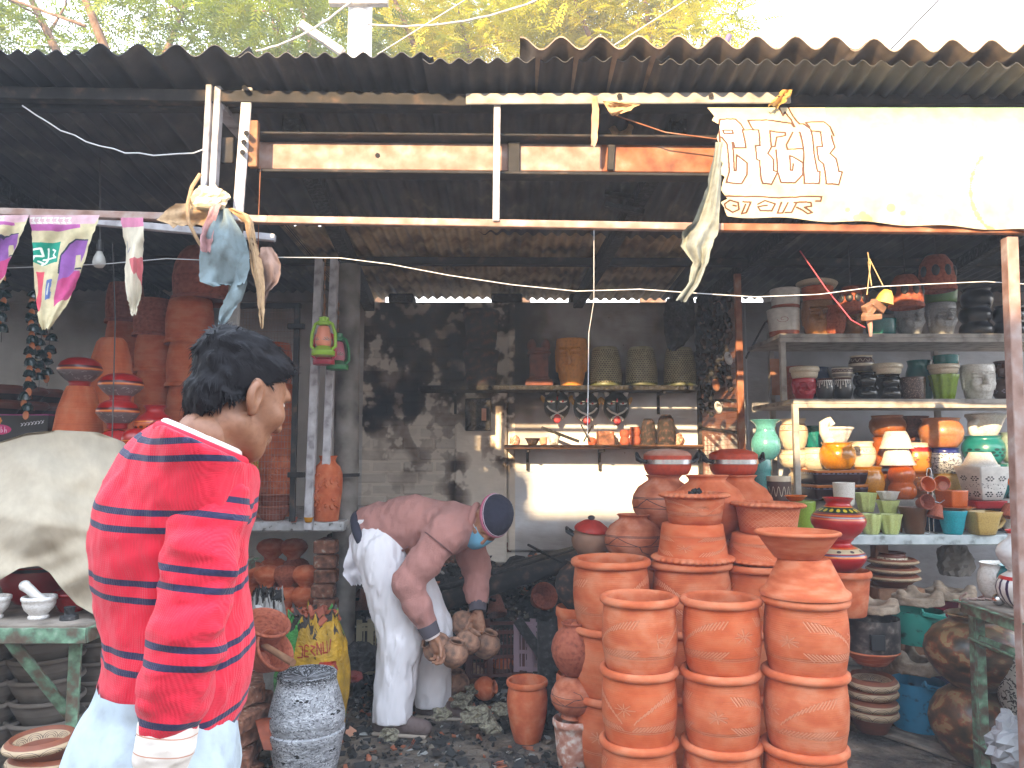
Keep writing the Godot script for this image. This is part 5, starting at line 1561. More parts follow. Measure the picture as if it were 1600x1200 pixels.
# ---------------------------------------------------------------- right bay: shelf rack of glazed ware
func right_bay() -> void:
	var rack := thing("shelf_rack", "grey steel shelf rack of glazed planters against pale wall", "shelf")
	var h1 := Y(521, 4.75)
	var h2 := Y(623, 4.6)
	var hc := Y(836, 4.35)
	var xr := 4.3
	var board := func(called: String, x0: float, y: float, d0: float, d1: float, th: float, m: String):
		var b := MB.new()
		b.box(Transform3D(Basis(), Vector3((x0 + xr) / 2, y - th / 2, -(d0 + d1) / 2)), Vector3(xr - x0, th, d1 - d0), 0.004)
		b.box(Transform3D(Basis(), Vector3((x0 + xr) / 2, y - th - 0.012, -d0 - 0.012)), Vector3(xr - x0, 0.026, 0.02), 0.003)
		obj(called, b.mesh(), mats[m], rack)
	board.call("top_board", X(1218, 4.75, h1), h1, 4.75, 5.4, 0.03, "grey_board")
	board.call("middle_board", X(1240, 4.6, h2), h2, 4.6, 5.4, 0.03, "grey_board")
	for q in [[1243, 4.62, hc, h2 - 0.03], [1226, 4.78, h2, h1 - 0.03], [1208, 5.38, 0.0, h1 + 0.1], [1466, 5.38, hc, h1], [1790, 4.62, 0.0, h1]]:
		var up := MB.new()
		var x := X(q[0], q[1], 1.6)
		up.bar(Vector3(x, q[2], -q[1]), Vector3(x, q[3], -q[1]), 0.035, 0.035, 0.003, Vector3.BACK)
		obj("upright", up.mesh(), mats["grey_board"], rack)
	var counter := thing("counter", "white-painted plank counter carrying cups under shelf rack", "counter")
	var cb := MB.new()
	var x0 := X(1322, 4.35, hc)
	cb.box(Transform3D(Basis(), Vector3((x0 + xr) / 2, hc - 0.028, -4.9)), Vector3(xr - x0, 0.056, 1.1), 0.006)
	obj("top", cb.mesh(), mat("counter_white", Color(1, 1, 1), 0.7, {"tex": ntex("cwhite", 0.012, [[0.0, Color(0.4, 0.42, 0.42)], [0.3, Color(0.66, 0.7, 0.71)], [1.0, Color(0.78, 0.81, 0.82)]], 92, 6), "tri": 1.4, "world": true}), counter)
	var ri := MB.new()
	var hr := Y(778, 4.9)
	ri.box(Transform3D(Basis(), Vector3((X(1240, 4.72, hr) + xr) / 2, (hr + hc) / 2, -5.05)), Vector3(xr - X(1240, 4.72, hr), hr - hc, 0.66), 0.006)
	obj("riser", ri.mesh(), mats["grey_board"], counter)
	for q in [1377, 1640]:
		var lg := MB.new()
		var x := X(q, 4.5, 0.6)
		lg.bar(Vector3(x, 0, -4.5), Vector3(x, hc - 0.056, -4.5), 0.075, 0.07, 0.004, Vector3.BACK)
		obj("leg", lg.mesh(), mats["wood"], counter)
	var lbase := MB.new()
	lbase.box(Transform3D(Basis(), Vector3((X(1175, 4.7, 0.9) + x0) / 2 + 0.1, hc - 0.05, -4.95)), Vector3(x0 - X(1175, 4.7, 0.9) + 0.2, 0.05, 0.7), 0.005)
	obj("side_board", lbase.mesh(), mats["wood"], counter)

	var cream := Color(0.82, 0.77, 0.68)
	var white := Color(0.86, 0.85, 0.83)
	var teal := Color(0.08, 0.42, 0.42)
	var blk := Color(0.06, 0.055, 0.055)
	var brown := Color(0.26, 0.13, 0.08)
	var M := {
		"cream": glaze("cream", cream, 0.4), "white": glaze("white", white, 0.3), "teal": glaze("teal", teal), "black": glaze("black", blk, 0.2), "navy": glaze("navy", Color(0.07, 0.08, 0.12), 0.3),
		"grey": glaze("grey", Color(0.58, 0.59, 0.6), 0.5), "tan": glaze("tan", Color(0.6, 0.42, 0.25), 0.4), "caramel": glaze("caramel", Color(0.52, 0.3, 0.12), 0.4), "brown": glaze("brown", brown, 0.25),
		"pink": glaze("pink", Color(0.68, 0.05, 0.16), 0.3), "lime": glaze("lime", Color(0.5, 0.62, 0.16), 0.35), "palelime": glaze("palelime", Color(0.74, 0.79, 0.5), 0.4), "green": glaze("greenish", Color(0.3, 0.46, 0.22), 0.5),
		"yellow": glaze("yellow", Color(0.74, 0.48, 0.05), 0.2), "orange": glaze("orange", Color(0.78, 0.36, 0.06), 0.25), "amber": glaze("amber", Color(0.6, 0.32, 0.1), 0.3), "peach": glaze("peach", Color(0.66, 0.43, 0.27), 0.4),
		"aqua": glaze("aqua", Color(0.35, 0.62, 0.62), 0.2), "paleaqua": glaze("paleaqua", Color(0.5, 0.66, 0.66), 0.3), "sage": glaze("sage", Color(0.56, 0.62, 0.58), 0.4), "cyan": glaze("cyan", Color(0.05, 0.6, 0.66), 0.25),
		"straw": glaze("straw", Color(0.74, 0.62, 0.34), 0.4), "red": glaze("redg", Color(0.66, 0.07, 0.09), 0.25), "blue": glaze("blue", Color(0.08, 0.2, 0.36), 0.3), "umber": mats["dark_clay"], "clay": mats["red_clay"], "smooth": mats["smooth_clay"],
		"drip": ware("drip", blk, [[0.9, 1.0, Color(0.3, 0.13, 0.1)], [0.86, 0.9, white], [0.5, 0.9, null, "drip", 22, white]]),
		"zig": ware("zig", cream, [[0.55, 0.9, Color(0.3, 0.2, 0.18)], [0.6, 0.85, null, "wave", 14, cream], [0.1, 0.4, Color(0.45, 0.42, 0.4)]]),
		"speck": ware("speck", Color(0.24, 0.11, 0.07), [[0.0, 0.92, null, "speck", 60, Color(0.62, 0.5, 0.42)]], 0.4),
		"redcream": ware("redcream", cream, [[0.62, 0.8, cream, "scroll", 10, Color(0.5, 0.12, 0.1)], [0.6, 0.62, Color(0.5, 0.12, 0.1)], [0.8, 0.82, Color(0.5, 0.12, 0.1)]], 0.4),
		"scrolls": ware("scrolls", cream, [[0.55, 0.78, cream, "scroll", 14, Color(0.2, 0.18, 0.17)], [0.52, 0.54, Color(0.25, 0.22, 0.2)], [0.78, 0.8, Color(0.25, 0.22, 0.2)]], 0.4),
		"line": ware("line", cream, [[0.72, 0.735, brown], [0.3, 0.62, null, "scroll", 5, Color(0.3, 0.25, 0.22)]], 0.4),
		"bluewhite": ware("bluewhite", Color(0.72, 0.73, 0.75), [[0.0, 0.78, null, "worm", 90, Color(0.1, 0.12, 0.22)], [0.8, 1.0, Color(0.08, 0.11, 0.4)]]),
		"redyellow": ware("redyellow", Color(0.72, 0.47, 0.16), [[0.72, 0.86, Color(0.55, 0.08, 0.09)], [0.86, 1.0, cream], [0.0, 0.12, Color(0.45, 0.25, 0.1)], [0.35, 0.6, null, "flower", 6, Color(0.45, 0.15, 0.08)]]),
		"flowers": ware("flowers", white, [[0.55, 0.75, null, "flower", 8, Color(0.12, 0.12, 0.14)], [0.08, 0.3, null, "flower", 8, Color(0.12, 0.12, 0.14)], [0.3, 0.55, null, "speck", 6, Color(0.25, 0.25, 0.27)]]),
		"tealflower": ware("tealflower", teal, [[0.2, 0.6, null, "flower", 5, Color(0.05, 0.16, 0.17)]]),
		"sageflower": ware("sageflower", Color(0.56, 0.62, 0.58), [[0.5, 0.75, null, "flower", 6, Color(0.2, 0.22, 0.22)]]),
		"lidpot": ware("lidpot", white, [[0.0, 0.18, Color(0.66, 0.35, 0.26)], [0.4, 0.75, null, "scroll", 4, Color(0.55, 0.15, 0.18)]], 0.5),
		"jamun": ware("jamun", brown, [[0.3, 0.55, null, "flower", 7, Color(0.5, 0.45, 0.5)]]),
		"dipped": ware("dipped", Color(0.2, 0.08, 0.06), [[0.82, 1.0, Color(0.75, 0.42, 0.1)], [0.7, 0.82, Color(0.4, 0.4, 0.5), "drip", 40, Color(0.2, 0.08, 0.06)]]),
		"carvedbrown": glaze("carvedbrown", Color(0.34, 0.2, 0.07), 0.35),
		"paintbowl": ware("paintbowl", Color(0.5, 0.27, 0.17), [[0.58, 0.86, Color(0.7, 0.6, 0.48)], [0.6, 0.84, null, "arcs", 10, Color(0.27, 0.2, 0.18)]], 0.7, 0.1),
		"wormpot": ware("wormpot", Color(0.72, 0.66, 0.54), [[0.0, 0.72, null, "worm", 80, Color(0.42, 0.23, 0.13)], [0.74, 1.0, Color(0.36, 0.15, 0.06)]], 0.4),
		"redmatka": ware("redmatka", Color(0.66, 0.05, 0.06), [[0.5, 0.53, Color(0.8, 0.4, 0.1)], [0.55, 0.58, Color(0.5, 0.5, 0.5)], [0.6, 0.62, Color(0.85, 0.5, 0.15)], [0.66, 0.78, Color(0.08, 0.2, 0.12), "dots", 18, Color(0.8, 0.7, 0.2)], [0.78, 0.8, Color(0.85, 0.5, 0.15)], [0.63, 0.65, Color(0.4, 0.3, 0.35)]]),
		"redmatka2": ware("redmatka2", Color(0.66, 0.05, 0.06), [[0.48, 0.53, Color(0.85, 0.45, 0.12)], [0.53, 0.58, Color(0.35, 0.3, 0.4)], [0.6, 0.72, Color(0.75, 0.68, 0.55), "dots", 10, Color(0.25, 0.22, 0.22)], [0.73, 0.76, Color(0.8, 0.35, 0.1)]]),
	}
	var tulip := {"n": 8, "a": 0.055}
	var sq := {"sq": 1.0}
	# [name, category, label, profile, u, d, foot height (or "^" = on the one before), width, height px, material, options]
	var g1 := "pots on the rack's top shelf"
	var g2 := "pots on the rack's middle shelf"
	var g3 := "pots tiered behind the counter"
	var g4 := "cups along the counter front"
	var list := [
		["white_pot", "white pot with red scrawl and terracotta foot, at rack's near end of top shelf", "planter", "cyl", 1225, 4.9, h1, 50, 43, "lidpot", {}, g1],
		["white_pot", "white pot with red scrawl stacked on the similar one, top shelf", "planter", "cyl", 1227, 4.9, "^", 46, 32, "lidpot", {}, g1],
		["face", "brown smiling face planter beside stacked white pots", "", "", 1277, 4.9, h1, 50, 56, "tan", {}, g1],
		["clay_pot", "terracotta pot on the brown face planter's head", "planter", "cyl", 1277, 4.9, "^", 48, 22, "smooth", {}, g1],
		["flat_lid", "flat pale wooden disc lid on the pot above brown face", "lid", "cyl", 1276, 4.9, "^", 62, 6, "cream", {"tilt": Vector2(0.05, 0.12)}, g1],
		["clay_lantern", "small terracotta lantern between brown and tan face planters", "lantern", "urn", 1305, 4.82, h1, 32, 46, "clay", {}, g1],
		["face", "tan face planter half hidden behind small terracotta lantern", "", "", 1331, 4.98, h1, 42, 52, "tan", {}, g1],
		["dark_pot", "dark brown pot on the tan face planter's head", "planter", "pot", 1335, 4.98, "^", 42, 30, "umber", {}, g1],
		["teal_bowl", "low teal bowl under the hanging clapper toy", "planter", "cyl", 1377, 4.88, h1, 46, 26, "teal", {}, g1],
		["face", "grey face planter beside the low teal bowl", "", "", 1421, 4.88, h1, 46, 50, "grey", {}, g1],
		["face", "grey face planter under the green pot", "", "", 1470, 4.88, h1, 48, 52, "grey", {}, g1],
		["green_pot", "dull green pot on the second grey face's head", "planter", "cyl", 1470, 4.88, "^", 48, 20, "green", {}, g1],
		["navy_pot", "navy double-bellied pot near the end post, top shelf", "planter", "double", 1525, 4.95, h1, 48, 50, "navy", {}, g1],
		["navy_pot", "navy double-bellied pot beyond the other navy one", "planter", "double", 1577, 4.95, h1, 48, 50, "navy", {}, g1],
		["navy_pot", "dark navy pot stacked at top shelf behind hanging lantern", "planter", "pot", 1526, 5.1, "^", 46, 34, "navy", {}, g1],

		["red_planter", "red-orange planter behind pink face on middle shelf", "planter", "cyl", 1246, 5.0, h2, 46, 56, "clay", {}, g2],
		["face", "bright pink face planter wearing a cream ribbed bowl", "", "", 1256, 4.75, h2, 38, 34, "pink", {}, g2],
		["ribbed_bowl", "cream ribbed bowl on the pink face planter", "planter", "ribbed", 1257, 4.75, "^", 45, 18, "cream", {}, g2],
		["blue_pot", "dark blue pot half hidden behind the cream ribbed bowl", "planter", "pot", 1277, 5.05, h2, 40, 56, "blue", {}, g2],
		["drip_pot", "black pot with white drips nearest the pink face", "planter", "pot", 1289, 4.75, h2, 28, 34, "drip", {}, g2],
		["drip_pot", "black pot with white drips carrying a zigzag bowl", "planter", "pot", 1317, 4.75, h2, 29, 35, "drip", {}, g2],
		["zigzag_bowl", "zigzag banded cream bowl on the drip pot", "planter", "cyl", 1316, 4.75, "^", 32, 15, "zig", {}, g2],
		["grey_pot", "grey pot behind the drip pots on middle shelf", "planter", "pot", 1308, 5.05, h2, 44, 56, "grey", {}, g2],
		["black_pot", "glossy black double-bellied pot carrying a zigzag rimmed pot", "planter", "double", 1353, 4.78, h2, 38, 44, "black", {}, g2],
		["zigzag_pot", "grey pot with zigzag rim on glossy black double-bellied pot", "planter", "pot", 1346, 4.85, "^", 38, 28, "zig", {}, g2],
		["black_pot", "glossy black double-bellied pot wearing a cream ribbed bowl", "planter", "double", 1389, 4.76, h2, 38, 40, "black", {}, g2],
		["ribbed_bowl", "cream ribbed bowl on a black double-bellied pot", "planter", "ribbed", 1386, 4.76, "^", 46, 17, "cream", {}, g2],
		["speckled_pot", "brown pot speckled cream in front of tall teal vase", "planter", "cyl", 1426, 4.76, h2, 38, 36, "speck", {}, g2],
		["teal_vase", "tall teal vase with dark flower behind speckled pot", "planter", "pot", 1437, 4.98, h2, 42, 66, "tealflower", {}, g2],
		["lime_planter", "lime tulip-fluted planter wearing a cream ribbed bowl", "planter", "cup", 1475, 4.76, h2, 42, 40, "lime", {"lathe": tulip, "segs": 64}, g2],
		["ribbed_bowl", "cream ribbed bowl on the lime fluted planter", "planter", "ribbed", 1474, 4.76, "^", 46, 16, "cream", {}, g2],
		["teal_pot", "teal pot topping the lime planter's stack", "planter", "cyl", 1478, 4.85, "^", 38, 17, "teal", {}, g2],
		["face", "white face planter near the end post on middle shelf", "", "", 1528, 4.78, h2, 52, 56, "white", {}, g2],
		["plum_pot", "dark plum pot with pale flowers against end post", "planter", "pot", 1573, 4.8, h2, 40, 34, "jamun", {}, g2],
		["dark_pot", "dark brown pot on the plum pot near end post", "planter", "pot", 1572, 4.8, "^", 40, 28, "brown", {}, g2],

		["cream_pot", "cream pot with red motif band at top of the first tier column", "planter", "urn", 1255, 5.0, hr, 46, 46, "cream", {}, g3],
		["cream_pot", "cream pot with brown ring motif in the first tier column", "planter", "pot", 1240, 4.95, "^", 44, 28, "line", {}, g3],
		["cream_pot", "cream pot patterned red above the ring motif pot", "planter", "urn", 1240, 4.95, "^", 44, 48, "redcream", {}, g3],
		["cream_pot", "cream line-painted pot beside steel upright of rack", "planter", "pot", 1277, 4.92, hr, 42, 44, "line", {}, g3],
		["cream_pot", "cream line-painted pot above its twin beside steel upright", "planter", "pot", 1274, 4.92, "^", 42, 34, "line", {}, g3],
		["two_tone_pot", "teal pot with tan rim behind white shell bowl", "planter", "cyl", 1272, 5.05, "^", 36, 34, "teal", {}, g3],
		["dipped_tray", "lower brown square dish with orange dripped rim", "dish", "cyl", 1296, 4.78, hr, 84, 24, "dipped", {"lathe": sq, "segs": 32, "turn": 0.12}, g3],
		["dipped_tray", "upper brown square dish with orange dripped rim", "dish", "cyl", 1296, 4.78, "^", 84, 22, "dipped", {"lathe": sq, "segs": 32, "turn": 0.08}, g3],
		["mustard_pot", "glossy mustard pot on the stacked brown dishes", "planter", "pot", 1308, 4.8, "^", 55, 42, "yellow", {}, g3],
		["shell_bowl", "white curled bird bowl on the mustard pot", "bowl", "bowl", 1308, 4.8, "^", 50, 24, "white", {}, g3],
		["white_urn", "white scroll-banded urn between mustard pot and caramel pot", "planter", "urn", 1345, 4.92, Y(732, 4.92), 46, 42, "scrolls", {}, g3],
		["mustard_pot", "glossy yellow pot standing on the riser in sunlight", "planter", "pot", 1357, 4.8, hr, 48, 50, "yellow", {}, g3],
		["amber_pot", "amber pot below scroll-banded white urn", "planter", "pot", 1347, 4.95, "^", 44, 22, "amber", {}, g3],
		["faceted_pot", "orange faceted pot under the white square planters", "planter", "double", 1409, 4.8, hr, 44, 52, "orange", {"segs": 8}, g3],
		["square_planter", "lower white fluted square planter above the faceted pot", "planter", "cup", 1402, 4.82, "^", 52, 26, "white", {"lathe": {"n": 12, "a": 0.02}, "segs": 72, "flip": true}, g3],
		["square_planter", "upper white fluted square planter above the faceted pot", "planter", "cup", 1400, 4.82, "^", 50, 27, "white", {"lathe": {"n": 12, "a": 0.02}, "segs": 72, "flip": true}, g3],
		["caramel_pot", "wide caramel pot in the tiers' top row beside scroll-banded urn", "planter", "pot", 1387, 5.0, Y(683, 5.0), 54, 34, "caramel", {}, g3],
		["stand_pot", "amber pot hidden under the wide caramel pot", "planter", "pot", 1387, 5.0, Y(732, 5.0), 50, 49, "amber", {}, g3],
		["stand_pot", "amber pot in shade below another amber pot", "planter", "pot", 1387, 5.0, hr, 50, 40, "amber", {}, g3],
		["umber_pot", "dark umber pot set back between caramel and peach pots", "planter", "pot", 1430, 5.15, Y(690, 5.15), 46, 40, "umber", {}, g3],
		["banded_pot", "mustard pot with red and cream bands", "planter", "pot", 1430, 4.95, Y(742, 4.95), 52, 50, "redyellow", {}, g3],
		["ring_pot", "caramel pot beneath the red banded mustard pot", "planter", "pot", 1432, 4.95, hr, 48, 36, "caramel", {}, g3],
		["cream_pot", "cream pot carrying the blue worm-patterned pot", "planter", "pot", 1482, 4.9, hr, 50, 38, "straw", {}, g3],
		["patterned_pot", "white pot with black squiggles and blue rim", "planter", "pot", 1474, 4.9, "^", 52, 40, "bluewhite", {}, g3],
		["peach_pot", "wide peach pot on the blue rimmed patterned pot", "planter", "pot", 1470, 4.9, "^", 64, 46, "peach", {}, g3],
		["teal_pot", "teal pot below the teal flower pot, against white planter", "planter", "pot", 1546, 4.95, hr, 62, 52, "teal", {}, g3],
		["teal_pot", "teal pot with small dark flowers under swan bowl", "planter", "pot", 1537, 4.95, "^", 62, 44, "tealflower", {}, g3],
		["swan_bowl", "white swan bowl crowning the teal flower pot", "bowl", "bowl", 1540, 4.95, "^", 58, 34, "white", {}, g3],
		["flower_planter", "white tapered square planter with black flowers", "planter", "cup", 1536, 4.62, Y(781, 4.62), 62, 52, "flowers", {"lathe": {"sq": 0.75}, "segs": 48, "turn": 0.2}, g3],
		["wrapped_bowl", "upturned white dish on the flowered square planter", "dish", "dome", 1531, 4.62, "^", 54, 22, "white", {}, g3],
		["pale_pot", "pale aqua ribbed pot beside the end post", "planter", "pot", 1590, 4.9, hr, 54, 54, "paleaqua", {"lathe": {"n": 0}}, g3],
		["pale_pot", "sage pot with dark flower on the aqua ribbed pot", "planter", "pot", 1590, 4.9, "^", 54, 48, "sageflower", {}, g3],

		["aqua_vase", "tall flared aqua vase beside the mesh screen post", "vase", "vase", 1196, 4.6, Y(718, 4.6), 48, 62, "aqua", {"lathe": {"n": 6, "a": 0.02}}, ""],
		["aqua_jar", "ribbed aqua jar under the flared vase", "vase", "ribbed", 1190, 4.6, Y(760, 4.6), 32, 42, "aqua", {}, "ribbed aqua jars"],
		["aqua_jar", "lower ribbed aqua jar beside brown cream jar", "vase", "ribbed", 1190, 4.6, hc, 34, 70, "aqua", {}, "ribbed aqua jars"],
		["syrup_jar", "amber brown jar with cream top behind terracotta pots", "jar", "cyl", 1217, 4.55, hc, 38, 86, "zig", {}, ""],
		["lime_pot", "ribbed lime pot left standing beside red painted matka", "planter", "cyl", 1254, 4.45, hc, 40, 50, "lime", {"lathe": {"n": 16, "a": 0.02}}, ""],
		["fruit_dish", "small orange dish heaped with white shards", "dish", "bowl", 1243, 4.3, Y(783, 4.3), 36, 9, "orange", {}, ""],

		["ribbed_cups", "stack of white ribbed cups beside the yellow pot", "cups", "cyl", 1319, 4.5, Y(790, 4.5), 33, 36, "white", {}, ""],
		["tulip_planter", "pale lime tulip planter at back, under no other", "planter", "cup", 1353, 4.55, Y(800, 4.55), 34, 30, "palelime", {"lathe": tulip, "segs": 64}, g4],
		["tulip_planter", "pale lime tulip planter beneath the white tulip cup", "planter", "cup", 1388, 4.5, Y(806, 4.5), 34, 24, "palelime", {"lathe": tulip, "segs": 64}, g4],
		["tulip_planter", "white tulip cup nested in a lime one", "planter", "cup", 1388, 4.5, "^", 33, 14, "white", {"lathe": tulip, "segs": 64}, g4],
		["tulip_planter", "pale lime tulip planter at counter edge beside red matka", "planter", "cup", 1361, 4.4, hc, 34, 31, "palelime", {"lathe": tulip, "segs": 64}, g4],
		["tulip_planter", "pale lime tulip planter at counter edge beside brown planter", "planter", "cup", 1391, 4.4, hc, 35, 31, "palelime", {"lathe": tulip, "segs": 64}, g4],
		["brown_planter", "carved brown planter on counter between lime tulips and wire rack", "planter", "cup", 1428, 4.42, hc, 44, 42, "carvedbrown", {}, g4],
		["cyan_cup", "bright turquoise cup on the counter edge", "cup", "cup", 1488, 4.4, hc, 44, 37, "cyan", {"lathe": {"sq": 0.35}, "segs": 40}, g4],
		["blue_cup", "dark blue square cup behind the wire cup rack", "cup", "cyl", 1464, 4.55, hc, 30, 34, "blue", {"lathe": sq}, g4],
		["orange_cup", "orange square cup lying on stacked trays", "cup", "cyl", 1487, 4.55, Y(792, 4.55), 36, 26, "orange", {"lathe": sq, "turn": 0.3}, g4],
		["curved_tray", "orange curved tray on dark stacked saucers", "tray", "bowl", 1490, 4.5, Y(800, 4.5), 62, 9, "orange", {}, g4],
		["red_tray", "red rectangular tray under flowered square planter", "tray", "cyl", 1533, 4.6, Y(793, 4.6), 56, 12, "red", {"lathe": sq, "turn": 0.05}, g4],
		["brown_bowl", "brown bowl behind the yellow mug", "bowl", "bowl", 1562, 4.6, hc, 54, 42, "brown", {}, g4],
		["white_bucket", "white enamel cup by the end post", "cup", "cup", 1584, 4.45, hc, 40, 32, "white", {}, g4],

		["red_matka", "upper red painted matka with green dotted collar", "pot", "lota", 1309, 3.95, Y(844, 3.95), 82, 66, "redmatka", {"segs": 64}, "red painted matkas"],
		["red_matka", "lower red painted matka with cream dotted collar", "pot", "lota", 1313, 3.95, Y(894, 3.95), 78, 52, "redmatka2", {"segs": 64}, "red painted matkas"],
		["brown_rim_pot", "squiggle-painted pot with brown rim on stacked bowls", "pot", "pot", 1394, 4.45, Y(889, 4.45), 46, 26, "wormpot", {}, ""],
	]
	var bx := MB.new()
	bx.box(Transform3D(Basis(), Vector3(X(1528, 4.62, 1.1), (hc + Y(793, 4.6)) / 2, -4.66)), Vector3(0.3, Y(793, 4.6) - hc, 0.14), 0.005)
	one("saucer_box", "dark box of saucers under trays on the counter", "box", bx.mesh(), mats["wood"])
	var bx2 := MB.new()
	bx2.box(Transform3D(Basis(), Vector3(X(1352, 4.55, 1.1), (hc + Y(806, 4.5)) / 2, -4.53)), Vector3(0.36, Y(806, 4.5) - hc, 0.1), 0.005)
	one("cup_step", "low wooden step lifting cups behind lime tulip planters", "step", bx2.mesh(), mats["wood"])
	var topy := 0.0
	for q in list:
		var y: float = topy if q[6] is String else q[6]
		var u: float = q[4]
		var d: float = q[5]
		var hh: float = q[8] * S(d, y)
		if q[0] == "face":
			face_pot(q[1], u, d, y, q[7], hh, M[q[9]], g1 if y == h1 else g2)
		else:
			var made := pot(q[0], q[1], q[2], q[3], u, d, y, q[7], hh, M[q[9]], q[11], q[10])
			if q[0] in ["shell_bowl", "swan_bowl"]:
				var e := u - 20.0
				var hd := MB.new()
				hd.tube([P(e + 8, 690 if u < 1400 else 678, d - 0.02), P(e, 674, d - 0.04), P(e - 1, 662, d - 0.04), P(e + 7, 656, d - 0.04), P(e + 12, 664, d - 0.04)], 0.036, 0.022, 12)
				obj("bird_neck", hd.mesh(), M["white"], made, made.transform.affine_inverse())
		topy = y + hh
	# what the simple turned shapes lack
	# mug
	var mug := thing("straw_mug", "straw yellow square mug with looped handle at counter edge", "mug", Vector3(X(1535, 4.38, hc), hc, -4.38), 0.1)
	obj("body", unit("cup", 40, {"sq": 0.6}), M["straw"], mug, Transform3D(Basis.from_scale(Vector3(0.172, 0.13, 0.172)), Vector3.ZERO))
	var hb := MB.new()
	hb.tube([Vector3(0.075, 0.105, 0), Vector3(0.12, 0.1, 0), Vector3(0.135, 0.075, 0), Vector3(0.11, 0.045, 0), Vector3(0.06, 0.03, 0)], 0.012, 0.012, 8)
	obj("handle", hb.mesh(), M["straw"], mug)
	# wire rack with hanging cups
	var wr := thing("cup_rack", "bent steel wire cup rack hung with small orange cups", "rack", Vector3(X(1456, 4.45, hc), hc, -4.45))
	var rb := MB.new()
	for sx in [-0.012, 0.012]:
		rb.tube([Vector3(sx, 0, 0), Vector3(sx * 1.2, 0.34, 0), Vector3(sx * 0.7, 0.365, 0), Vector3(0, 0.37, 0)], 0.004, 0.004, 6)
	rb.tube([Vector3(-0.08, 0.0, 0.0), Vector3(0.08, 0, 0.0)], 0.004, 0.004, 6)
	rb.tube([Vector3(0.0, 0.0, 0.06), Vector3(0.0, 0, -0.06)], 0.004, 0.004, 6)
	obj("stem", rb.mesh(), mats["steel_bright"], wr)
	for q in [[-0.09, 0.3], [0.09, 0.3], [-0.09, 0.17], [0.09, 0.17]]:
		var hk := MB.new()
		hk.tube([Vector3(0, q[1] + 0.02, 0), Vector3(q[0] * 0.6, q[1], 0), Vector3(q[0] * 0.8, q[1] + 0.02, 0.02)], 0.003, 0.003, 6)
		obj("hook", hk.mesh(), mats["steel_bright"], wr)
	for q in [[1438, 760, "orange", "small orange cup hung with mouth outward on wire rack"], [1474, 759, "orange", "small orange cup with dark handle hung on wire rack"], [1437, 787, "clay", "small terracotta cup hung with mouth outward on wire rack"], [1464, 788, "clay", "small terracotta cup hung upside down on wire rack"], [1590, 757, "orange", "orange cup hanging by the end post"], [1578, 788, "clay", "terracotta cup hanging by the end post, lower of two"], [1592, 786, "clay", "terracotta cup hanging nearest the end post"]]:
		var cx := P(q[0], q[1], 4.36)
		var bs := Basis.from_euler(Vector3(1.35 if q[1] < 770 or q[0] < 1440 else 2.9, 0.3 if q[0] < 1450 else -0.4, 0.2)) * Basis.from_scale(Vector3(0.088, 0.075, 0.088))
		one("hanging_cup", q[3], "cup", unit("cup", 24), M[q[2]], Transform3D(bs, cx), "cups hanging on wire racks")
	# white notice scraps on the wall near the rack
	for q in [[1213, 575, "yellowed printed paper"], [1216, 603, "pale curled paper"]]:
		var sp := MB.new()
		sp.box(Transform3D(Basis(), P(q[0], q[1], 5.33)), Vector3(0.09, 0.13, 0.004), 0.001)
		one("paper_scrap", q[2] + " fixed to rack's rear upright", "paper", sp.mesh(), mats["pale_clay"], Transform3D(), "papers on rack upright")

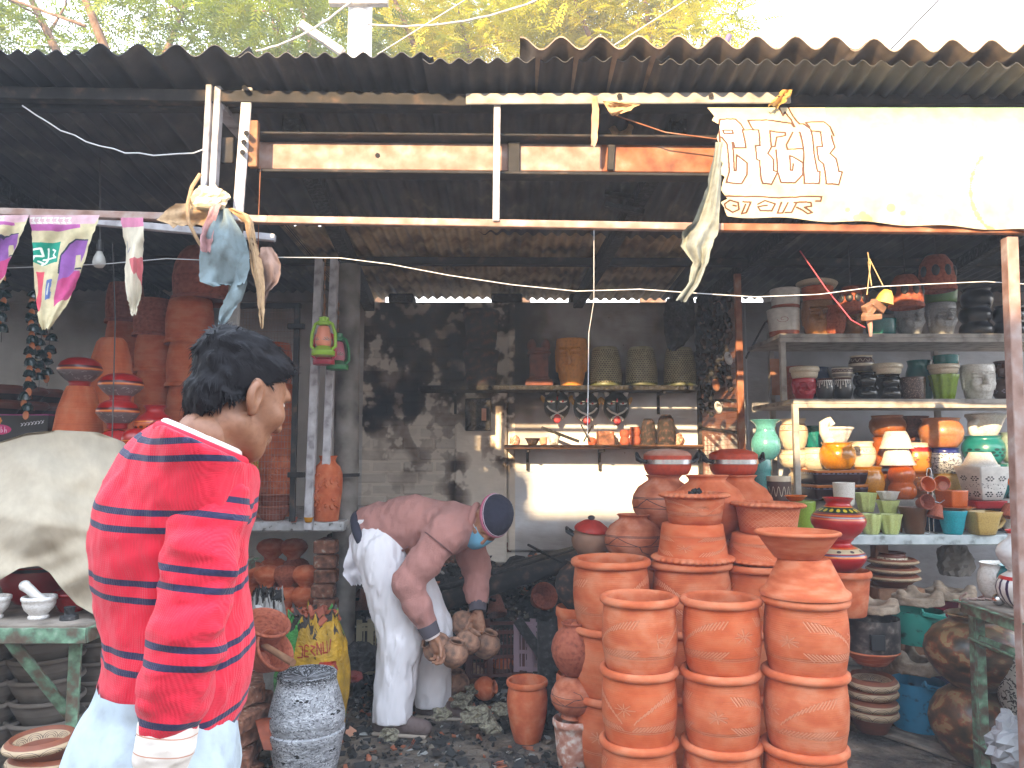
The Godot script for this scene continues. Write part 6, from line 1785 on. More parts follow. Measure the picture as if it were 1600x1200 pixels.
# ---------------------------------------------------------------- the terracotta pile
func planters() -> void:
	var rim: Material = mats["smooth_clay"]
	var g := "carved terracotta planters stacked at the front"
	var st := [
		["front stack standing farthest from the corner post", 999, 3.2, 124, 0.31, 0.278, 3, ["carved_0", "carved_1", "carved_2"], [4.1, 2.2, 5.0]],
		["front middle stack", 1128, 3.17, 126, 0.31, 0.278, 3, ["carved_2", "carved_0", "carved_1"], [0.3, 2.1, 1.0]],
		["front stack under the cone bowl", 1259, 3.12, 134, 0.315, 0.283, 3, ["carved_1", "carved_2", "carved_0"], [3.2, 5.6, 1.7]],
		["taller second-row stack facing the bending man", 955, 3.72, 125, 0.335, 0.305, 3, ["carved_0", "ridged", "carved_2"], [2.0, 0.0, 4.4]],
		["second-row stack beneath the scalloped planters", 1082, 3.74, 127, 0.33, 0.298, 3, ["ridged", "ridged", "carved_2"], [0.0, 1.0, 0.5]],
		["second-row stack beneath the lattice planter", 1186, 3.78, 124, 0.33, 0.293, 3, ["ridged", "ridged", "carved_0"], [0.0, 0.7, 2.2]],
	]
	for q in st:
		for k in q[6]:
			rimmed("carved_planter", "carved terracotta planter, %s of the %s" % [["bottom", "middle", "topmost"][k], q[0]], "planter", "planter", q[1] + [0.0, -0.5, 0.5][k] * (2 - k), q[2], k * q[5], q[3], q[4], mats[q[7][k]], rim, g, {"turn": q[8][k]})
	# what stands on the stacks
	var sr := {"n": 34, "a": 0.028}
	var t1 := 0.926
	rimmed("scalloped_planter", "pie-crust rimmed terracotta planter upturned on the second-row stack", "planter", "scallop", 1082, 3.74, t1, 126, Y(817, 3.74) - t1, mats["carved_1"], rim, "scalloped planters", {"flip": true, "rim_lathe": sr, "turn": 2.0})
	rimmed("scalloped_planter", "upright pie-crust rimmed planter with charred scrap inside, on upturned twin", "planter", "scallop", 1085, 3.74, Y(817, 3.74), 108, Y(769, 3.74) - Y(817, 3.74), mats["carved_2"], rim, "scalloped planters", {"rim_lathe": sr, "turn": 0.6})
	var t2 := 0.916
	rimmed("scalloped_planter", "pie-crust rimmed planter upturned beneath the lattice planter", "planter", "scallop", 1190, 3.78, t2, 122, Y(833, 3.78) - t2, mats["carved_0"], rim, "scalloped planters", {"flip": true, "rim_lathe": sr, "turn": 1.0})
	rimmed("lattice_planter", "terracotta planter with lattice carving and pie-crust rim near cone bowl", "planter", "scallop", 1199, 3.78, Y(833, 3.78), 113, Y(784, 3.78) - Y(833, 3.78), mats["lattice_clay"], rim, "", {"rim_lathe": sr})
	var t3 := 0.881
	var dome := pot("cone_bowl", "smooth cone-shaped terracotta bowl upturned on the front stack", "bowl", "dome", 1257, 3.12, t3, 136, Y(872, 3.12) - t3, mats["smooth_clay"], "cone bowls")
	pot("cone_bowl", "ridged cone-shaped terracotta bowl standing upright on upturned one", "bowl", "bowl", 1246, 3.12, Y(872, 3.12), 130, Y(829, 3.12) - Y(872, 3.12), mats["ridged"], "cone bowls")
	var sc := MB.new()
	for k in 6:
		sc.box(Transform3D(Basis.from_euler(Vector3(rng.randf() * 3, rng.randf() * 3, rng.randf() * 3)), P(1080 + k * 2.5, 771 - k % 3 * 2, 3.7)), Vector3(0.03, 0.012, 0.02), 0.002)
	tag(one("char_scrap", "charred scrap lying on the scalloped planter's rim", "scrap", sc.mesh(), mats["char"]), "", "", "", "stuff")
	# round water pots behind
	var gm := "round pots piled behind the planters"
	for q in [[1037, 4.2, 100], [1107, 4.0, 118], [1152, 4.3, 112], [990, 4.1, 92]]:
		var topv: float = {1037: 742.0, 1107: 742.0, 1152: 742.0, 990: 803.0}[int(q[0])]
		var top := Y(topv, q[1])
		var wm: float = q[2] * S(q[1])
		var hh := wm * 0.86
		var y := top - hh
		var which: String = {1037: "under the lidded pot nearer the sunlit wall", 1107: "between the two lidded pots", 1152: "under the lidded pot nearer the aqua vase", 990: "with dark painted lines beside the blackened handi"}[int(q[0])]
		pot("water_pot", "round terracotta water pot %s" % which, "pot", "matka", q[0], q[1], y, q[2], hh, mats["painted_clay"] if q[0] in [1037, 990] else mats["smooth_clay"], gm, {"segs": 56, "turn": 2.4})
		var n := 0
		while y > 0.05:
			var h2 := minf(hh * 0.93, y)
			y -= h2
			pot("water_pot", "hidden round pot %s the %s" % [["right beneath", "two beneath", "three beneath", "four beneath"][mini(n, 3)], {1037: "line-painted pot near sunlit wall", 1107: "water pot between lidded pots", 1152: "water pot near aqua vase", 990: "line-painted pot by blackened handi"}[int(q[0])]], "pot", "matka", q[0], q[1], y, q[2] * 1.02, h2 * 1.06, mats["smooth_clay"], gm)
			n += 1
	for q in [[1043, 4.2, "terracotta lidded cooking pot with steel band, grey glass lid", true], [1146, 4.3, "terracotta lidded cooking pot with steel band, red clay lid", false]]:
		var y := Y(742, q[1])
		var s := S(q[1], y)
		var t := thing("lidded_pot", q[2], "pot", Vector3((q[0] - 800) * s, y, -q[1]), 0.1, "steel-banded cooking pots")
		var b := MB.new()
		b.lathe([[0, 0], [0.72, 0], [0.84, 0.04], [0.96, 0.3], [1, 0.6], [1, 1.0], [0.94, 1.0], [0.9, 0.6], [0, 0.2]], 74 * s, 30 * s, 40)
		obj("body", b.mesh(), mat("handi_red", Color(0.72, 0.25, 0.13), 0.6, {"tex": mottle(), "tri": 5.0}), t)
		var bd := MB.new()
		bd.lathe([[0.985, 0], [1.0, 0], [1.0, 1.0], [0.985, 1.0]], 77 * s, 7 * s, 40, Transform3D(Basis(), Vector3(0, 17 * s, 0)))
		obj("steel_band", bd.mesh(), mats["steel_bright"], t)
		var l := MB.new()
		l.lathe([[1, 0], [1, 0.15], [0.97, 0.25], [0.85, 0.55], [0.5, 0.9], [0, 1.0]], 74 * s, 11 * s, 40, Transform3D(Basis(), Vector3(0, 30 * s, 0)))
		obj("lid", l.mesh(), mats["dusty_clay"] if q[3] else mats["handi_red"], t)
		for sg in [-1.0, 1.0]:
			var h := MB.new()
			h.tube([Vector3(38 * s * sg, 20 * s, 0.03), Vector3(46 * s * sg, 24 * s, 0.03), Vector3(49 * s * sg, 33 * s, 0), Vector3(46 * s * sg, 24 * s, -0.03), Vector3(38 * s * sg, 20 * s, -0.03)], 0.01, 0.01, 8)
			obj("handle", h.mesh(), mats["black_plastic"], t)
	# blackened handi with red lid
	var hy := Y(866, 4.3)
	var hs := S(4.3, hy)
	var ht := thing("blackened_handi", "smoke-blackened pot with red lid and black knob beside sunlit wall", "pot", Vector3((924 - 800) * hs, hy, -4.3))
	var hb := MB.new()
	hb.lathe(PROF["pot"].slice(0, 8) + [[0.8, 0.9], [0, 0.9]], 62 * hs, 44 * hs, 36)
	obj("body", hb.mesh(), mats["smoked_clay"], ht)
	var hl := MB.new()
	hl.lathe([[1, 0], [1, 0.12], [0.9, 0.4], [0.5, 0.85], [0, 1]], 54 * hs, 16 * hs, 32, Transform3D(Basis.from_euler(Vector3(0.15, 0, -0.1)), Vector3(0, 38 * hs, 0.02)))
	obj("lid", hl.mesh(), mat("lid_red", Color(0.66, 0.17, 0.12), 0.6, {"tex": mottle(), "tri": 5.0}), ht)
	var kn := MB.new()
	kn.ball(Vector3(0, 57 * hs, 0.02), Vector3(0.02, 0.014, 0.02))
	obj("knob", kn.mesh(), mats["black_plastic"], ht)
	var hh2 := MB.new()
	hh2.tube([Vector3(-28 * hs, 30 * hs, 0.03), Vector3(-38 * hs, 36 * hs, 0.02), Vector3(-38 * hs, 40 * hs, -0.02), Vector3(-27 * hs, 32 * hs, -0.03)], 0.011, 0.011, 8)
	obj("handle", hh2.mesh(), mats["black_plastic"], ht)
	var yy := hy
	var n := 0
	while yy > 0.05:
		var h2 := minf(0.24, yy)
		yy -= h2
		pot("water_pot", "sooty round pot %s the blackened handi" % ["right under", "two below", "three below", "four below"][n], "pot", "matka", 926, 4.3, yy, 66, h2 * 1.05, mats["sooty_clay"], gm)
		n += 1
	# narrow column by the second row, facing the bending man
	var y := 0.0
	for q in [["planter", "dusty white-rimmed planter at the foot of narrow pot column", "tub", 66, 0.215, "dusty_clay", false], ["pot", "line-painted red pot upturned on the dusty white planter", "matka", 74, 0.19, "painted_clay", true], ["pot", "red round pot with flaked black collar, in narrow column", "matka", 72, 0.245, "red_clay", false]]:
		pot("column_" + str(q[0]), q[1], q[0], q[2], 897, 3.7, y, q[3], q[4], mats[q[5]], "narrow column of pots", {"flip": q[6]})
		y += q[4]
	y = 0.0
	for q in [["planter", "terracotta planter hidden low behind the narrow column", 0.34], ["planter", "terracotta planter whose rim shows behind the narrow column", 0.33]]:
		pot("column_planter", q[1], q[0], "tub", 902, 3.98, y, 66, q[2], mats["smooth_clay"], "planters behind the narrow column")
		y += q[2]
	pot("mudded_pot", "mud-streaked round pot above planter rim in narrow column", "pot", "matka", 903, 3.98, y - 0.02, 72, 0.25, mats["sooty_clay"])
	# the single crock
	pot("crock", "lone tall terracotta crock standing in the rubble", "pot", "crock", 824, 4.0, 0.0, 66, 0.302, mats["smooth_clay"], "", {"segs": 56})

# ---------------------------------------------------------------- floor, tables, stoves, sacks
func table(label: String, u0: float, u1: float, y: float, d0: float, d1: float, legs: Array, right: bool) -> float:
	var t := thing("work_table", label, "table")
	var a := X(u0, d0, y)
	var c := X(u1, d0, y)
	var b := MB.new()
	b.box(Transform3D(Basis(), Vector3((a + c) / 2, y - 0.012, -(d0 + d1) / 2)), Vector3(c - a, 0.024, d1 - d0), 0.003)
	obj("top", b.mesh(), mats["table_top"], t)
	for q in [[Vector3(a, y - 0.035, -d0 + 0.004), Vector3(c, y - 0.035, -d0 + 0.004)], [Vector3(a if right else c, y - 0.035, -d0), Vector3(a if right else c, y - 0.035, -d1)]]:
		var r := MB.new()
		r.bar(q[0], q[1], 0.006, 0.05, 0.001)
		r.bar(q[0] + Vector3(0, 0.022, -0.02), q[1] + Vector3(0, 0.022, -0.02), 0.04, 0.006, 0.001)
		obj("edge_rail", r.mesh(), mats["green_steel"], t)
	for q in legs:
		var l := MB.new()
		l.bar(q[0], q[1], 0.042, 0.012, 0.002, Vector3.BACK)
		l.bar(q[0] + Vector3(-0.02, 0, -0.02), q[1] + Vector3(-0.02, 0, -0.02), 0.01, 0.04, 0.002, Vector3.BACK)
		obj(q[2], l.mesh(), mats["green_steel"], t)
	return y

func floor_things() -> void:
	var ty := table("green steel table with cloth-covered mound and white mortars", -280, 136, Y(976, 2.62), 2.62, 4.3, [[P(6, 988, 2.64), P(118, 1128, 2.8), "brace"], [Vector3(X(-240, 2.65), 0, -2.66), Vector3(X(-240, 2.65), 0.8, -2.66), "leg"], [Vector3(X(128, 2.7), 0, -2.72), Vector3(X(128, 2.7), 0.8, -2.72), "leg"], [Vector3(X(100, 4.2), 0, -4.2), Vector3(X(100, 4.2), 0.8, -4.2), "leg"]], false)
	# cloth mound: a sheet over a heap, ridge line and hem as in the stall
	var q := FastNoiseLite.new()
	q.seed = 21
	q.frequency = 1.5
	q.fractal_octaves = 1
	var cols := 150
	var rows := 110
	var pts := []
	var ridge := [[-220, 720], [-60, 700], [0, 690], [40, 677], [90, 672], [150, 675], [185, 688], [205, 712], [222, 738], [245, 800], [262, 900]]
	var hem := [[-220, 985], [-60, 930], [0, 906], [30, 888], [60, 884], [78, 895], [95, 918], [120, 945], [150, 962], [210, 968], [262, 972]]
	var line := func(tab: Array, u: float) -> float:
		for k in range(1, tab.size()):
			if u <= tab[k][0]:
				return lerpf(tab[k - 1][1], tab[k][1], (u - tab[k - 1][0]) / (tab[k][0] - tab[k - 1][0]))
		return tab[-1][1]
	for r in rows:
		var f := r / float(rows - 1)
		for k in cols:
			var u := lerpf(-220, 262, k / float(cols - 1))
			var vr: float = line.call(ridge, u)
			var vh: float = line.call(hem, u)
			var p: Vector3
			if f < 0.25:                                     # far side, down to the table top
				var b := f / 0.25
				p = P(u, vr, 3.25).lerp(P(u, vr, 3.25) * Vector3(1, 0, 1) + Vector3(0, ty + 0.03, -0.45), 1.0 - b)
				p.y = lerpf(ty + 0.02, P(u, vr, 3.25).y, sin(b * PI / 2))
			else:
				var b := (f - 0.25) / 0.75
				var v := lerpf(vr, vh, b)
				var dep := 3.25 - 0.55 * sin(minf(b * 1.25, 1.0) * PI / 2)
				dep += 0.05 * q.get_noise_2d(u * 0.006, v * 0.008) + 0.008 * q.get_noise_2d(u * 0.008 + v * 0.012 + 5.0, v * 0.008 - u * 0.01)
				dep -= 0.0 * exp(-pow((v - 850 - (u - 40) * -0.25) / 12.0, 2.0)) * exp(-pow((u - 60) / 70.0, 2.0))
				for fo in [[0, 800, 160, 832, 15, 0.022], [50, 772, 190, 800, 13, 0.018], [-10, 905, 135, 858, 13, 0.025], [20, 720, 120, 745, 16, 0.014], [120, 700, 215, 790, 12, 0.014], [150, 830, 200, 950, 11, 0.02]]:
					var sg := Vector2(fo[2] - fo[0], fo[3] - fo[1])
					var tt := clampf((Vector2(u, v) - Vector2(fo[0], fo[1])).dot(sg) / sg.length_squared(), 0, 1)
					var off := (Vector2(u, v) - Vector2(fo[0], fo[1]) - sg * tt)
					dep -= fo[5] * exp(-off.length_squared() / (fo[4] * fo[4]))
				p = P(u, v, dep)
			pts.append(p)
	var bm := MB.new()
	bm.grid(pts, cols)
	var bi := nz(512, 512, 0.012, 95, 6)
	var bo := PackedByteArray()
	var bh := PackedByteArray()
	bo.resize(512 * 512 * 3)
	bh.resize(512 * 512)
	for y in 512:
		for x in 512:
			var k := y * 512 + x
			var wv := 0.5 + 0.25 * sin(x * TAU / 4.0) + 0.25 * sin(y * TAU / 4.0)
			var l := 0.9 + 0.08 * (bi[k] / 255.0 - 0.5) + 0.1 * wv
			bo[k * 3] = int(164 * l)
			bo[k * 3 + 1] = int(151 * l)
			bo[k * 3 + 2] = int(131 * l)
			bh[k] = int(wv * 200)
	one("burlap_cover", "grey-brown burlap sheet draped over a heap on green table", "cloth", bm.mesh(), mat("burlap", Color.WHITE, 0.95, {"tex": ImageTexture.create_from_image(Image.create_from_data(512, 512, false, Image.FORMAT_RGB8, bo)), "h": ImageTexture.create_from_image(Image.create_from_data(512, 512, false, Image.FORMAT_L8, bh)), "hs": 0.025, "uvs": Vector3(5, 3, 1), "rim": 0.3}))
	var bowl := ware("stripebowl", Color(0.66, 0.05, 0.05), [[0.55, 0.6, Color(0.25, 0.2, 0.25)], [0.62, 0.68, Color(0.5, 0.42, 0.45)], [0.7, 0.78, Color(0.85, 0.45, 0.08)], [0.8, 0.84, Color(0.85, 0.6, 0.1)], [0.86, 1.0, Color(0.75, 0.7, 0.68), "wave", 18, Color(0.6, 0.1, 0.2)]])
	pot("striped_bowl", "large red bowl with orange stripes half under burlap hem", "bowl", "matka", 54, 2.96, ty, 98, 0.235, bowl, "", {"segs": 56})
	pot("red_dish", "red dish peeping from under burlap beside black weight", "dish", "bowl", 112, 2.84, ty, 62, 0.07, glaze("redg", Color(0.66, 0.07, 0.09), 0.25))
	var white := mat("marble", Color(0.85, 0.84, 0.83), 0.35, {"tex": mottle(), "tri": 1.5, "coat": 0.3})
	for k in 2:
		var u: float = [60, -12][k]
		var t := thing("marble_mortar", ["white marble mortar with pestle resting in it, before red striped bowl", "white marble mortar at table's far end"][k], "mortar", Vector3(X(u, 2.72, ty), ty, -2.72), 0.0, "white mortars on the table")
		var sc := S(2.72, ty)
		obj("bowl", unit("mortar", 40), white, t, Transform3D(Basis.from_scale(Vector3(51 * sc, 34 * sc, 51 * sc)), Vector3.ZERO))
		if k == 0:
			var pe := MB.new()
			pe.tube([Vector3(0.03, 0.05, 0), Vector3(-0.005, 0.078, 0.01), Vector3(-0.028, 0.098, 0.01), Vector3(-0.045, 0.112, 0.012)], 0.014, 0.018, 12)
			pe.ball(Vector3(-0.045, 0.112, 0.012), Vector3(0.019, 0.019, 0.019))
			one("pestle", "white pestle leaning in the marble mortar", "pestle", pe.mesh(), white, t.transform)
	var bw := MB.new()
	bw.lathe([[0, 0], [1, 0], [0.95, 0.3], [0.5, 0.42], [0.6, 0.95], [0, 1]], 0.06, 0.045, 14, Transform3D(Basis(), Vector3(X(108, 2.7, ty), ty, -2.7)))
	one("black_weight", "small black melted knob lying at table edge", "knob", bw.mesh(), mats["char"])
	# under the left table
	var gb := ware("greybowl", Color(0.46, 0.43, 0.4), [[0.0, 0.5, Color(0.42, 0.39, 0.36)], [0.82, 0.86, Color(0.38, 0.35, 0.32)]], 0.9, 0.0)
	for c in [[68, 3.1, 112, "beside the table brace"], [-18, 3.05, 104, "at the far end under the table"], [150, 3.35, 84, "behind striped sweater"]]:
		for k in 9:
			pot("grey_bowl", "unfired grey clay bowl, %s in stack %s" % [nth(k), c[3]], "bowl", "bowl", c[0] + rng.randfn(0, 1.5), c[1], k * 0.078, c[2] * rng.randf_range(0.97, 1.03), 0.115, gb, "grey clay bowls under the table")
	var pb := ware("paintbowl", Color(0.5, 0.27, 0.17), [])
	for k in 8:
		pot("painted_bowl", "terracotta bowl with cream arched border, %s in leaning stack" % nth(k), "bowl", "plate_bowl", 68 + sin(k * 1.7) * 4, 2.62, k * 0.062, 108, 0.085, pb, "cream-bordered bowls by the table", {"tilt": Vector2(rng.randfn(0, 0.04), rng.randfn(0.03, 0.05)), "segs": 56})
	pot("painted_bowl", "terracotta bowl with cream border at lower table end", "bowl", "plate_bowl", -6, 2.6, 0.1, 90, 0.09, pb, "cream-bordered bowls by the table")
	# sacks
	sack("white_sack", "white woven sack with black print and charred top, beside round pots", 415, 4.15, 0.0, 66, Y(925, 4.15), 1)
	sack("yellow_sack", "yellow and green printed sack scorched round the top", 488, 3.95, 0.0, 108, Y(955, 3.95), 2)
	# granite-look planters
	var gi := flat_image(512, 512, Color(0.68, 0.69, 0.71))
	for k in 5200:
		var c := Vector2(rng.randf() * 512, rng.randf() * 512)
		var dk := rng.randf() < 0.5
		stroke(gi, [c, c + Vector2.from_angle(rng.randf() * TAU) * rng.randf_range(3, 9)], 2.0, Color(0.38, 0.38, 0.4) if dk else Color(0.86, 0.87, 0.89))
	for k in 16:
		var c := Vector2(rng.randf() * 512, rng.randf() * 512)
		for j in 5:
			dot(gi, c + Vector2(rng.randfn(0, 9), rng.randfn(0, 5)), rng.randf_range(2, 5), Color(0.1, 0.1, 0.1))
	for y in 40:
		for x in 128:
			if rng.randf() < 0.5 * (1.0 - y / 40.0):
				gi.fill_rect(Rect2i(x * 4, y + int(rng.randf() * 4), 4, 2), Color(0.14, 0.14, 0.15))
	tint_noise(gi, 0.3, 0.01, 8)
	pot("granite_planter", "squat grey speckled planter upturned on its twin, ash on top", "planter", "granite", 480, 3.55, 0.0, 118, Y(1050, 3.55), mat("granite", Color.WHITE, 0.85, {"tex": rgb8(gi), "h": gtex("grain", 0.03, 56, 5), "hs": 0.4}), "", {"segs": 56})
	# brick heap beside the sweater
	var bh2 := thing("brick_heap", "low heap of loose bricks behind the striped sweater", "bricks")
	for k in 20:
		var bb := MB.new()
		bb.box(Transform3D(Basis.from_euler(Vector3(rng.randfn(0, 0.05), rng.randf_range(-0.5, 0.5), rng.randfn(0, 0.06))), Vector3(X(392, 3.55) + (k % 2) * 0.12 - 0.12 + rng.randfn(0, 0.01), 0.04 + (k / 4) * 0.082, -3.5 - ((k / 2) % 2) * 0.14)), Vector3(0.13, 0.075, 0.23), 0.008)
		obj("brick", bb.mesh(), mats["brick"], bh2)
	var hm := MB.new()
	hm.tube([P(380, 990, 3.6), P(420, 1013, 3.45), P(458, 1036, 3.35)], 0.012, 0.016, 9)
	one("tool_stick", "brown wooden tool handle lying across the brick heap", "stick", hm.mesh(), mats["wood"])
	for qq in [[408, 1005, 3.55, 72, 0.3, "broken red pot lying open atop brick heap"], [405, 1035, 3.5, 70, 0.9, "cracked red bowl leaning below the wooden handle"]]:
		pot("broken_pot", qq[5], "pot", "bowl", qq[0], qq[2], Y(qq[1], qq[2]), qq[3], 0.12, mats["red_clay"], "broken pots on the brick heap", {"tilt": Vector2(0.4, qq[4])})
	var sh := MB.new()
	var arc := []
	for k in 2:
		for a in 14:
			var th := -0.5 + a * 0.16
			arc.append(Vector3(cos(th) * (0.11 + 0.02 * k), sin(th) * (0.12 + 0.01 * k), 0.02 * k + 0.03 * sin(th)))
	var cen := []
	for k in 14:
		cen.append(Vector3(0.0, 0.0, 0.03))
	sh.grid(cen + arc, 14)
	one("pot_shard", "large sooty red pot shard propped by the granite planter", "shard", sh.mesh(), mats["red_clay"], Transform3D(Basis.from_euler(Vector3(-0.2, 0.3, 0.3)), P(412, 1170, 3.45)))
	# clay stoves in painted tins
	var y := 0.0
	stove("bright blue tin clay stove at the bottom of its pair", 1437, 4.2, 0.0, 78, Y(1022, 4.2), paint("tin_blue", Color(0.1, 0.5, 0.66)), true)
	stove("teal tin clay stove stacked on the blue one", 1436, 4.2, Y(1003, 4.2), 76, Y(925, 4.2) - Y(1003, 4.2), paint("tin_teal", Color(0.1, 0.52, 0.46)), true)
	stove("rusty black tin clay stove on painted bowls", 1362, 4.05, Y(1014, 4.05), 84, Y(936, 4.05) - Y(1014, 4.05), mat("tin_black", Color.WHITE, 0.6, {"tex": ntex("tinb", 0.02, [[0.0, Color(0.1, 0.09, 0.09)], [0.5, Color(0.22, 0.19, 0.18)], [0.8, Color(0.4, 0.36, 0.33)], [1.0, Color(0.55, 0.52, 0.5)]], 97, 6), "tri": 1.6, "world": true}), false)
	stove("magenta tin clay stove behind the teal one", 1487, 4.5, Y(995, 4.5), 74, Y(917, 4.5) - Y(995, 4.5), paint("tin_magenta", Color(0.5, 0.08, 0.2)), false)
	stove("dark blue tin clay stove supporting the magenta one", 1490, 4.5, 0.0, 76, Y(1010, 4.5), paint("tin_navy", Color(0.1, 0.13, 0.3)), false)
	pot("clay_bowl", "plain terracotta bowl topping the stack under black stove", "bowl", "bowl", 1362, 4.05, Y(1037, 4.05), 84, Y(1014, 4.05) - Y(1037, 4.05), mats["smooth_clay"])
	for k in 4:
		pot("painted_bowl", "cream-bordered bowl under the black stove, %s of four" % ["lowest", "second lowest", "third lowest", "topmost"][k], "bowl", "plate_bowl", 1362, 4.05, [0.03, 0.08, 0.135, 0.185][k], 80, 0.12 if k else 0.13, pb, "cream-bordered bowls under the black stove", {"tilt": Vector2(0.02, rng.randfn(0, 0.02)), "segs": 48})
	for k in 3:
		pot("painted_bowl", "cream-bordered bowl under the squiggle-painted pot, %s of three" % ["lowest", "middle", "topmost"][k], "bowl", "plate_bowl", 1395, 4.45, Y(916, 4.45) + 0.045 * k, 82 + k * -3, 0.07, pb, "cream-bordered bowls under the squiggle pot", {"segs": 48})
	var cr := MB.new()
	cr.box(Transform3D(Basis(), Vector3(X(1395, 4.5, 0.4), Y(916, 4.45) / 2, -4.5)), Vector3(0.26, Y(916, 4.45), 0.26), 0.006)
	one("packing_crate", "closed wooden crate behind black stove carrying painted bowls", "crate", cr.mesh(), mats["wood"])
	y = 0.0
	for k in 4:
		var hh := 0.2
		pot("scalloped_pot", "scallop-edged terracotta pot under the red matkas, %s of four" % ["lowest", "second lowest", "third lowest", "topmost"][k], "planter", "tub", 1322 if k == 3 else 1296, 3.95, y, 76 if k == 3 else 50, Y(894, 3.95) / 4.0 * 1.06, mats["smooth_clay"], "pots under the red matkas", {"lathe": {"n": 30, "a": 0.02, "from": 0.86}, "segs": 120})
		y += Y(894, 3.95) / 4.0
	# big mossy copper-red water pots
	var moss := mat("mossy", Color.WHITE, 0.42, {"tex": ntex("mossy", 0.006, [[0.0, Color(0.12, 0.11, 0.07)], [0.35, Color(0.24, 0.19, 0.11)], [0.55, Color(0.36, 0.24, 0.14)], [0.66, Color(0.5, 0.27, 0.17)], [0.74, Color(0.52, 0.47, 0.32)], [1.0, Color(0.6, 0.4, 0.3)]], 98, 6), "tri": 1.4, "coat": 0.25})
	pot("mossy_pot", "big wet mossy round water pot standing on the floor by table leg", "pot", "matka", 1529, 3.72, 0.0, 142, Y(1060, 3.72), moss, "mossy water pots", {"segs": 64})
	pot("mossy_pot", "big mossy round water pot stacked on its twin by table leg", "pot", "matka", 1527, 3.72, Y(1075, 3.72), 150, Y(958, 3.72) - Y(1075, 3.72), moss, "mossy water pots", {"segs": 64})
	# right table
	var tx := X(1503, 3.42, 0.8)
	var ry := table("green steel table at corner post with striped pots on top", 800 + 703 * 3.42 / 2.6, 2400, Y(934, 3.42), 2.6, 3.42, [[Vector3(tx + 0.05, 0, -3.4), Vector3(tx + 0.06, Y(960, 3.4), -3.4), "leg"], [P(1530, 1000, 3.38), Vector3(tx + 0.06, P(1625, 1040, 3.0).y, -2.7), "brace"], [P(1534, 1165, 3.38), Vector3(tx + 0.06, 0.12, -2.7), "brace"], [Vector3(tx + 0.05, 0, -2.64), Vector3(tx + 0.05, 0.7, -2.64), "leg"]], true)
	var stripes := ware("stripes", Color(0.8, 0.79, 0.77), [[0.0, 0.72, null, "bars", 18, Color(0.18, 0.1, 0.25)], [0.72, 0.8, Color(0.7, 0.12, 0.1)]])
	var redrim := ware("redrim", Color(0.82, 0.81, 0.8), [[0.92, 1.0, Color(0.68, 0.15, 0.13)], [0.0, 0.06, Color(0.68, 0.15, 0.13)]])
	pot("striped_pot", "white pot with purple stripes on the green table", "pot", "matka", 1596, 3.2, ry, 72, 0.16, stripes)
	pot("white_pot", "white red-rimmed pot stacked on the purple striped pot", "pot", "lota", 1594, 3.2, ry + 0.145, 66, 0.17, redrim)
	pot("teal_pot", "teal pot behind the purple striped pot on table", "pot", "pot", 1592, 3.7, Y(937, 3.75), 60, 0.17, glaze("teal2", Color(0.06, 0.46, 0.5)))
	pot("white_urn", "plain white pot behind the teal one", "pot", "pot", 1562, 3.85, Y(937, 3.85), 62, 0.18, glaze("white", Color(0.76, 0.75, 0.73), 0.3))
	var sb := MB.new()
	sb.ball(Vector3(X(1561, 3.25, ry), ry + 0.024, -3.25), Vector3(0.026, 0.024, 0.026))
	one("steel_ball", "small polished steel ball on the green table", "ball", sb.mesh(), mats["steel_bright"])
	var ch := MB.new()
	var cp := []
	for k in 16:
		cp.append(Vector3(X(1512 + k * 2.6, 3.36, ry), ry + 0.006, -3.36 - 0.012 * sin(k * 1.3)))
	ch.tube(cp, 0.005, 0.005, 5)
	ch.tube([P(1510, 927, 3.36), P(1501, 934, 3.4), P(1499, 950, 3.4)], 0.005, 0.005, 5)
	one("chain", "short rusty chain trailing over the table corner", "chain", ch.mesh(), mats["rusty_steel"])
	# under the right table
	pot("cyan_bowl", "bright cyan upturned bowl under the green table", "bowl", "dome", 1578, 3.9, Y(1010, 3.9), 90, 0.17, mats["glaze_cyan"])
	pot("clay_stand", "flat dark pot between cyan bowl and plain white pot", "pot", "cyl", 1577, 3.85, Y(1010, 3.9) + 0.17, 84, Y(937, 3.85) - Y(1010, 3.9) - 0.17, mats["dark_clay"])
	pot("clay_stand", "dark round pot beneath the cyan bowl", "pot", "pot", 1580, 3.95, 0.0, 88, Y(1012, 3.9), mats["dark_clay"])
	pot("squiggle_pot", "black and white squiggle-patterned pot under the table behind leg", "pot", "pot", 1592, 3.55, 0.26, 62, 0.3, ware("bw", Color(0.74, 0.74, 0.72), [[0.0, 1.0, null, "worm", 120, Color(0.12, 0.12, 0.14)]]))
	pot("maroon_pot", "maroon round pot on the floor under the table edge", "pot", "matka", 1602, 3.5, 0.0, 72, 0.27, mat("maroon", Color(0.34, 0.12, 0.1), 0.4, {"tex": mottle(), "tri": 2.0, "coat": 0.3}))
	crumple("plastic_bag", "crumpled clear-white plastic bag on floor by table leg", P(1588, 1165, 3.15), Vector3(0.12, 0.13, 0.1), mat("bag", Color(0.56, 0.57, 0.59), 0.5), 31)
	crumple("fibre_bundle", "frayed grey fibre bundle stuffed under the white counter", P(1492, 878, 4.75), Vector3(0.12, 0.13, 0.12), mat("fibre", Color(0.5, 0.48, 0.46), 0.9), 32)
	var pk := MB.new()
	pk.box(Transform3D(Basis.from_euler(Vector3(0.02, 0.6, 0)), Vector3(X(1440, 3.85), 0.02, -3.85)), Vector3(0.1, 0.025, 0.5), 0.006)
	one("floor_plank", "worn grey plank lying on floor before the blue stove", "plank", pk.mesh(), mats["table_top"])

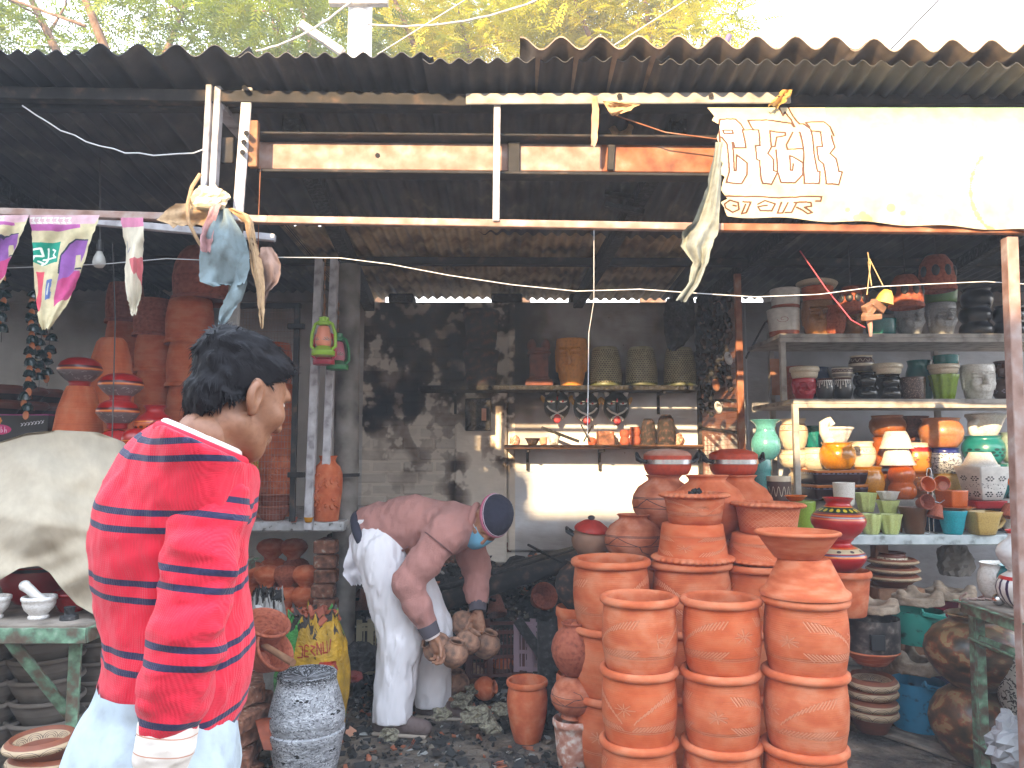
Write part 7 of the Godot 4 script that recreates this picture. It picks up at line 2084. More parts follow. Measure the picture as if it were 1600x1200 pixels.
func stove(label: String, u: float, d: float, y: float, wpx: float, h: float, m: Material, handle: bool) -> void:
	var s := S(d, y)
	var w := wpx * s
	var t := thing("clay_stove", label, "stove", Vector3((u - 800) * s, y, -d), rng.randf_range(-0.2, 0.2), "clay stoves in painted tins")
	obj("tin", unit("drum", 40), m, t, Transform3D(Basis.from_scale(Vector3(w, h * 0.8, w)), Vector3.ZERO))
	var f := Field.new(Vector3(-0.62, -0.05, -0.62), Vector3(0.62, 0.5, 0.62), 0.035)
	f.cap(Vector3(0, 0.04, 0), Vector3(0, 0.2, 0), 0.5, 0.48, 0.03)
	f.cut(Vector3(0, 0.2, 0), Vector3(0, 1, 0))
	for a in 3:
		var th := a * TAU / 3 + 0.6
		f.cap(Vector3(cos(th) * 0.36, 0.2, sin(th) * 0.36), Vector3(cos(th) * 0.4, 0.3, sin(th) * 0.4), 0.13, 0.1, 0.08)
	f.cap(Vector3(0, 0.1, 0), Vector3(0, 0.5, 0), 0.22, 0.3, 0.04, Vector3.ONE, Basis(), true)
	f.cut(Vector3(0, -0.01, 0), Vector3(0, -1, 0))
	f.rough(0.02, 4.0, 3)
	var b := MB.new()
	f.mesh(b)
	obj("clay_top", b.mesh(), mats["mud"], t, Transform3D(Basis.from_scale(Vector3(w, h * 0.75, w)), Vector3(0, h * 0.78, 0)))
	if handle:
		var hb := MB.new()
		hb.bar(Vector3(-0.02, h * 0.66, w * 0.5), Vector3(0.09, h * 0.6, w * 0.5 + 0.02), 0.03, 0.02)
		hb.bar(Vector3(-0.02, h * 0.7, w * 0.46), Vector3(-0.02, h * 0.64, w * 0.52), 0.012, 0.05)
		obj("handle", hb.mesh(), m, t)
	else:
		var ob := MB.new()
		ob.box(Transform3D(Basis(), Vector3(-0.02, h * 0.25, w * 0.48)), Vector3(0.07, 0.075, 0.03), 0.003)
		obj("fire_opening", ob.mesh(), mats["black_plastic"], t)

func crumple(called: String, label: String, at: Vector3, r: Vector3, m: Material, sd: int, group := "", na := 14, nk := 24) -> void:   # a wad of sharp folds
	var q := RandomNumberGenerator.new()
	q.seed = sd
	var fn := FastNoiseLite.new()
	fn.seed = sd
	fn.frequency = 1.3
	var pts := []
	var wd := nk + 1
	for a in na + 1:
		for k in wd:
			var th := PI * a / na
			var ph := TAU * (k + 0.5 * (a % 2)) / nk
			var f := (q.randf_range(0.95, 1.03) * (0.85 + 0.4 * fn.get_noise_3d(sin(th) * cos(ph), cos(th), sin(th) * sin(ph))) if na > 9 else q.randf_range(0.45, 1.06)) if a % na else 0.7
			var p := Vector3(sin(th) * cos(ph), cos(th), sin(th) * sin(ph)) * r * f
			if k == nk: p = pts[a * wd]
			p.y = maxf(p.y, -r.y * 0.6)
			pts.append(p)
	var b := MB.new()
	for a in na:
		for k in nk:
			var i := a * wd + k
			for t in [[i, i + 1, i + wd + 1], [i, i + wd + 1, i + wd]]:
				var n: Vector3 = (pts[t[1]] - pts[t[0]]).cross(pts[t[2]] - pts[t[0]])
				if n.length() > 1e-9:
					n = n.normalized()
					b.face([at + pts[t[0]], at + pts[t[1]], at + pts[t[2]]], n if n.dot(pts[t[0]]) > 0 else -n)
	one(called, label, called.replace("_", " "), b.mesh(), m, Transform3D(), group)

func sack(called: String, label: String, u: float, d: float, y: float, wpx: float, h: float, style: int) -> void:
	var s := S(d, h / 2)
	var t := thing(called, label, "sack", Vector3((u - 800) * s, y, -d))
	var w := wpx * s
	var q := FastNoiseLite.new()
	q.seed = style
	q.frequency = 1.6
	var cols := 73
	var rows := 34
	var pts := []
	for r in rows:
		var f := r / float(rows - 1)
		for k in cols:
			var ph := TAU * k / float(cols - 1)
			var rad := w * 0.5 * (0.86 + 0.2 * sin(minf(1.0, f * 1.1) * PI) - 0.16 * smoothstep(0.75, 1.0, f))
			var n := Vector3(cos(ph), f * 1.6, sin(ph))
			rad *= 1.0 + 0.10 * q.get_noise_3dv(n * 1.2) + 0.09 * q.get_noise_3dv(n * Vector3(3, 1.2, 3) + Vector3(3, 0, 0)) * f
			rad *= 1.0 + 0.03 * sin(ph * 17.0 + f * 4.0) * smoothstep(0.5, 1.0, f)
			var yy := h * f + 0.05 * h * q.get_noise_2d(cos(ph) * 3.0, sin(ph) * 3.0) * smoothstep(0.7, 1.0, f) * 2.0
			pts.append(Vector3(cos(ph) * rad, yy, sin(ph) * rad * 0.8))
	for r in 4:                                            # folded-in charred mouth
		for k in cols:
			var p: Vector3 = pts[(rows - 1) * cols + k]
			pts.append(p * Vector3(0.8 - r * 0.22, 1, 0.8 - r * 0.22) - Vector3(0, 0.03 * (r + 1), 0))
	var im := flat_image(1024, 512, Color(0.78, 0.77, 0.76) if style == 1 else Color(0.78, 0.6, 0.1))
	if style == 2:
		for x0 in [560, 40]:
			im.fill_rect(Rect2i(x0, 0, 150, 512), Color(0.25, 0.6, 0.25))
		for k in 6:
			for xx in [0, 60]:
				stroke(im, [Vector2(590 + xx, 120 + k * 60), Vector2(630 + xx, 124 + k * 60), Vector2(600 + xx, 150 + k * 60), Vector2(640 + xx, 158 + k * 60)], 8, Color(0.1, 0.35, 0.15))
		var rd := Color(0.68, 0.16, 0.06)
		# mirrored block letters and the big sigma-like mark
		var lx := 730.0
		for gl in [[[0, 0], [20, 0], [20, 40], [0, 40]], [[20, 0], [0, 0], [0, 20], [16, 20], [0, 20], [0, 40], [20, 40]], [[0, 0], [20, 12], [0, 20], [20, 40]], [[0, 40], [0, 0], [20, 40], [20, 0]], [[0, 0], [0, 40], [20, 40], [20, 0]], [[0, 40], [20, 0]]]:
			var ps := []
			for p in gl:
				ps.append(Vector2(lx + p[0], 112 + p[1] - (lx - 730) * 0.12))
			stroke(im, ps, 6, rd)
			lx += 30
		stroke(im, [Vector2(905, 180), Vector2(835, 177), Vector2(878, 225), Vector2(825, 265), Vector2(830, 183)], 15, rd)
		stroke(im, [Vector2(905, 180), Vector2(915, 205)], 10, rd)
	else:
		for k in 4:
			stroke(im, [Vector2(720 + k * 34, 170), Vector2(720 + k * 34, 220), Vector2(742 + k * 34, 220), Vector2(742 + k * 34, 165 + 20 * (k % 2)), Vector2(720 + k * 34, 190)], 6, Color(0.25, 0.25, 0.27))
		dot(im, Vector2(880, 195), 24, Color(0.3, 0.3, 0.32))
		dot(im, Vector2(880, 195), 16, Color(0.75, 0.74, 0.74))
		stroke(im, [Vector2(650, 270), Vector2(940, 276)], 4, Color(0.3, 0.3, 0.3))
	tint_noise(im, 0.35, 0.012, 6)
	im.convert(Image.FORMAT_RGB8)
	var dd := im.get_data()
	var nb := nz(1024, 512, 0.014, 44 + style, 6)
	for yy in 512:                                         # scorched rim
		var lim := 0.62 - yy / 512.0 * (2.4 if style == 2 else 3.2)
		for xx in 1024:
			var k := yy * 1024 + xx
			if nb[k] / 255.0 < lim or nb[k] < 22:
				dd[k * 3] = 32 + nb[k] / 8
				dd[k * 3 + 1] = 26 + nb[k] / 10
				dd[k * 3 + 2] = 22 + nb[k] / 12
	im.set_data(1024, 512, false, Image.FORMAT_RGB8, dd)
	var b := MB.new()
	b.grid(pts, cols, true)
	for k in b.t.size():
		b.t[k] = Vector2(1.0 - b.t[k].x, 1.0 - b.t[k].y * (rows + 3.0) / (rows - 1.0))
		if b.t[k].y < 0.0:
			b.t[k].y = 0.004
	obj("bag", b.mesh(), mat("sack_%d" % style, Color.WHITE, 0.65, {"tex": ImageTexture.create_from_image(im), "h": gtex("weave", 0.05, 46, 3), "hs": 0.6}), t)
	var top := MB.new()
	for k in 26:
		var a := rng.randf() * TAU
		var rr := rng.randf() * w * 0.36
		top.box(Transform3D(Basis.from_euler(Vector3(rng.randf() * 3, rng.randf() * 3, rng.randf() * 3)), Vector3(cos(a) * rr, h * 0.95 + rng.randf() * 0.03, sin(a) * rr * 0.8)), Vector3(rng.randf_range(0.03, 0.08), rng.randf_range(0.01, 0.02), rng.randf_range(0.02, 0.06)), 0.003)
	tag(obj("contents", top.mesh(), mats["red_clay"] if style == 2 else mats["char"], t), "", "", "", "stuff")

# ---------------------------------------------------------------- cloths, lanterns and other hanging things
func planar_uv(o: MeshInstance3D) -> void:                 # lay a print flat over the hung cloth
	var a: Array = o.mesh.surface_get_arrays(0)
	var p: PackedVector3Array = a[Mesh.ARRAY_VERTEX]
	var lo := p[0]
	var hi := p[0]
	for q in p:
		lo = lo.min(q)
		hi = hi.max(q)
	var t := PackedVector2Array()
	for q in p:
		t.append(Vector2((q.x - lo.x) / (hi.x - lo.x), (hi.y - q.y) / (hi.y - lo.y)))
	a[Mesh.ARRAY_TEX_UV] = t
	var m := ArrayMesh.new()
	m.add_surface_from_arrays(Mesh.PRIMITIVE_TRIANGLES, a)
	o.mesh = m

func poly(im: Image, pts: Array, c: Color) -> void:          # filled outline
	var y0 := 1e9
	var y1 := -1e9
	for p in pts:
		y0 = minf(y0, p.y)
		y1 = maxf(y1, p.y)
	for y in range(int(y0), int(y1) + 1):
		var xs := []
		for k in pts.size():
			var a: Vector2 = pts[k]
			var b: Vector2 = pts[(k + 1) % pts.size()]
			if (a.y <= y) != (b.y <= y):
				xs.append(a.x + (y - a.y) / (b.y - a.y) * (b.x - a.x))
		xs.sort()
		for k in range(0, xs.size() - 1, 2):
			im.fill_rect(Rect2i(int(xs[k]), y, maxi(1, int(xs[k + 1] - xs[k])), 1), c)

func cloth_mat(key: String, im: Image) -> StandardMaterial3D:
	tint_noise(im, 0.16, 0.015, 7)
	return mat(key, Color.WHITE, 0.85, {"tex": rgb8(im), "back": Color(0.35, 0.33, 0.28)})

func hangings() -> void:
	# banner with hollow painted letters
	var im := flat_image(1664, 520, Color(0.83, 0.78, 0.66))
	for y in 90:
		im.fill_rect(Rect2i(380, y, 1284, 1), Color(0.83, 0.78, 0.66).lerp(Color(0.45, 0.68, 0.58), maxf(0, 0.75 - y / 110.0)))
	var ink := Color(0.36, 0.23, 0.18)
	var tr := func(a: Array) -> Array:
		var o := []
		for p in a:
			o.append(Vector2((1050 + p[0] / 5.333 - 1105) * 2.08, (140 + p[1] / 5.333 - 168) * 2.6))
		return o
	var letters := [
		[[375, 520], [370, 330], [385, 270], [515, 265], [555, 310], [572, 360], [558, 362], [575, 515], [485, 515], [478, 470], [468, 470], [480, 690], [497, 690], [500, 570], [585, 632], [585, 720], [545, 785], [415, 780], [440, 700], [425, 480], [385, 420]],
		[[400, 365], [480, 362], [485, 390], [410, 395], [400, 365]],
		[[650, 365], [635, 340], [618, 275], [985, 288], [1000, 320]],
		[[560, 365], [690, 368], [700, 490], [660, 495], [668, 600], [695, 605], [700, 745], [715, 785], [790, 790], [835, 700], [800, 690], [805, 600], [790, 575], [765, 548], [790, 510], [800, 490]],
		[[790, 365], [925, 370], [925, 395], [850, 410], [828, 490], [800, 490], [790, 365]],
		[[835, 520], [835, 700], [865, 775], [980, 780], [1040, 720], [1045, 630], [935, 575], [935, 690], [955, 690], [960, 640]],
		[[1045, 522], [925, 520], [920, 480], [985, 370]],
		[[1035, 375], [1050, 560], [1050, 790], [1165, 795], [1175, 700], [1155, 700], [1120, 360], [1080, 310]],
		[[870, 165], [910, 235], [930, 205], [985, 260], [1010, 320]], [[960, 165], [1050, 300], [1075, 300], [1110, 345]],
		[[1115, 340], [1095, 292], [1240, 295], [1290, 330], [1320, 400]],
		[[1300, 400], [1315, 500], [1270, 552], [1310, 600], [1330, 700], [1362, 700], [1330, 800], [1225, 795], [1210, 640], [1175, 605], [1165, 500], [1215, 495], [1200, 380], [1120, 375]],
		[[410, 880], [1195, 888], [1190, 920], [1150, 920]],
		[[410, 935], [450, 910], [520, 925], [530, 975], [480, 995], [420, 965], [410, 935]], [[480, 945], [505, 950]],
		[[560, 920], [620, 925], [590, 1000], [555, 1005], [580, 940]],
		[[680, 940], [740, 910], [830, 930], [800, 985], [700, 990], [680, 960], [760, 945]],
		[[880, 920], [850, 1000], [890, 1000], [930, 925]], [[1000, 925], [960, 1000], [910, 1000]],
		[[980, 925], [1110, 930], [1120, 955], [1060, 965], [1130, 1000], [1090, 1010], [1000, 960]]]
	for k in [0, 3, 5, 7, 11]:
		poly(im, tr.call(letters[k]), Color(0.9, 0.89, 0.85))
	for l in letters:
		stroke(im, tr.call(l), 6.0, ink)
	for k in 40:
		var a := PI * 0.55 + k * 0.06
		dot(im, Vector2(920 + cos(a) * 90, 330 + sin(a) * 150), rng.randf_range(2, 8), Color(0.72, 0.62, 0.46))
	for k in 14:
		dot(im, Vector2(480 + rng.randfn(0, 45), 440 + rng.randfn(0, 22)), rng.randf_range(5, 16), Color(0.74, 0.65, 0.5))
	var q := FastNoiseLite.new()
	q.seed = 8
	q.frequency = 1.0
	var pts := []
	var cols := 90
	for r in 26:
		var f := r / 25.0
		for k in cols:
			var w := k / float(cols - 1)
			var u := lerpf(1105 + 14 * smoothstep(0.0, 0.15, f) + 14 * f, 1905, w)
			if k == 0:
				u += 4.0 * sin(f * 40.0) + 3.0 * sin(f * 91.0)
			var v := lerpf(168, 337 + (u - 1130) * 0.048 + 2.0 * sin(u * 0.05), f)
			var d := 2.965 - 0.02 * q.get_noise_2d(u * 0.018, v * 0.006) - 0.014 * sin((u + v * 0.9) * 0.07) * exp(-pow((u - 1240) / 90.0, 2)) * (1.0 - f) - 0.03 * sin(f * PI)
			pts.append(P(u, v, d))
	var bm := MB.new()
	bm.grid(pts, cols)
	var ban := one("torn_banner", "cream cloth banner with hollow brown Hindi lettering, torn at one end", "banner", bm.mesh(), cloth_mat("banner_print", im))
	planar_uv(ban)
	# the rest of the row of torn banner strips
	var far := flat_image(256, 256, Color(0.78, 0.72, 0.55))
	far.fill_rect(Rect2i(0, 20, 256, 26), Color(0.66, 0.28, 0.5))
	far.fill_rect(Rect2i(0, 90, 256, 60), Color(0.1, 0.55, 0.45))
	planar_uv(cloth("torn_banner", "long torn printed banner past the end of the burlap table", "banner", [[118, -2900, -45], [300, -2900, -50], [430, -2900, -56], [525, -2900, -70]], 2.97, 40, 0.05, cloth_mat("banner_far", far), 3))
	var fl := flat_image(330, 525, Color(0.82, 0.77, 0.62))
	var z := func(a: Array) -> Array:
		var o := []
		for p in a:
			o.append(Vector2((p[0] / 6.667 - 46) * 3.0, (320 + p[1] / 6.667 - 340) * 3.0))
		return o
	poly(fl, z.call([[300, 130], [1060, 120], [1000, 230], [300, 235]]), Color(0.85, 0.7, 0.74))
	poly(fl, z.call([[300, 222], [850, 232], [855, 268], [600, 292], [300, 285]]), Color(0.7, 0.35, 0.62))
	for k in 7:
		stroke(fl, z.call([[320 + k * 62, 165], [365 + k * 62, 160], [345 + k * 62, 190], [372 + k * 62, 215], [330 + k * 62, 210]]), 6, Color(0.93, 0.92, 0.9))
	poly(fl, z.call([[335, 405], [635, 395], [635, 610], [430, 630], [335, 590]]), Color(0.0, 0.56, 0.46))
	for l in [[[350, 480], [420, 460], [430, 530], [370, 545], [345, 600]], [[480, 460], [490, 560], [450, 610], [400, 590]], [[430, 570], [600, 560]], [[540, 470], [580, 490], [560, 530], [595, 560]], [[420, 620], [480, 600], [500, 570]]]:
		stroke(fl, z.call(l), 9, Color(0.92, 0.92, 0.88))
	poly(fl, z.call([[650, 720], [665, 540], [730, 430], [800, 385], [940, 395], [905, 520], [860, 615], [850, 530], [785, 530], [775, 680], [850, 690], [840, 760], [720, 960], [620, 1060], [605, 960]]), Color(0.58, 0.36, 0.66))
	poly(fl, z.call([[640, 800], [775, 690], [850, 695], [835, 770], [720, 960], [620, 1060], [605, 960]]), Color(0.76, 0.28, 0.5))
	stroke(fl, z.call([[645, 720], [660, 540], [725, 425], [800, 380], [935, 390]]), 6, Color(0.18, 0.2, 0.3))
	stroke(fl, z.call([[785, 668], [855, 668]]), 8, Color(0.2, 0.2, 0.3))
	poly(fl, z.call([[385, 695], [470, 695], [485, 1000], [460, 1100], [370, 1090], [372, 1040], [410, 1040], [415, 900]]), Color(0.84, 0.3, 0.38))
	poly(fl, z.call([[535, 795], [600, 785], [575, 980], [540, 1000]]), Color(0.36, 0.44, 0.66))
	stroke(fl, z.call([[570, 830], [560, 940]]), 6, Color(0.75, 0.75, 0.72))
	var fm := cloth_mat("flag_print", fl)
	var fg := "torn printed strips on the lower rail"
	planar_uv(cloth("torn_flag", "torn pennant with green block, purple curve and pink letter", "flag", [[336, 46, 156], [360, 49, 148], [385, 51, 139], [415, 53, 130], [450, 55, 118], [480, 58, 102], [500, 60, 88], [514, 66, 78]], 2.96, 18, 0.035, fm, 4, fg))
	planar_uv(cloth("torn_flag", "torn pennant with green block at the rail's far end", "flag", [[336, -50, 46], [360, -48, 36], [385, -46, 26], [410, -44, 14], [440, -40, 4], [470, -40, -14]], 2.96, 14, 0.03, fm, 6, fg))
	var f2 := flat_image(128, 256, Color(0.84, 0.8, 0.72))
	f2.fill_rect(Rect2i(0, 0, 128, 26), Color(0.8, 0.5, 0.62))
	poly(f2, [Vector2(60, 110), Vector2(128, 100), Vector2(128, 190), Vector2(90, 150)], Color(0.78, 0.4, 0.42))
	stroke(f2, [Vector2(30, 60), Vector2(40, 90), Vector2(60, 80)], 4, Color(0.5, 0.5, 0.6))
	planar_uv(cloth("torn_flag", "narrow pale strip with pink hem hanging from lower rail", "flag", [[340, 188, 224], [370, 193, 225], [390, 197, 224], [430, 195, 223], [465, 198, 221], [480, 203, 215], [492, 204, 214]], 2.96, 9, 0.03, cloth_mat("flag_pale", f2), 9, fg))
	# wrapped cloths round the posts
	var tan := mat("rag_tan", Color(0.72, 0.6, 0.46), 0.9, {"tex": mottle(), "tri": 6.0, "world": true})
	var grey := mat("rag_grey", Color(0.46, 0.52, 0.54), 0.9, {"tex": mottle(), "tri": 3.0, "world": true, "back": Color(0.2, 0.2, 0.2)})
	crumple("cloth_bundle", "pale cloth knotted round the foot of the twin posts", P(326, 313, 2.94), Vector3(0.092, 0.065, 0.05), mat("rag_white", Color(0.84, 0.78, 0.66), 0.9, {"tex": mottle(), "tri": 4.0, "world": true}), 12)
	cloth("rag_strip", "flat pale strip trailing from knotted cloth along lower rail", "cloth", [[318, 275, 330], [330, 258, 335], [344, 245, 330], [352, 270, 322]], 2.95, 8, 0.02, tan, 31)
	cloth("grey_rag", "slate-grey rag draped over lower rail above the man's head", "cloth", [[325, 332, 356], [345, 324, 368], [370, 314, 382], [395, 312, 390], [420, 311, 389], [440, 312, 384], [446, 330, 380]], 2.93, 14, 0.04, grey, 14)
	cloth("grey_rag", "grey twisted tail hanging below the slate rag", "cloth", [[400, 366, 388], [440, 364, 386], [465, 352, 380], [485, 344, 366], [508, 340, 352]], 2.95, 6, 0.03, grey, 15)
	cloth("rag_strip", "pink-edged strip knotted on slate rag", "cloth", [[318, 332, 346], [350, 318, 335], [375, 312, 332], [395, 314, 328]], 2.91, 6, 0.02, mat("rag_pink", Color(0.66, 0.5, 0.5), 0.9, {"tex": mottle(), "tri": 5.0, "world": true}), 16)
	cloth("rag_strip", "twisted straw-coloured rag falling from rail beside slate rag", "cloth", [[325, 352, 364], [335, 366, 388], [348, 382, 396], [380, 388, 402], [420, 392, 412], [450, 400, 414], [485, 404, 413], [512, 407, 411]], 2.94, 6, 0.03, tan, 17)
	cloth("rag_strip", "ragged brown flap hooked beside the twisted straw rag", "cloth", [[386, 408, 424], [400, 404, 434], [415, 405, 440], [440, 410, 436], [455, 410, 420], [478, 409, 414]], 2.96, 8, 0.03, mat("rag_brown", Color(0.6, 0.49, 0.44), 0.9, {"tex": mottle(), "tri": 5.0, "world": true}), 18)
	var rope := MB.new()
	rope.tube([P(313, 272, 2.93), P(300, 292, 2.92), P(293, 320, 2.91), P(294, 345, 2.92), P(305, 368, 2.94), P(314, 384, 2.96)], 0.008, 0.007, 7)
	one("rope", "thick straw rope looped round knotted cloth on the twin posts", "rope", rope.mesh(), tan)
	cloth("banner_tail", "grey twisted tail hanging from the banner's torn end", "cloth", [[222, 1118, 1132], [260, 1112, 1128], [300, 1102, 1126], [345, 1084, 1124], [362, 1066, 1122], [385, 1064, 1112], [410, 1082, 1106], [440, 1076, 1094], [470, 1056, 1074]], 2.93, 12, 0.045, mat("rag_slate", Color(0.5, 0.52, 0.5), 0.9, {"tex": mottle(), "tri": 4.0, "world": true, "back": Color(0.2, 0.2, 0.2)}), 19)
	cloth("burnt_scrap", "curled scorched scrap on the eave bar", "scrap", [[158, 942, 960], [163, 945, 1000], [172, 950, 985], [180, 955, 966]], 2.93, 8, 0.03, tan, 20)
	cloth("burnt_scrap", "shiny golden scrap knotted at eave bar's end by banner", "scrap", [[140, 1222, 1238], [150, 1215, 1236], [160, 1205, 1226], [166, 1200, 1214]], 2.92, 6, 0.03, mat("foil", Color(0.75, 0.6, 0.35), 0.3), 22)
	cloth("burnt_scrap", "peeling label strip dangling from eave bar before main beam", "scrap", [[150, 926, 932], [170, 925, 936], [200, 924, 935], [228, 923, 931]], 2.95, 4, 0.006, mats["pale_clay"], 23)
	cloth("burnt_scrap", "burnt paper rags caught behind main beam", "scrap", [[186, 955, 985], [200, 950, 990], [215, 960, 985]], 3.3, 8, 0.05, tan, 24)
	var hb := thing("burnt_fixture", "burnt dangling lamp fixture under roof right of hanging thread", "fixture", P(975, 305, 3.9))
	for k in 3:
		var fb := MB.new()
		fb.bar(Vector3(-0.1, 0.07 - k * 0.06, 0), Vector3(0.1, 0.04 - k * 0.07, 0.02), 0.05, 0.025)
		obj("slat", fb.mesh(), mats["char"], hb)
	var fw := MB.new()
	fw.tube([Vector3(-0.08, 0.3, 0), Vector3(-0.08, 0.08, 0)], 0.003)
	fw.tube([Vector3(0.09, 0.3, 0), Vector3(0.09, 0.04, 0)], 0.003)
	obj("hanger_wire", fw.mesh(), mats["orange_steel"], hb)
	# light bulb
	var bp := P(155, 405, 3.4)
	var bulb := thing("bulb_holder", "unlit white bulb hanging between pennant and narrow pale strip", "bulb", bp)
	var bl := MB.new()
	bl.lathe([[0, 0], [0.6, 0.03], [0.95, 0.2], [1, 0.35], [0.85, 0.6], [0.45, 0.88], [0.4, 1.0]], 0.056, 0.08, 20, Transform3D(Basis(), Vector3(0, -0.04, 0)))
	obj("bulb", bl.mesh(), mat("bulb_glass", Color(0.78, 0.78, 0.76), 0.25), bulb)
	var bh := MB.new()
	bh.tube([Vector3(0, 0.035, 0), Vector3(0, 0.085, 0)], 0.016, 0.014, 12)
	obj("socket", bh.mesh(), mats["black_plastic"], bulb)
	var bc := MB.new()
	bc.tube([Vector3(0, 0.085, 0), Vector3(0.01, 0.45, 0.05)], 0.003)
	obj("cord", bc.mesh(), mats["dark_wire"], bulb)
	# lanterns by the pillar
	lantern("lime framed toy lantern with red petal globe, hung on beaded string", P(505, 556, 4.15), 62, "lime", lin(0.3, 0.55, 0.04), lin(0.6, 0.07, 0.03), 400)
	lantern("dark green toy lantern hanging behind the lime one", P(527, 578, 4.4), 62, "green", lin(0.02, 0.22, 0.07), lin(0.3, 0.03, 0.05), 470)
	lantern("red toy lantern mostly hidden behind the lime one", P(506, 570, 4.32), 60, "crimson", lin(0.5, 0.02, 0.06), lin(0.5, 0.04, 0.05), 470)
	# bell strings
	for k in 4:
		var u: float = [8, 52, 68, 80][k]
		var v0: float = [430, 465, 470, 480][k]
		var n: int = [6, 11, 8, 7][k]
		var d: float = [3.8, 3.7, 3.85, 3.95][k]
		var t := thing("bell_string", "string of dark clay bells and orange hearts, %s" % ["shortest, at the far edge over bowls", "longest, hanging before the bowl stacks", "second beside the longest one", "nearest to the red painted pots"][k], "wind chime", P(u, v0, d), 0.0, "clay bell strings")
		var st := MB.new()
		var len := n * 18.0 * S(d)
		st.tube([Vector3(0, 0.75, 0), Vector3(0, -len, 0)], 0.0015, 0.0015, 4)
		obj("string", st.mesh(), mats["dark_wire"], t)
		for j in n:
			var bb := MB.new()
			var x := Transform3D(Basis.from_euler(Vector3(rng.randfn(0, 0.15), 0, rng.randfn(0, 0.2))), Vector3(rng.randfn(0, 0.006), -j * 18 * S(d), 0))
			bb.lathe([[1, 0], [0.95, 0.1], [0.85, 0.5], [0.5, 0.9], [0, 1.0]], 0.062, 0.04, 14, x)
			obj("bell", bb.mesh(), mat("bell_dark", lin(0.012, 0.03, 0.03), 0.2, {"coat": 0.5}), t)
			if j % 2 == 0 or k == 1:
				var he := MB.new()
				he.ball(x.origin + Vector3(0, -0.022, 0.01), Vector3(0.016, 0.022, 0.004), Basis(), 8, 6)
				obj("heart", he.mesh(), mat("heart_clay", lin(0.5, 0.16, 0.06), 0.6), t)
	# clapper toy on the long wire
	var cp := P(1372, 452, 3.1)
	var ct := thing("clapper_toy", "dangling string toy with yellow bell and wooden blocks on long wire", "wind chime", cp)
	var s := S(3.1)
	var strs := MB.new()
	for q2 in [[-14, 45, -12, 5], [-12, 50, 6, 5], [-10, 45, -20, -10], [-14, 60, -14, 40]]:
		strs.tube([Vector3(q2[0] * s, q2[1] * s, 0), Vector3(q2[2] * s, q2[3] * s, 0.01)], 0.0025, 0.0025, 5)
	obj("strings", strs.mesh(), mat("cord_tan", lin(0.4, 0.28, 0.14), 0.8), ct)
	var yb := MB.new()
	yb.lathe([[1, 0], [0.9, 0.15], [0.72, 0.6], [0.4, 0.95], [0, 1.0]], 30 * s, 22 * s, 18, Transform3D(Basis.from_euler(Vector3(0.2, 0, -0.25)), Vector3(8 * s, -22 * s, 0)))
	obj("yellow_bell", yb.mesh(), mat("brass", lin(0.55, 0.33, 0.06), 0.35), ct)
	for q3 in [[-16, -30, 24, 14, 0.5], [-14, -46, 32, 9, 0.15], [-4, -28, 26, 12, -0.5], [-18, -38, 22, 10, 0.9]]:
		var bk := MB.new()
		bk.box(Transform3D(Basis.from_euler(Vector3(0.2, 0.3, q3[4])), Vector3(q3[0] * s, q3[1] * s, 0.01)), Vector3(q3[2] * s, q3[3] * s, 0.03), 0.003)
		obj("block", bk.mesh(), mats["wood"], ct)
	var ts := MB.new()
	ts.tube([Vector3(-16 * s, -50 * s, 0), Vector3(-15 * s, -62 * s, 0), Vector3(-15 * s, -76 * s, 0)], 0.012, 0.006, 8)
	obj("tassel", ts.mesh(), mats["pale_clay"], ct)
	var cs := MB.new()
	cs.tube([P(1250, 392, 3.2), P(1290, 450, 3.15), P(1330, 500, 3.12), P(1352, 512, 3.1)], 0.003, 0.003, 5)
	one("toy_string", "red string slanting down to the clapper toy", "string", cs.mesh(), mat("cord_red", lin(0.4, 0.06, 0.08), 0.7))
	# hanging terracotta lanterns in the right bay
	for q4 in [[1416, 482, 52, 52, "terracotta lantern with cut slits hanging over grey face planter"], [1464, 455, 56, 56, "higher terracotta lantern with cut slits hanging over green pot"], [1330, 488, 40, 40, "dim terracotta lantern hanging behind the clapper toy"]]:
		var d4 := 4.45
		var s4 := S(d4, 2.4)
		var lt := thing("clay_lantern", q4[4], "lantern", P(q4[0], q4[1], d4), 0.0, "terracotta lanterns under the roof")
		obj("body", unit("jar", 32), mats["red_clay"], lt, Transform3D(Basis.from_scale(Vector3(q4[2] * s4, q4[3] * s4, q4[2] * s4)), Vector3.ZERO))
		for k in 9:
			var a := TAU * k / 9.0
			var sl := MB.new()
			sl.ball(Vector3(cos(a), 0, sin(a)) * q4[2] * s4 * 0.455 + Vector3(0, q4[3] * s4 * 0.5, 0), Vector3(0.012, q4[3] * s4 * 0.17, 0.022), Basis(Vector3.UP, -a), 8, 8)
			obj("slit", sl.mesh(), mats["black_plastic"], lt)
		var co := MB.new()
		co.tube([Vector3(0, q4[3] * s4, 0), Vector3(0, q4[3] * s4 + 0.25, 0)], 0.003)
		obj("cord", co.mesh(), mats["dark_wire"], lt)

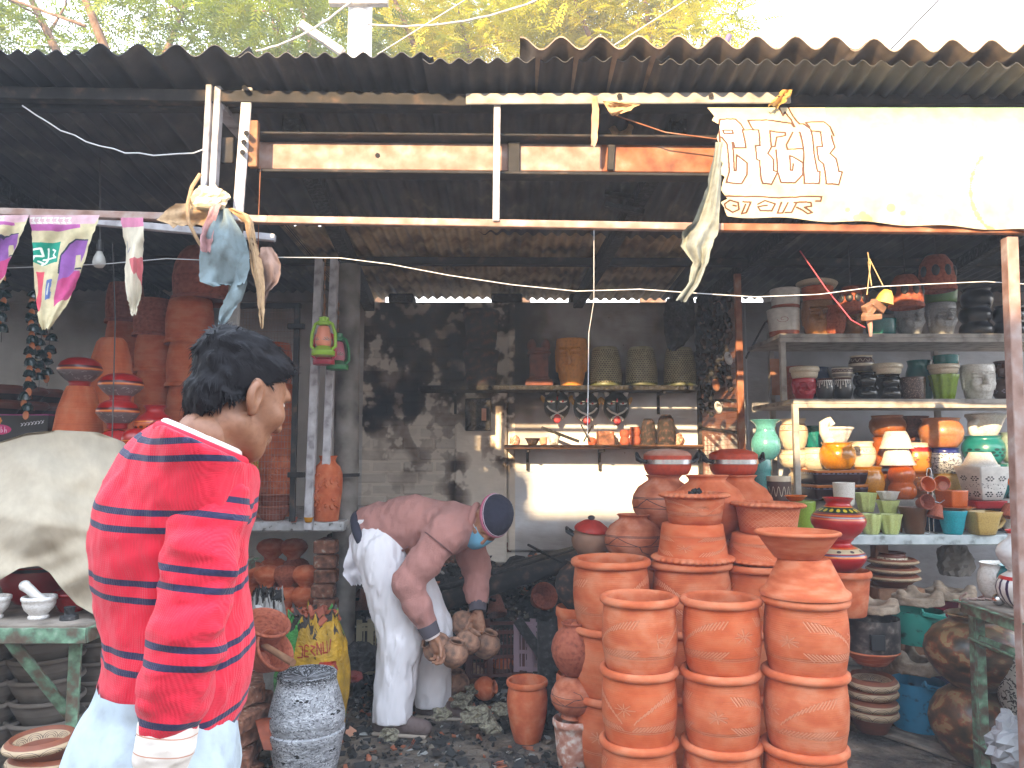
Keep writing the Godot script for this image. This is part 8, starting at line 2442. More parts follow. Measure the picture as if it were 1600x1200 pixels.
func lantern(label: String, foot: Vector3, hpx: float, key: String, c: Color, globe: Color, vtop: float) -> void:
	var h := hpx * S(4.2, 2.0)
	var t := thing("toy_lantern", label, "lantern", foot, rng.randf_range(-0.2, 0.2), "toy lanterns by the pillar")
	var m := mat("lantern_" + key, c, 0.35, {"coat": 0.4})
	var b := MB.new()
	b.lathe([[0, 0], [0.95, 0], [1, 0.1], [1, 0.5], [0.8, 0.6], [0.55, 1.0], [0, 1.0]], h * 0.58, h * 0.24, 28)
	obj("base", b.mesh(), m, t)
	var im := flat_image(512, 256, globe.linear_to_srgb())
	for k in 4:
		for a in 5:
			var dir := Vector2.from_angle(-PI * (0.1 + 0.2 * a))
			var c0 := Vector2(64 + k * 128, 190)
			stroke(im, [c0 + dir * 8, c0 + dir * 48], 9, Color(0.9, 0.8, 0.75))
			stroke(im, [c0 + dir * 9, c0 + dir * 45], 5, Color(0.1, 0.03, 0.03))
	var g := MB.new()
	g.lathe([[0.8, 0], [1, 0.15], [0.98, 0.45], [0.75, 0.9], [0.6, 1.0]], h * 0.4, h * 0.5, 28, Transform3D(Basis(), Vector3(0, h * 0.24, 0)))
	obj("globe", g.mesh(), mat("globe_" + key, Color.WHITE, 0.35, {"tex": rgb8(im)}), t)
	var cp := MB.new()
	cp.lathe([[0.7, 0], [1, 0.05], [1, 0.3], [0.8, 0.4], [0.85, 0.9], [0.6, 1.0], [0, 1.0]], h * 0.3, h * 0.22, 24, Transform3D(Basis(), Vector3(0, h * 0.76, 0)))
	obj("cap", cp.mesh(), m, t)
	for sg in [-1.0, 1.0]:
		var a := MB.new()
		a.tube([Vector3(h * 0.22 * sg, h * 0.16, 0), Vector3(h * 0.31 * sg, h * 0.24, 0), Vector3(h * 0.3 * sg, h * 0.55, 0), Vector3(h * 0.22 * sg, h * 0.8, 0), Vector3(h * 0.1 * sg, h * 0.86, 0)], h * 0.045, h * 0.04, 10)
		obj("side_tube", a.mesh(), m, t)
	var st := MB.new()
	var top := P(800, vtop, -foot.z).y - foot.y
	var yy := h
	st.tube([Vector3(0, h, 0), Vector3(0, top, 0)], 0.002, 0.002, 5)
	while yy < top:
		st.tube([Vector3(0, yy, 0), Vector3(0, yy + 0.022, 0)], 0.006, 0.006, 6)
		yy += 0.05
	obj("beaded_string", st.mesh(), mats["wood"], t)

# ---------------------------------------------------------------- people
func hand(f: Field, w: Vector3, d: Vector3, n: Vector3, t: Vector3, curls: Array, sc := 1.0) -> void:   # wrist, finger direction, palm side, thumb side
	for j in 4:
		var off: float = [0.029, 0.0105, -0.0095, -0.0275][j] * sc
		var base: Vector3 = w + d * [0.092, 0.096, 0.091, 0.083][j] * sc + t * off
		f.cap(w + t * off * 0.55 + d * 0.012, base, 0.0155 * sc, 0.0125 * sc, 0.012)
		var ln: float = [0.072, 0.08, 0.074, 0.058][j] * sc
		var ang: float = curls[j] * 0.6
		var p := base
		for k in 3:
			var dir := (d * cos(ang) + n * sin(ang)).normalized()
			var e: Vector3 = p + dir * ln * [0.45, 0.31, 0.24][k]
			f.cap(p, e, (0.0098 - 0.0008 * k) * sc, (0.0092 - 0.0009 * k) * sc, 0.003)
			p = e
			ang += curls[j]
	f.cap(w + d * 0.05 * sc, w + d * 0.075 * sc + n * 0.004, 0.024 * sc, 0.021 * sc, 0.015, Vector3.ONE)
	var tb := w + d * 0.028 * sc + t * 0.022 * sc
	var t1 := tb + (t * 0.62 + d * 0.62 + n * 0.4).normalized() * 0.045 * sc
	var t2 := t1 + (t * 0.25 + d * 0.8 + n * 0.5).normalized() * 0.034 * sc
	var t3 := t2 + (d * 0.8 + n * 0.6).normalized() * 0.027 * sc
	f.cap(tb, t1, 0.017 * sc, 0.0125 * sc, 0.012)
	f.cap(t1, t2, 0.0118 * sc, 0.0108 * sc, 0.003)
	f.cap(t2, t3, 0.0108 * sc, 0.009 * sc, 0.003)

func head_field(cell: float) -> Field:                    # looks along +x, up +y, own ear side +z; chin at -0.115, crown at +0.12
	var f := Field.new(Vector3(-0.15, -0.2, -0.13), Vector3(0.17, 0.16, 0.13), cell)
	f.ell(Vector3(-0.012, 0.035, 0), Vector3(0.098, 0.086, 0.077), 0.02)
	f.ell(Vector3(0.04, -0.02, 0), Vector3(0.058, 0.09, 0.06), 0.04)
	f.cap(Vector3(-0.01, -0.07, 0.046), Vector3(0.062, -0.096, 0.018), 0.022, 0.021, 0.035)
	f.cap(Vector3(-0.01, -0.07, -0.046), Vector3(0.062, -0.096, -0.018), 0.022, 0.021, 0.035)
	f.cap(Vector3(0.066, -0.1, -0.008), Vector3(0.066, -0.1, 0.008), 0.02, 0.02, 0.02)
	f.cap(Vector3(0.09, 0.035, -0.03), Vector3(0.09, 0.035, 0.03), 0.014, 0.014, 0.02)
	f.cap(Vector3(0.098, 0.015, 0), Vector3(0.114, -0.028, 0), 0.009, 0.014, 0.014)
	for s in [-1.0, 1.0]:
		f.ell(Vector3(0.103, -0.031, 0.012 * s), Vector3(0.011, 0.009, 0.009), 0.006)
		f.ell(Vector3(0.07, -0.02, 0.047 * s), Vector3(0.02, 0.018, 0.016), 0.03)
		f.ell(Vector3(0.096, 0.012, 0.032 * s), Vector3(0.015, 0.011, 0.018), 0.012, Basis(), true)
		f.ell(Vector3(0.08, 0.012, 0.031 * s), Vector3(0.0125, 0.0125, 0.0125), 0.004)
		var eb := Basis.from_euler(Vector3(0.0, 0.35 * s, 0.2))
		f.ell(Vector3(-0.012, -0.008, 0.08 * s), Vector3(0.024, 0.035, 0.011), 0.008, eb)
		f.ell(Vector3(-0.006, -0.004, 0.09 * s), Vector3(0.013, 0.021, 0.008), 0.004, eb, true)
		f.ell(Vector3(-0.003, -0.037, 0.078 * s), Vector3(0.009, 0.01, 0.008), 0.006)
	f.cap(Vector3(0.098, -0.06, -0.014), Vector3(0.098, -0.06, 0.014), 0.0065, 0.0065, 0.008)
	f.cap(Vector3(0.095, -0.071, -0.011), Vector3(0.095, -0.071, 0.011), 0.0075, 0.0075, 0.008)
	f.cap(Vector3(-0.028, -0.07, 0), Vector3(-0.05, -0.19, 0), 0.049, 0.052, 0.04)
	return f

func skin(key: String, c: Color) -> StandardMaterial3D:
	return mat("skin_" + key, c, 0.5, {"tex": ntex("skin", 0.02, [[0.0, Color(0.84, 0.78, 0.74)], [0.5, Color(0.96, 0.94, 0.93)], [1.0, Color(1, 1, 1)]], 66, 5), "tri": 5.0, "sss": 0.08})

func knit(key: String, im: Image) -> StandardMaterial3D:
	return mat(key, Color.WHITE, 0.9, {"tex": rgb8(im), "rim": 0.4})

func passer_by() -> void:
	var o := Vector3(X(266, 1.55, 1.1), 0, -1.55)
	var xf := Transform3D(Basis(Vector3.UP, deg_to_rad(20)), o)
	var hx := Transform3D(Basis(Vector3.UP, deg_to_rad(53)) * Basis(Vector3.BACK, deg_to_rad(-20)), Vector3(X(373, 1.5, 1.57), 1.556, -1.5)) * Transform3D(Basis.from_scale(Vector3.ONE * 0.9), Vector3.ZERO)
	var neck := xf.affine_inverse() * (hx * Vector3(-0.045, -0.11, 0))
	var sh_r := Vector3(0.07, 1.36, 0.15)
	var el_r := Vector3(0.045, 1.15, 0.2)
	var wr_r := Vector3(0.0, 0.885, 0.185)
	var sh_l := Vector3(0.03, 1.36, -0.15)
	var el_l := Vector3(0.02, 1.13, -0.22)
	var wr_l := Vector3(0.02, 0.87, -0.2)
	# one skin: legs, trunk, arms, neck, then head and hands on finer grids
	var mb := MB.new()
	var f := Field.new(Vector3(-0.22, 0.0, -0.34), Vector3(0.36, 1.56, 0.34), 0.016)
	f.chain([Vector3(0, 0.9, 0), Vector3(0.01, 1.1, 0), Vector3(0.02, 1.3, 0), Vector3(0.03, 1.4, 0)], [0.12, 0.12, 0.135, 0.1], 0.04, Vector3(0.75, 1, 1.1))
	f.chain([Vector3(0.03, 1.41, 0), neck], [0.06, 0.052], 0.04)
	for q in [[sh_r, el_r, wr_r], [sh_l, el_l, wr_l]]:
		f.chain([Vector3(0.03, 1.36, 0), q[0] - Vector3(0.02, 0.03, 0), q[1], q[2]], [0.05, 0.036, 0.034, 0.028], 0.02)
	for s in [-1.0, 1.0]:
		f.chain([Vector3(0, 0.9, 0.09 * s), Vector3(0.02, 0.48, 0.1 * s), Vector3(-0.01, 0.09, 0.1 * s)], [0.085, 0.055, 0.04], 0.04)
		f.chain([Vector3(-0.01, 0.06, 0.1 * s), Vector3(0.15, 0.035, 0.11 * s)], [0.04, 0.03], 0.03)
	f.mesh(mb, xf)
	head_field(0.005).mesh(mb, hx)
	for q in [[wr_r, Vector3(0.05, -1, 0), Vector3(0.3, 0, -1), Vector3(1, 0, 0.3)], [wr_l, Vector3(0.1, -1, 0), Vector3(0.2, 0, 1), Vector3(1, 0.1, -0.2)]]:
		var hf := Field.new(q[0] - Vector3(0.13, 0.26, 0.13), q[0] + Vector3(0.2, 0.06, 0.13), 0.005)
		hand(hf, q[0], q[1].normalized(), q[2].normalized(), q[3].normalized(), [0.22, 0.26, 0.3, 0.34])
		hf.mesh(mb, xf)
	var person := one("person", "man in red navy-striped sweater and pale jeans walking past with head turned away", "person", mb.mesh(), skin("brown", lin(0.26, 0.12, 0.066)))
	var eyes := MB.new()
	for s in [-1.0, 1.0]:
		eyes.ball(hx * Vector3(0.081, 0.012, 0.031 * s), Vector3.ONE * 0.0128, Basis(), 12, 8)
	obj("eyes", eyes.mesh(), mat("eye_white", Color(0.8, 0.77, 0.74), 0.2), person)
	# hair: cap of hair plus locks combed forward from the crown
	var h := Field.new(Vector3(-0.16, -0.1, -0.13), Vector3(0.14, 0.19, 0.13), 0.006)
	h.ell(Vector3(-0.014, 0.038, 0), Vector3(0.1, 0.09, 0.081), 0.02)
	h.ell(Vector3(0.015, 0.09, 0), Vector3(0.078, 0.042, 0.064), 0.04)
	h.ell(Vector3(-0.045, 0.075, 0), Vector3(0.065, 0.055, 0.066), 0.04)
	h.ell(Vector3(-0.055, -0.03, 0), Vector3(0.054, 0.055, 0.064), 0.03)
	h.cut(Vector3(-0.09, -0.08, 0), Vector3(0.7, -0.66, 0).normalized())
	h.rough(0.01, 17.0, 7, Vector3(0.55, 1, 1.5))
	var hb := MB.new()
	h.mesh(hb, hx)
	var base_n := hb.v.size()
	var r := RandomNumberGenerator.new()
	r.seed = 5
	var crown := hx * Vector3(-0.1, 0.1, 0.01)
	for k in 4200:
		var i := r.randi() % base_n
		var p := hb.v[i]
		var n := hb.n[i]
		var flow := (p - crown)
		flow = (flow - n * flow.dot(n)).normalized() + Vector3(r.randfn(0, 0.1), r.randfn(0, 0.1), r.randfn(0, 0.1))
		var ln := r.randf_range(0.01, 0.026)
		var side := flow.cross(n).normalized() * r.randf_range(0.0008, 0.0016)
		var a := p - n * 0.002
		var b := p + flow * ln * 0.5 + n * ln * 0.03
		var c := p + flow * ln + n * ln * -0.04
		var i0 := hb.vert(a - side, n)
		var i1 := hb.vert(a + side, n)
		var i2 := hb.vert(b + side * 0.8, n)
		var i3 := hb.vert(b - side * 0.8, n)
		var i4 := hb.vert(c, n)
		hb.quad(i0, i1, i2, i3)
		hb.tri(i3, i2, i4)
	obj("hair", hb.mesh(), mat("hair", lin(0.012, 0.011, 0.013), 0.55, {"spec": 0.2}), person)
	# sweater
	var im := flat_image(64, 256, Color(0.8, 0.085, 0.2))
	for y0 in [86, 148]:
		im.fill_rect(Rect2i(0, y0, 64, 23), Color(0.12, 0.11, 0.25))
	var kb := PackedByteArray()
	for y in 256:
		for x in 256:
			kb.append(int(127.0 + 120.0 * sin(x * TAU / 8.0) * (0.6 + 0.4 * sin((y + 4.0 * absf(sin(x * PI / 8.0))) * TAU / 8.0))))
	var sw := knit("sweater", im)
	sw.rim = 0.25
	sw.heightmap_enabled = true
	sw.heightmap_texture = ImageTexture.create_from_image(Image.create_from_data(256, 256, false, Image.FORMAT_L8, kb))
	sw.heightmap_scale = 0.12
	var t := Field.new(Vector3(-0.26, 0.8, -0.32), Vector3(0.27, 1.56, 0.32), 0.011)
	t.cap(Vector3(-0.01, 0.84, 0), Vector3(0.02, 1.05, 0), 0.178, 0.162, 0.04, Vector3(0.78, 1, 0.95))
	t.cap(Vector3(0.02, 1.05, 0), Vector3(0.02, 1.3, 0), 0.162, 0.152, 0.04, Vector3(0.78, 1, 0.92))
	t.cap(Vector3(0.045, 1.37, -0.115), Vector3(0.055, 1.37, 0.125), 0.07, 0.076, 0.1)
	t.ell(Vector3(-0.03, 1.29, 0), Vector3(0.112, 0.17, 0.128), 0.08)
	t.cap(Vector3(0.03, 1.4, 0), neck.lerp(Vector3(0.03, 1.4, 0), -0.1), 0.11, 0.08, 0.07)
	t.rough(0.01, 6.0, 4, Vector3(1, 0.5, 1), 2)
	t.rough(0.006, 22.0, 8, Vector3(1, 0.8, 1), 2)
	t.cut(Vector3(0, 0.875, 0), Vector3(0.12, -1, 0.1).normalized())
	var cc := neck.lerp(Vector3(0.03, 1.4, 0), 0.12)
	t.cut(cc, Vector3(0.42, 0.9, 0).normalized())
	var tm := MB.new()
	t.mesh(tm, xf, func(p, _g): return Vector2(p.z * 6.0 + p.x * 3.0, 0.5 - (p.y + 0.02 * sin(p.z * 9.0) - 1.344) / 0.128))
	obj("sweater", tm.mesh(), sw, person)
	for q in [[sh_r, el_r, wr_r, "near"], [sh_l, el_l, wr_l, "far"]]:
		var lo: Vector3 = q[0].min(q[1]).min(q[2]) - Vector3.ONE * 0.11
		var hi: Vector3 = q[0].max(q[1]).max(q[2]) + Vector3.ONE * 0.11
		var a := Field.new(lo, hi, 0.009)
		var cuff: Vector3 = q[1].lerp(q[2], 0.74)
		a.chain([q[0] + Vector3(0, 0.0, -0.02 if q[3] == "near" else 0.02), q[0].lerp(q[1], 0.5), q[1], q[1].lerp(cuff, 0.5), cuff], [0.066, 0.057, 0.052, 0.053, 0.047], 0.05)
		var ax: Vector3 = (q[2] - q[0]).normalized()
		a.rough(0.012, 9.0, 13, Vector3(0.7, 1.5, 0.7), 2)
		a.rough(0.006, 24.0, 3, Vector3(0.8, 1.3, 0.8), 2)
		a.cut(cuff, (q[2] - q[1]).normalized())
		var am := MB.new()
		var s0: Vector3 = q[0]
		a.mesh(am, xf, func(p, _g): return Vector2(p.z * 6.0 + p.x * 4.0, 0.42 + (p - s0).dot(ax) / 0.128))
		obj("sleeve", am.mesh(), sw, person)
		var c := Field.new(lo, hi - Vector3(0, 0.1, 0), 0.008)
		c.chain([cuff.lerp(q[1], 0.1), cuff.lerp(q[2], 0.25)], [0.05, 0.05], 0.01)
		c.chain([cuff.lerp(q[2], 0.2), cuff.lerp(q[2], 0.92)], [0.046, 0.04], 0.006)
		c.rough(0.005, 16.0, 6, Vector3(1, 1.8, 1), 2)
		c.cut(cuff.lerp(q[2], 0.92), (q[2] - q[1]).normalized())
		var cm := MB.new()
		c.mesh(cm, xf, func(p, _g): return Vector2(p.z * 6.0, (p - s0).dot(ax) / 0.03))
		var ci := flat_image(16, 64, Color(0.84, 0.8, 0.77))
		ci.fill_rect(Rect2i(0, 20, 16, 4), Color(0.72, 0.5, 0.4))
		obj("shirt_cuff", cm.mesh(), mat("shirt_cuff", Color.WHITE, 0.8, {"tex": rgb8(ci)}), person)
	# shirt collar showing above the neckline
	for ring in 2:
		var cb := MB.new()
		var pts := []
		for k in 29:
			var a := TAU * k / 28.0
			pts.append(xf * (cc + Vector3(cos(a), -cos(a) * 0.45, sin(a)) * (0.064 if ring == 0 else 0.074) + Vector3(0, 0.006 - ring * 0.012, 0)))
		cb.tube(pts, 0.0095 if ring == 0 else 0.012, -1.0, 10, false)
		obj("shirt_collar" if ring == 0 else "neckband", cb.mesh(), mat("shirt_white", Color(0.85, 0.8, 0.78), 0.85) if ring == 0 else mat("neckband_red", Color(0.8, 0.085, 0.2), 0.9), person)
	# jeans
	var j := Field.new(Vector3(-0.25, 0.02, -0.27), Vector3(0.26, 1.0, 0.27), 0.014)
	j.cap(Vector3(0, 0.86, 0), Vector3(0, 0.97, 0), 0.185, 0.17, 0.04, Vector3(0.75, 1, 1))
	j.ell(Vector3(-0.06, 0.86, 0), Vector3(0.12, 0.12, 0.17), 0.05)
	for s in [-1.0, 1.0]:
		j.chain([Vector3(0, 0.84, 0.095 * s), Vector3(0.02, 0.48, 0.1 * s), Vector3(-0.01, 0.08, 0.1 * s)], [0.115, 0.08, 0.072], 0.04)
	j.rough(0.008, 9.0, 9, Vector3(1, 0.7, 1), 2)
	j.cut(Vector3(0, 0.06, 0), Vector3(0, -1, 0))
	var jm := MB.new()
	j.mesh(jm, xf)
	obj("jeans", jm.mesh(), mat("jeans", Color(0.66, 0.71, 0.75), 0.9, {"tex": mottle(), "tri": 2.5}), person)
	for s in [-1.0, 1.0]:
		var sf := Field.new(Vector3(-0.1, -0.01, 0.1 * s - 0.1), Vector3(0.26, 0.16, 0.1 * s + 0.1), 0.01)
		sf.chain([Vector3(-0.03, 0.05, 0.1 * s), Vector3(0.06, 0.055, 0.1 * s), Vector3(0.17, 0.04, 0.11 * s)], [0.05, 0.052, 0.043], 0.02)
		sf.cut(Vector3(0, 0.004, 0), Vector3(0, -1, 0))
		var sm := MB.new()
		sf.mesh(sm, xf)
		obj("shoe", sm.mesh(), mat("shoe_black", lin(0.03, 0.03, 0.03), 0.5), person)

func bent_man() -> void:
	var xf := Transform3D(Basis(Vector3.UP, deg_to_rad(-6)), Vector3(X(602, 4.2, 0.9), 0, -4.2))
	var Q := func(u: float, v: float, z: float) -> Vector3:
		return Vector3((u - 602) * 0.0035, 1.45 - (v - 705) * 0.0035, z)
	var sh_r: Vector3 = Q.call(704, 828, 0.19)
	var el_r: Vector3 = Q.call(655, 893, 0.26)
	var wr_r: Vector3 = Q.call(690, 966, 0.24)
	var sh_l: Vector3 = Q.call(716, 835, -0.17)
	var el_l: Vector3 = Q.call(735, 892, -0.22)
	var wr_l: Vector3 = Q.call(741, 952, -0.12)
	var hip: Vector3 = Q.call(603, 850, 0)
	var chest: Vector3 = Q.call(690, 820, 0)
	var neck: Vector3 = Q.call(738, 812, 0)
	var fwd := Vector3(0.05, -0.74, 0.67).normalized()
	var up := Vector3(0.74, 0.5, 0.45)
	up = (up - fwd * up.dot(fwd)).normalized()
	var hx := xf * Transform3D(Basis(fwd, up, fwd.cross(up)), Q.call(760, 812, 0.02))
	var legs := [[Vector3(0.0, 0.92, 0.1), Q.call(636, 985, 0.11), Q.call(622, 1086, 0.11)], [Vector3(0.03, 0.92, -0.1), Q.call(668, 978, -0.1), Q.call(668, 1078, -0.16)]]
	var mb := MB.new()
	var f := Field.new(Vector3(-0.2, 0.0, -0.32), Vector3(0.75, 1.3, 0.36), 0.016)
	f.chain([hip, hip.lerp(chest, 0.5) + Vector3(0, 0.03, 0), chest], [0.12, 0.12, 0.12], 0.05, Vector3(1, 1, 1.15))
	f.chain([chest, neck, xf.affine_inverse() * (hx * Vector3(-0.03, -0.06, 0))], [0.09, 0.055, 0.052], 0.04)
	for q in [[sh_r, el_r, wr_r], [sh_l, el_l, wr_l]]:
		f.chain([chest, q[0], q[1], q[2]], [0.06, 0.05, 0.04, 0.028], 0.03)
	for q in legs:
		f.chain(q, [0.085, 0.055, 0.04], 0.04)
		f.chain([q[2] - Vector3(0.02, 0.05, 0), q[2] + Vector3(0.12, -0.06, 0)], [0.035, 0.028], 0.02)
	f.mesh(mb, xf)
	head_field(0.006).mesh(mb, hx)
	for q in [[wr_r, Vector3(0.45, -0.9, 0.05), Vector3(-0.55, -0.3, 0.75), Vector3(0.75, 0.4, 0.5)], [wr_l, Vector3(0.1, -1.0, 0.1), Vector3(-0.3, -0.1, 0.9), Vector3(-0.9, 0.0, -0.3)]]:
		var hf := Field.new(q[0] - Vector3(0.17, 0.22, 0.15), q[0] + Vector3(0.19, 0.06, 0.17), 0.0055)
		hand(hf, q[0], q[1].normalized(), q[2].normalized(), q[3].normalized(), [0.55, 0.75, 0.8, 0.85], 0.98)
		hf.mesh(mb, xf)
	var person := one("person", "man bending over in dusty pink jacket, white trousers, navy cap and face mask", "person", mb.mesh(), skin("tan", lin(0.34, 0.17, 0.1)))
	# jacket
	var j := Field.new(Vector3(-0.28, 0.45, -0.36), Vector3(0.66, 1.34, 0.4), 0.013)
	j.cap(Q.call(588, 826, 0), Q.call(640, 818, 0), 0.142, 0.152, 0.05, Vector3(1, 1, 1.1))
	j.cap(Q.call(640, 818, 0), Q.call(700, 822, 0), 0.152, 0.142, 0.05, Vector3(1, 1, 1.1))
	j.cap(Q.call(704, 820, -0.14), Q.call(704, 820, 0.14), 0.088, 0.088, 0.07)
	j.cap(Q.call(712, 818, 0), Q.call(740, 812, 0), 0.1, 0.078, 0.05)
	for q in [[sh_r, el_r, wr_r], [sh_l, el_l, wr_l]]:
		j.chain([q[0], q[0].lerp(q[1], 0.6), q[1], q[1].lerp(q[2], 0.45), q[1].lerp(q[2], 0.74)], [0.09, 0.077, 0.07, 0.062, 0.055], 0.05)
	j.rough(0.008, 5.0, 12, Vector3(1, 1, 0.8), 2)
	j.rough(0.011, 12.0, 14, Vector3(1.5, 1.0, 0.5), 2)
	j.cut(Q.call(572, 830, 0), Vector3(-0.86, -0.5, 0).normalized())
	var jm := MB.new()
	j.mesh(jm, xf)
	obj("jacket", jm.mesh(), mat("jacket", Color(0.67, 0.475, 0.445), 0.95, {"rim": 0.35, "h": gtex("grain", 0.03, 56, 5), "hs": 0.35, "tri": 9.0}), person)
	var co := MB.new()
	var cpts := []
	for k in 25:
		var a := TAU * k / 24.0
		cpts.append(xf * (Q.call(738, 810, 0) + Vector3(cos(a) * 0.02 + sin(a) * 0.0, cos(a) * 0.078, sin(a) * 0.082)))
	co.tube(cpts, 0.02, -1, 10, false)
	obj("jacket_collar", co.mesh(), mats["jacket"], person)
	var se := MB.new()
	for q in [[sh_r, el_r, 0.1], [sh_l, el_l, 0.1]]:
		var ax: Vector3 = (q[1] - q[0]).normalized()
		var e1 := ax.cross(Vector3.BACK).normalized()
		var e2 := ax.cross(e1)
		var sp := []
		for k in 25:
			sp.append(xf * (q[0] + ax * 0.045 + (e1 * cos(TAU * k / 24.0) + e2 * sin(TAU * k / 24.0)) * 0.09))
		se.tube(sp, 0.0035, -1, 5, false)
	se.tube([xf * Q.call(640, 871, 0.02), xf * Q.call(690, 866, 0.04), xf * Q.call(728, 846, 0.05)], 0.006, 0.006, 6)
	se.tube([xf * Q.call(628, 858, 0.135), xf * Q.call(648, 846, 0.15)], 0.006, 0.006, 6)
	obj("seams", se.mesh(), mat("welt", Color(0.45, 0.31, 0.3), 0.9), person)
	var navy := mat("knit_navy", Color(0.17, 0.17, 0.23), 0.9)
	var hem := MB.new()
	var hp := []
	for k in 29:
		var a := TAU * k / 28.0
		hp.append(xf * (Q.call(578, 838, 0) + Vector3(-0.5 * cos(a) * 0.142 + 0.0, cos(a) * 0.142 * 0.86, sin(a) * 0.172)))
	hem.tube(hp, 0.024, -1, 10, false)
	obj("jacket_hem", hem.mesh(), navy, person)
	for q in [[el_r, wr_r], [el_l, wr_l]]:
		var cm := MB.new()
		cm.tube([xf * q[0].lerp(q[1], 0.8), xf * q[0].lerp(q[1], 0.9), xf * q[0].lerp(q[1], 1.01)], 0.053, 0.046, 16)
		obj("jacket_cuff", cm.mesh(), mat("knit_grey", Color(0.3, 0.28, 0.31), 0.9), person)
	var sc := MB.new()
	sc.tube([xf * el_r.lerp(wr_r, 0.98), xf * el_r.lerp(wr_r, 1.05)], 0.042, 0.04, 14)
	obj("shirt_cuff", sc.mesh(), mats["shirt_white"], person)
	# trousers, wide
	var t := Field.new(Vector3(-0.24, 0.04, -0.36), Vector3(0.5, 1.12, 0.34), 0.013)
	t.ell(Q.call(590, 846, 0), Vector3(0.145, 0.15, 0.175), 0.04)
	t.chain([legs[0][0], legs[0][1], legs[0][2] - Vector3(0, 0.09, 0)], [0.132, 0.108, 0.1], 0.04)
	t.chain([legs[1][0], legs[1][1], legs[1][2] - Vector3(0, 0.09, 0)], [0.14, 0.114, 0.1], 0.03)
	t.rough(0.013, 7.0, 15, Vector3(1.4, 0.35, 1.4), 2)
	t.rough(0.011, 13.0, 25, Vector3(1.5, 0.45, 1.5), 2)
	t.cut(Vector3(0, 0.072, 0), Vector3(0, -1, 0))
	t.cut(Q.call(640, 800, 0), Vector3(0.75, 0.66, 0).normalized())
	var tm := MB.new()
	t.mesh(tm, xf)
	var wh := mat("cotton_white", Color(0.86, 0.85, 0.87), 0.95)
	obj("trousers", tm.mesh(), wh, person)
	var tail := cloth("kurta_tail", "", "", [[812, 560, 604], [835, 550, 600], [860, 543, 594], [885, 536, 586], [900, 537, 578], [914, 548, 572]], 4.08, 14, 0.07, wh, 41)
	remove_child(tail)
	person.add_child(tail)
	# shoes
	for k in 2:
		var a: Vector3 = legs[k][2]
		var sf := Field.new(a - Vector3(0.13, 0.12, 0.1), a + Vector3(0.3, 0.06, 0.1), 0.01)
		var g := a.y - 0.02
		sf.chain([Vector3(a.x - 0.05, 0.055, a.z), Vector3(a.x + 0.04, 0.06, a.z), Vector3(a.x + 0.18, 0.045, a.z + 0.02)], [0.048, 0.052, 0.042], 0.02)
		sf.cut(Vector3(0, 0.02, 0), Vector3(0, -1, 0))
		var sm := MB.new()
		sf.mesh(sm, xf)
		var shoe := obj("shoe", sm.mesh(), mat("shoe_taupe", Color(0.4, 0.34, 0.33), 0.85, {"tex": mottle(), "tri": 6.0}), person)
		var so := MB.new()
		so.bar(xf * Vector3(a.x - 0.085, 0.014, a.z), xf * Vector3(a.x + 0.2, 0.014, a.z + 0.02), 0.09, 0.018, 0.006)
		obj("sole", so.mesh(), mat("sole", Color(0.6, 0.55, 0.5), 0.8), shoe)
	# cap, mask
	var c := Field.new(Vector3(-0.16, -0.06, -0.13), Vector3(0.14, 0.2, 0.13), 0.005)
	c.ell(Vector3(-0.012, 0.05, 0), Vector3(0.12, 0.12, 0.1), 0.02)
	c.cut(Vector3(0.09, 0.035, 0), Vector3(-0.25, -0.97, 0).normalized())
	c.rough(0.002, 30.0, 5)
	var cm2 := MB.new()
	c.mesh(cm2, hx)
	var cap := obj("knit_cap", cm2.mesh(), mat("cap_knit", Color(0.14, 0.14, 0.2), 0.95, {"rim": 0.3}), person)
	var nb := Vector3(0.25, 0.97, 0).normalized()
	for q in [[0.004, 0.0035, Color(0.62, 0.3, 0.4)], [0.013, 0.0045, Color(0.72, 0.42, 0.5)], [0.023, 0.003, Color(0.68, 0.6, 0.64)]]:
		var rp := []
		var e1 := Vector3(nb.y, -nb.x, 0)
		var cen := Vector3(-0.012, 0.05, 0)
		var rad := Vector3(0.12, 0.12, 0.1)
		var p0: Vector3 = cen + nb * ((Vector3(0.09, 0.035, 0) - cen).dot(nb) + q[0])
		for k in 41:
			var u := e1 * cos(TAU * k / 40.0) + Vector3.BACK * sin(TAU * k / 40.0)
			var lo := 0.0
			var hi := 0.3
			for it in 20:
				var mid := (lo + hi) / 2
				if ((p0 + u * mid - cen) / rad).length() < 1.0: lo = mid
				else: hi = mid
			rp.append(hx * (p0 + u * (lo + 0.0005)))
		var rt := MB.new()
		rt.tube(rp, q[1], -1, 6, false)
		obj("stripe", rt.mesh(), mat("stripe%d" % int(q[0] * 1000), q[2], 0.95), cap)
	var mk := MB.new()
	var mp := []
	for r in 9:
		for k in 13:
			var a := lerpf(-1.25, 1.25, k / 12.0)
			var yy := lerpf(0.0, -0.118, r / 8.0)
			var rad := 0.066 + 0.018 * sin(r / 8.0 * PI) * cos(a)
			mp.append(hx * Vector3(0.045 + cos(a) * rad, yy, sin(a) * (0.074 - 0.002 * r)))
	mk.grid(mp, 13)
	var mask_o := obj("face_mask", mk.mesh(), mat("mask_blue", Color(0.42, 0.66, 0.78), 0.8), person)
	var lp := MB.new()
	for s in [-1.0, 1.0]:
		for yy in [-0.01, -0.1]:
			lp.tube([hx * Vector3(0.068, yy, 0.07 * s), hx * Vector3(0.0, -0.03 + yy * 0.2, 0.088 * s)], 0.002, 0.002, 5)
	obj("ear_loop", lp.mesh(), mats["shirt_white"], mask_o).set_meta("kind", "stuff")
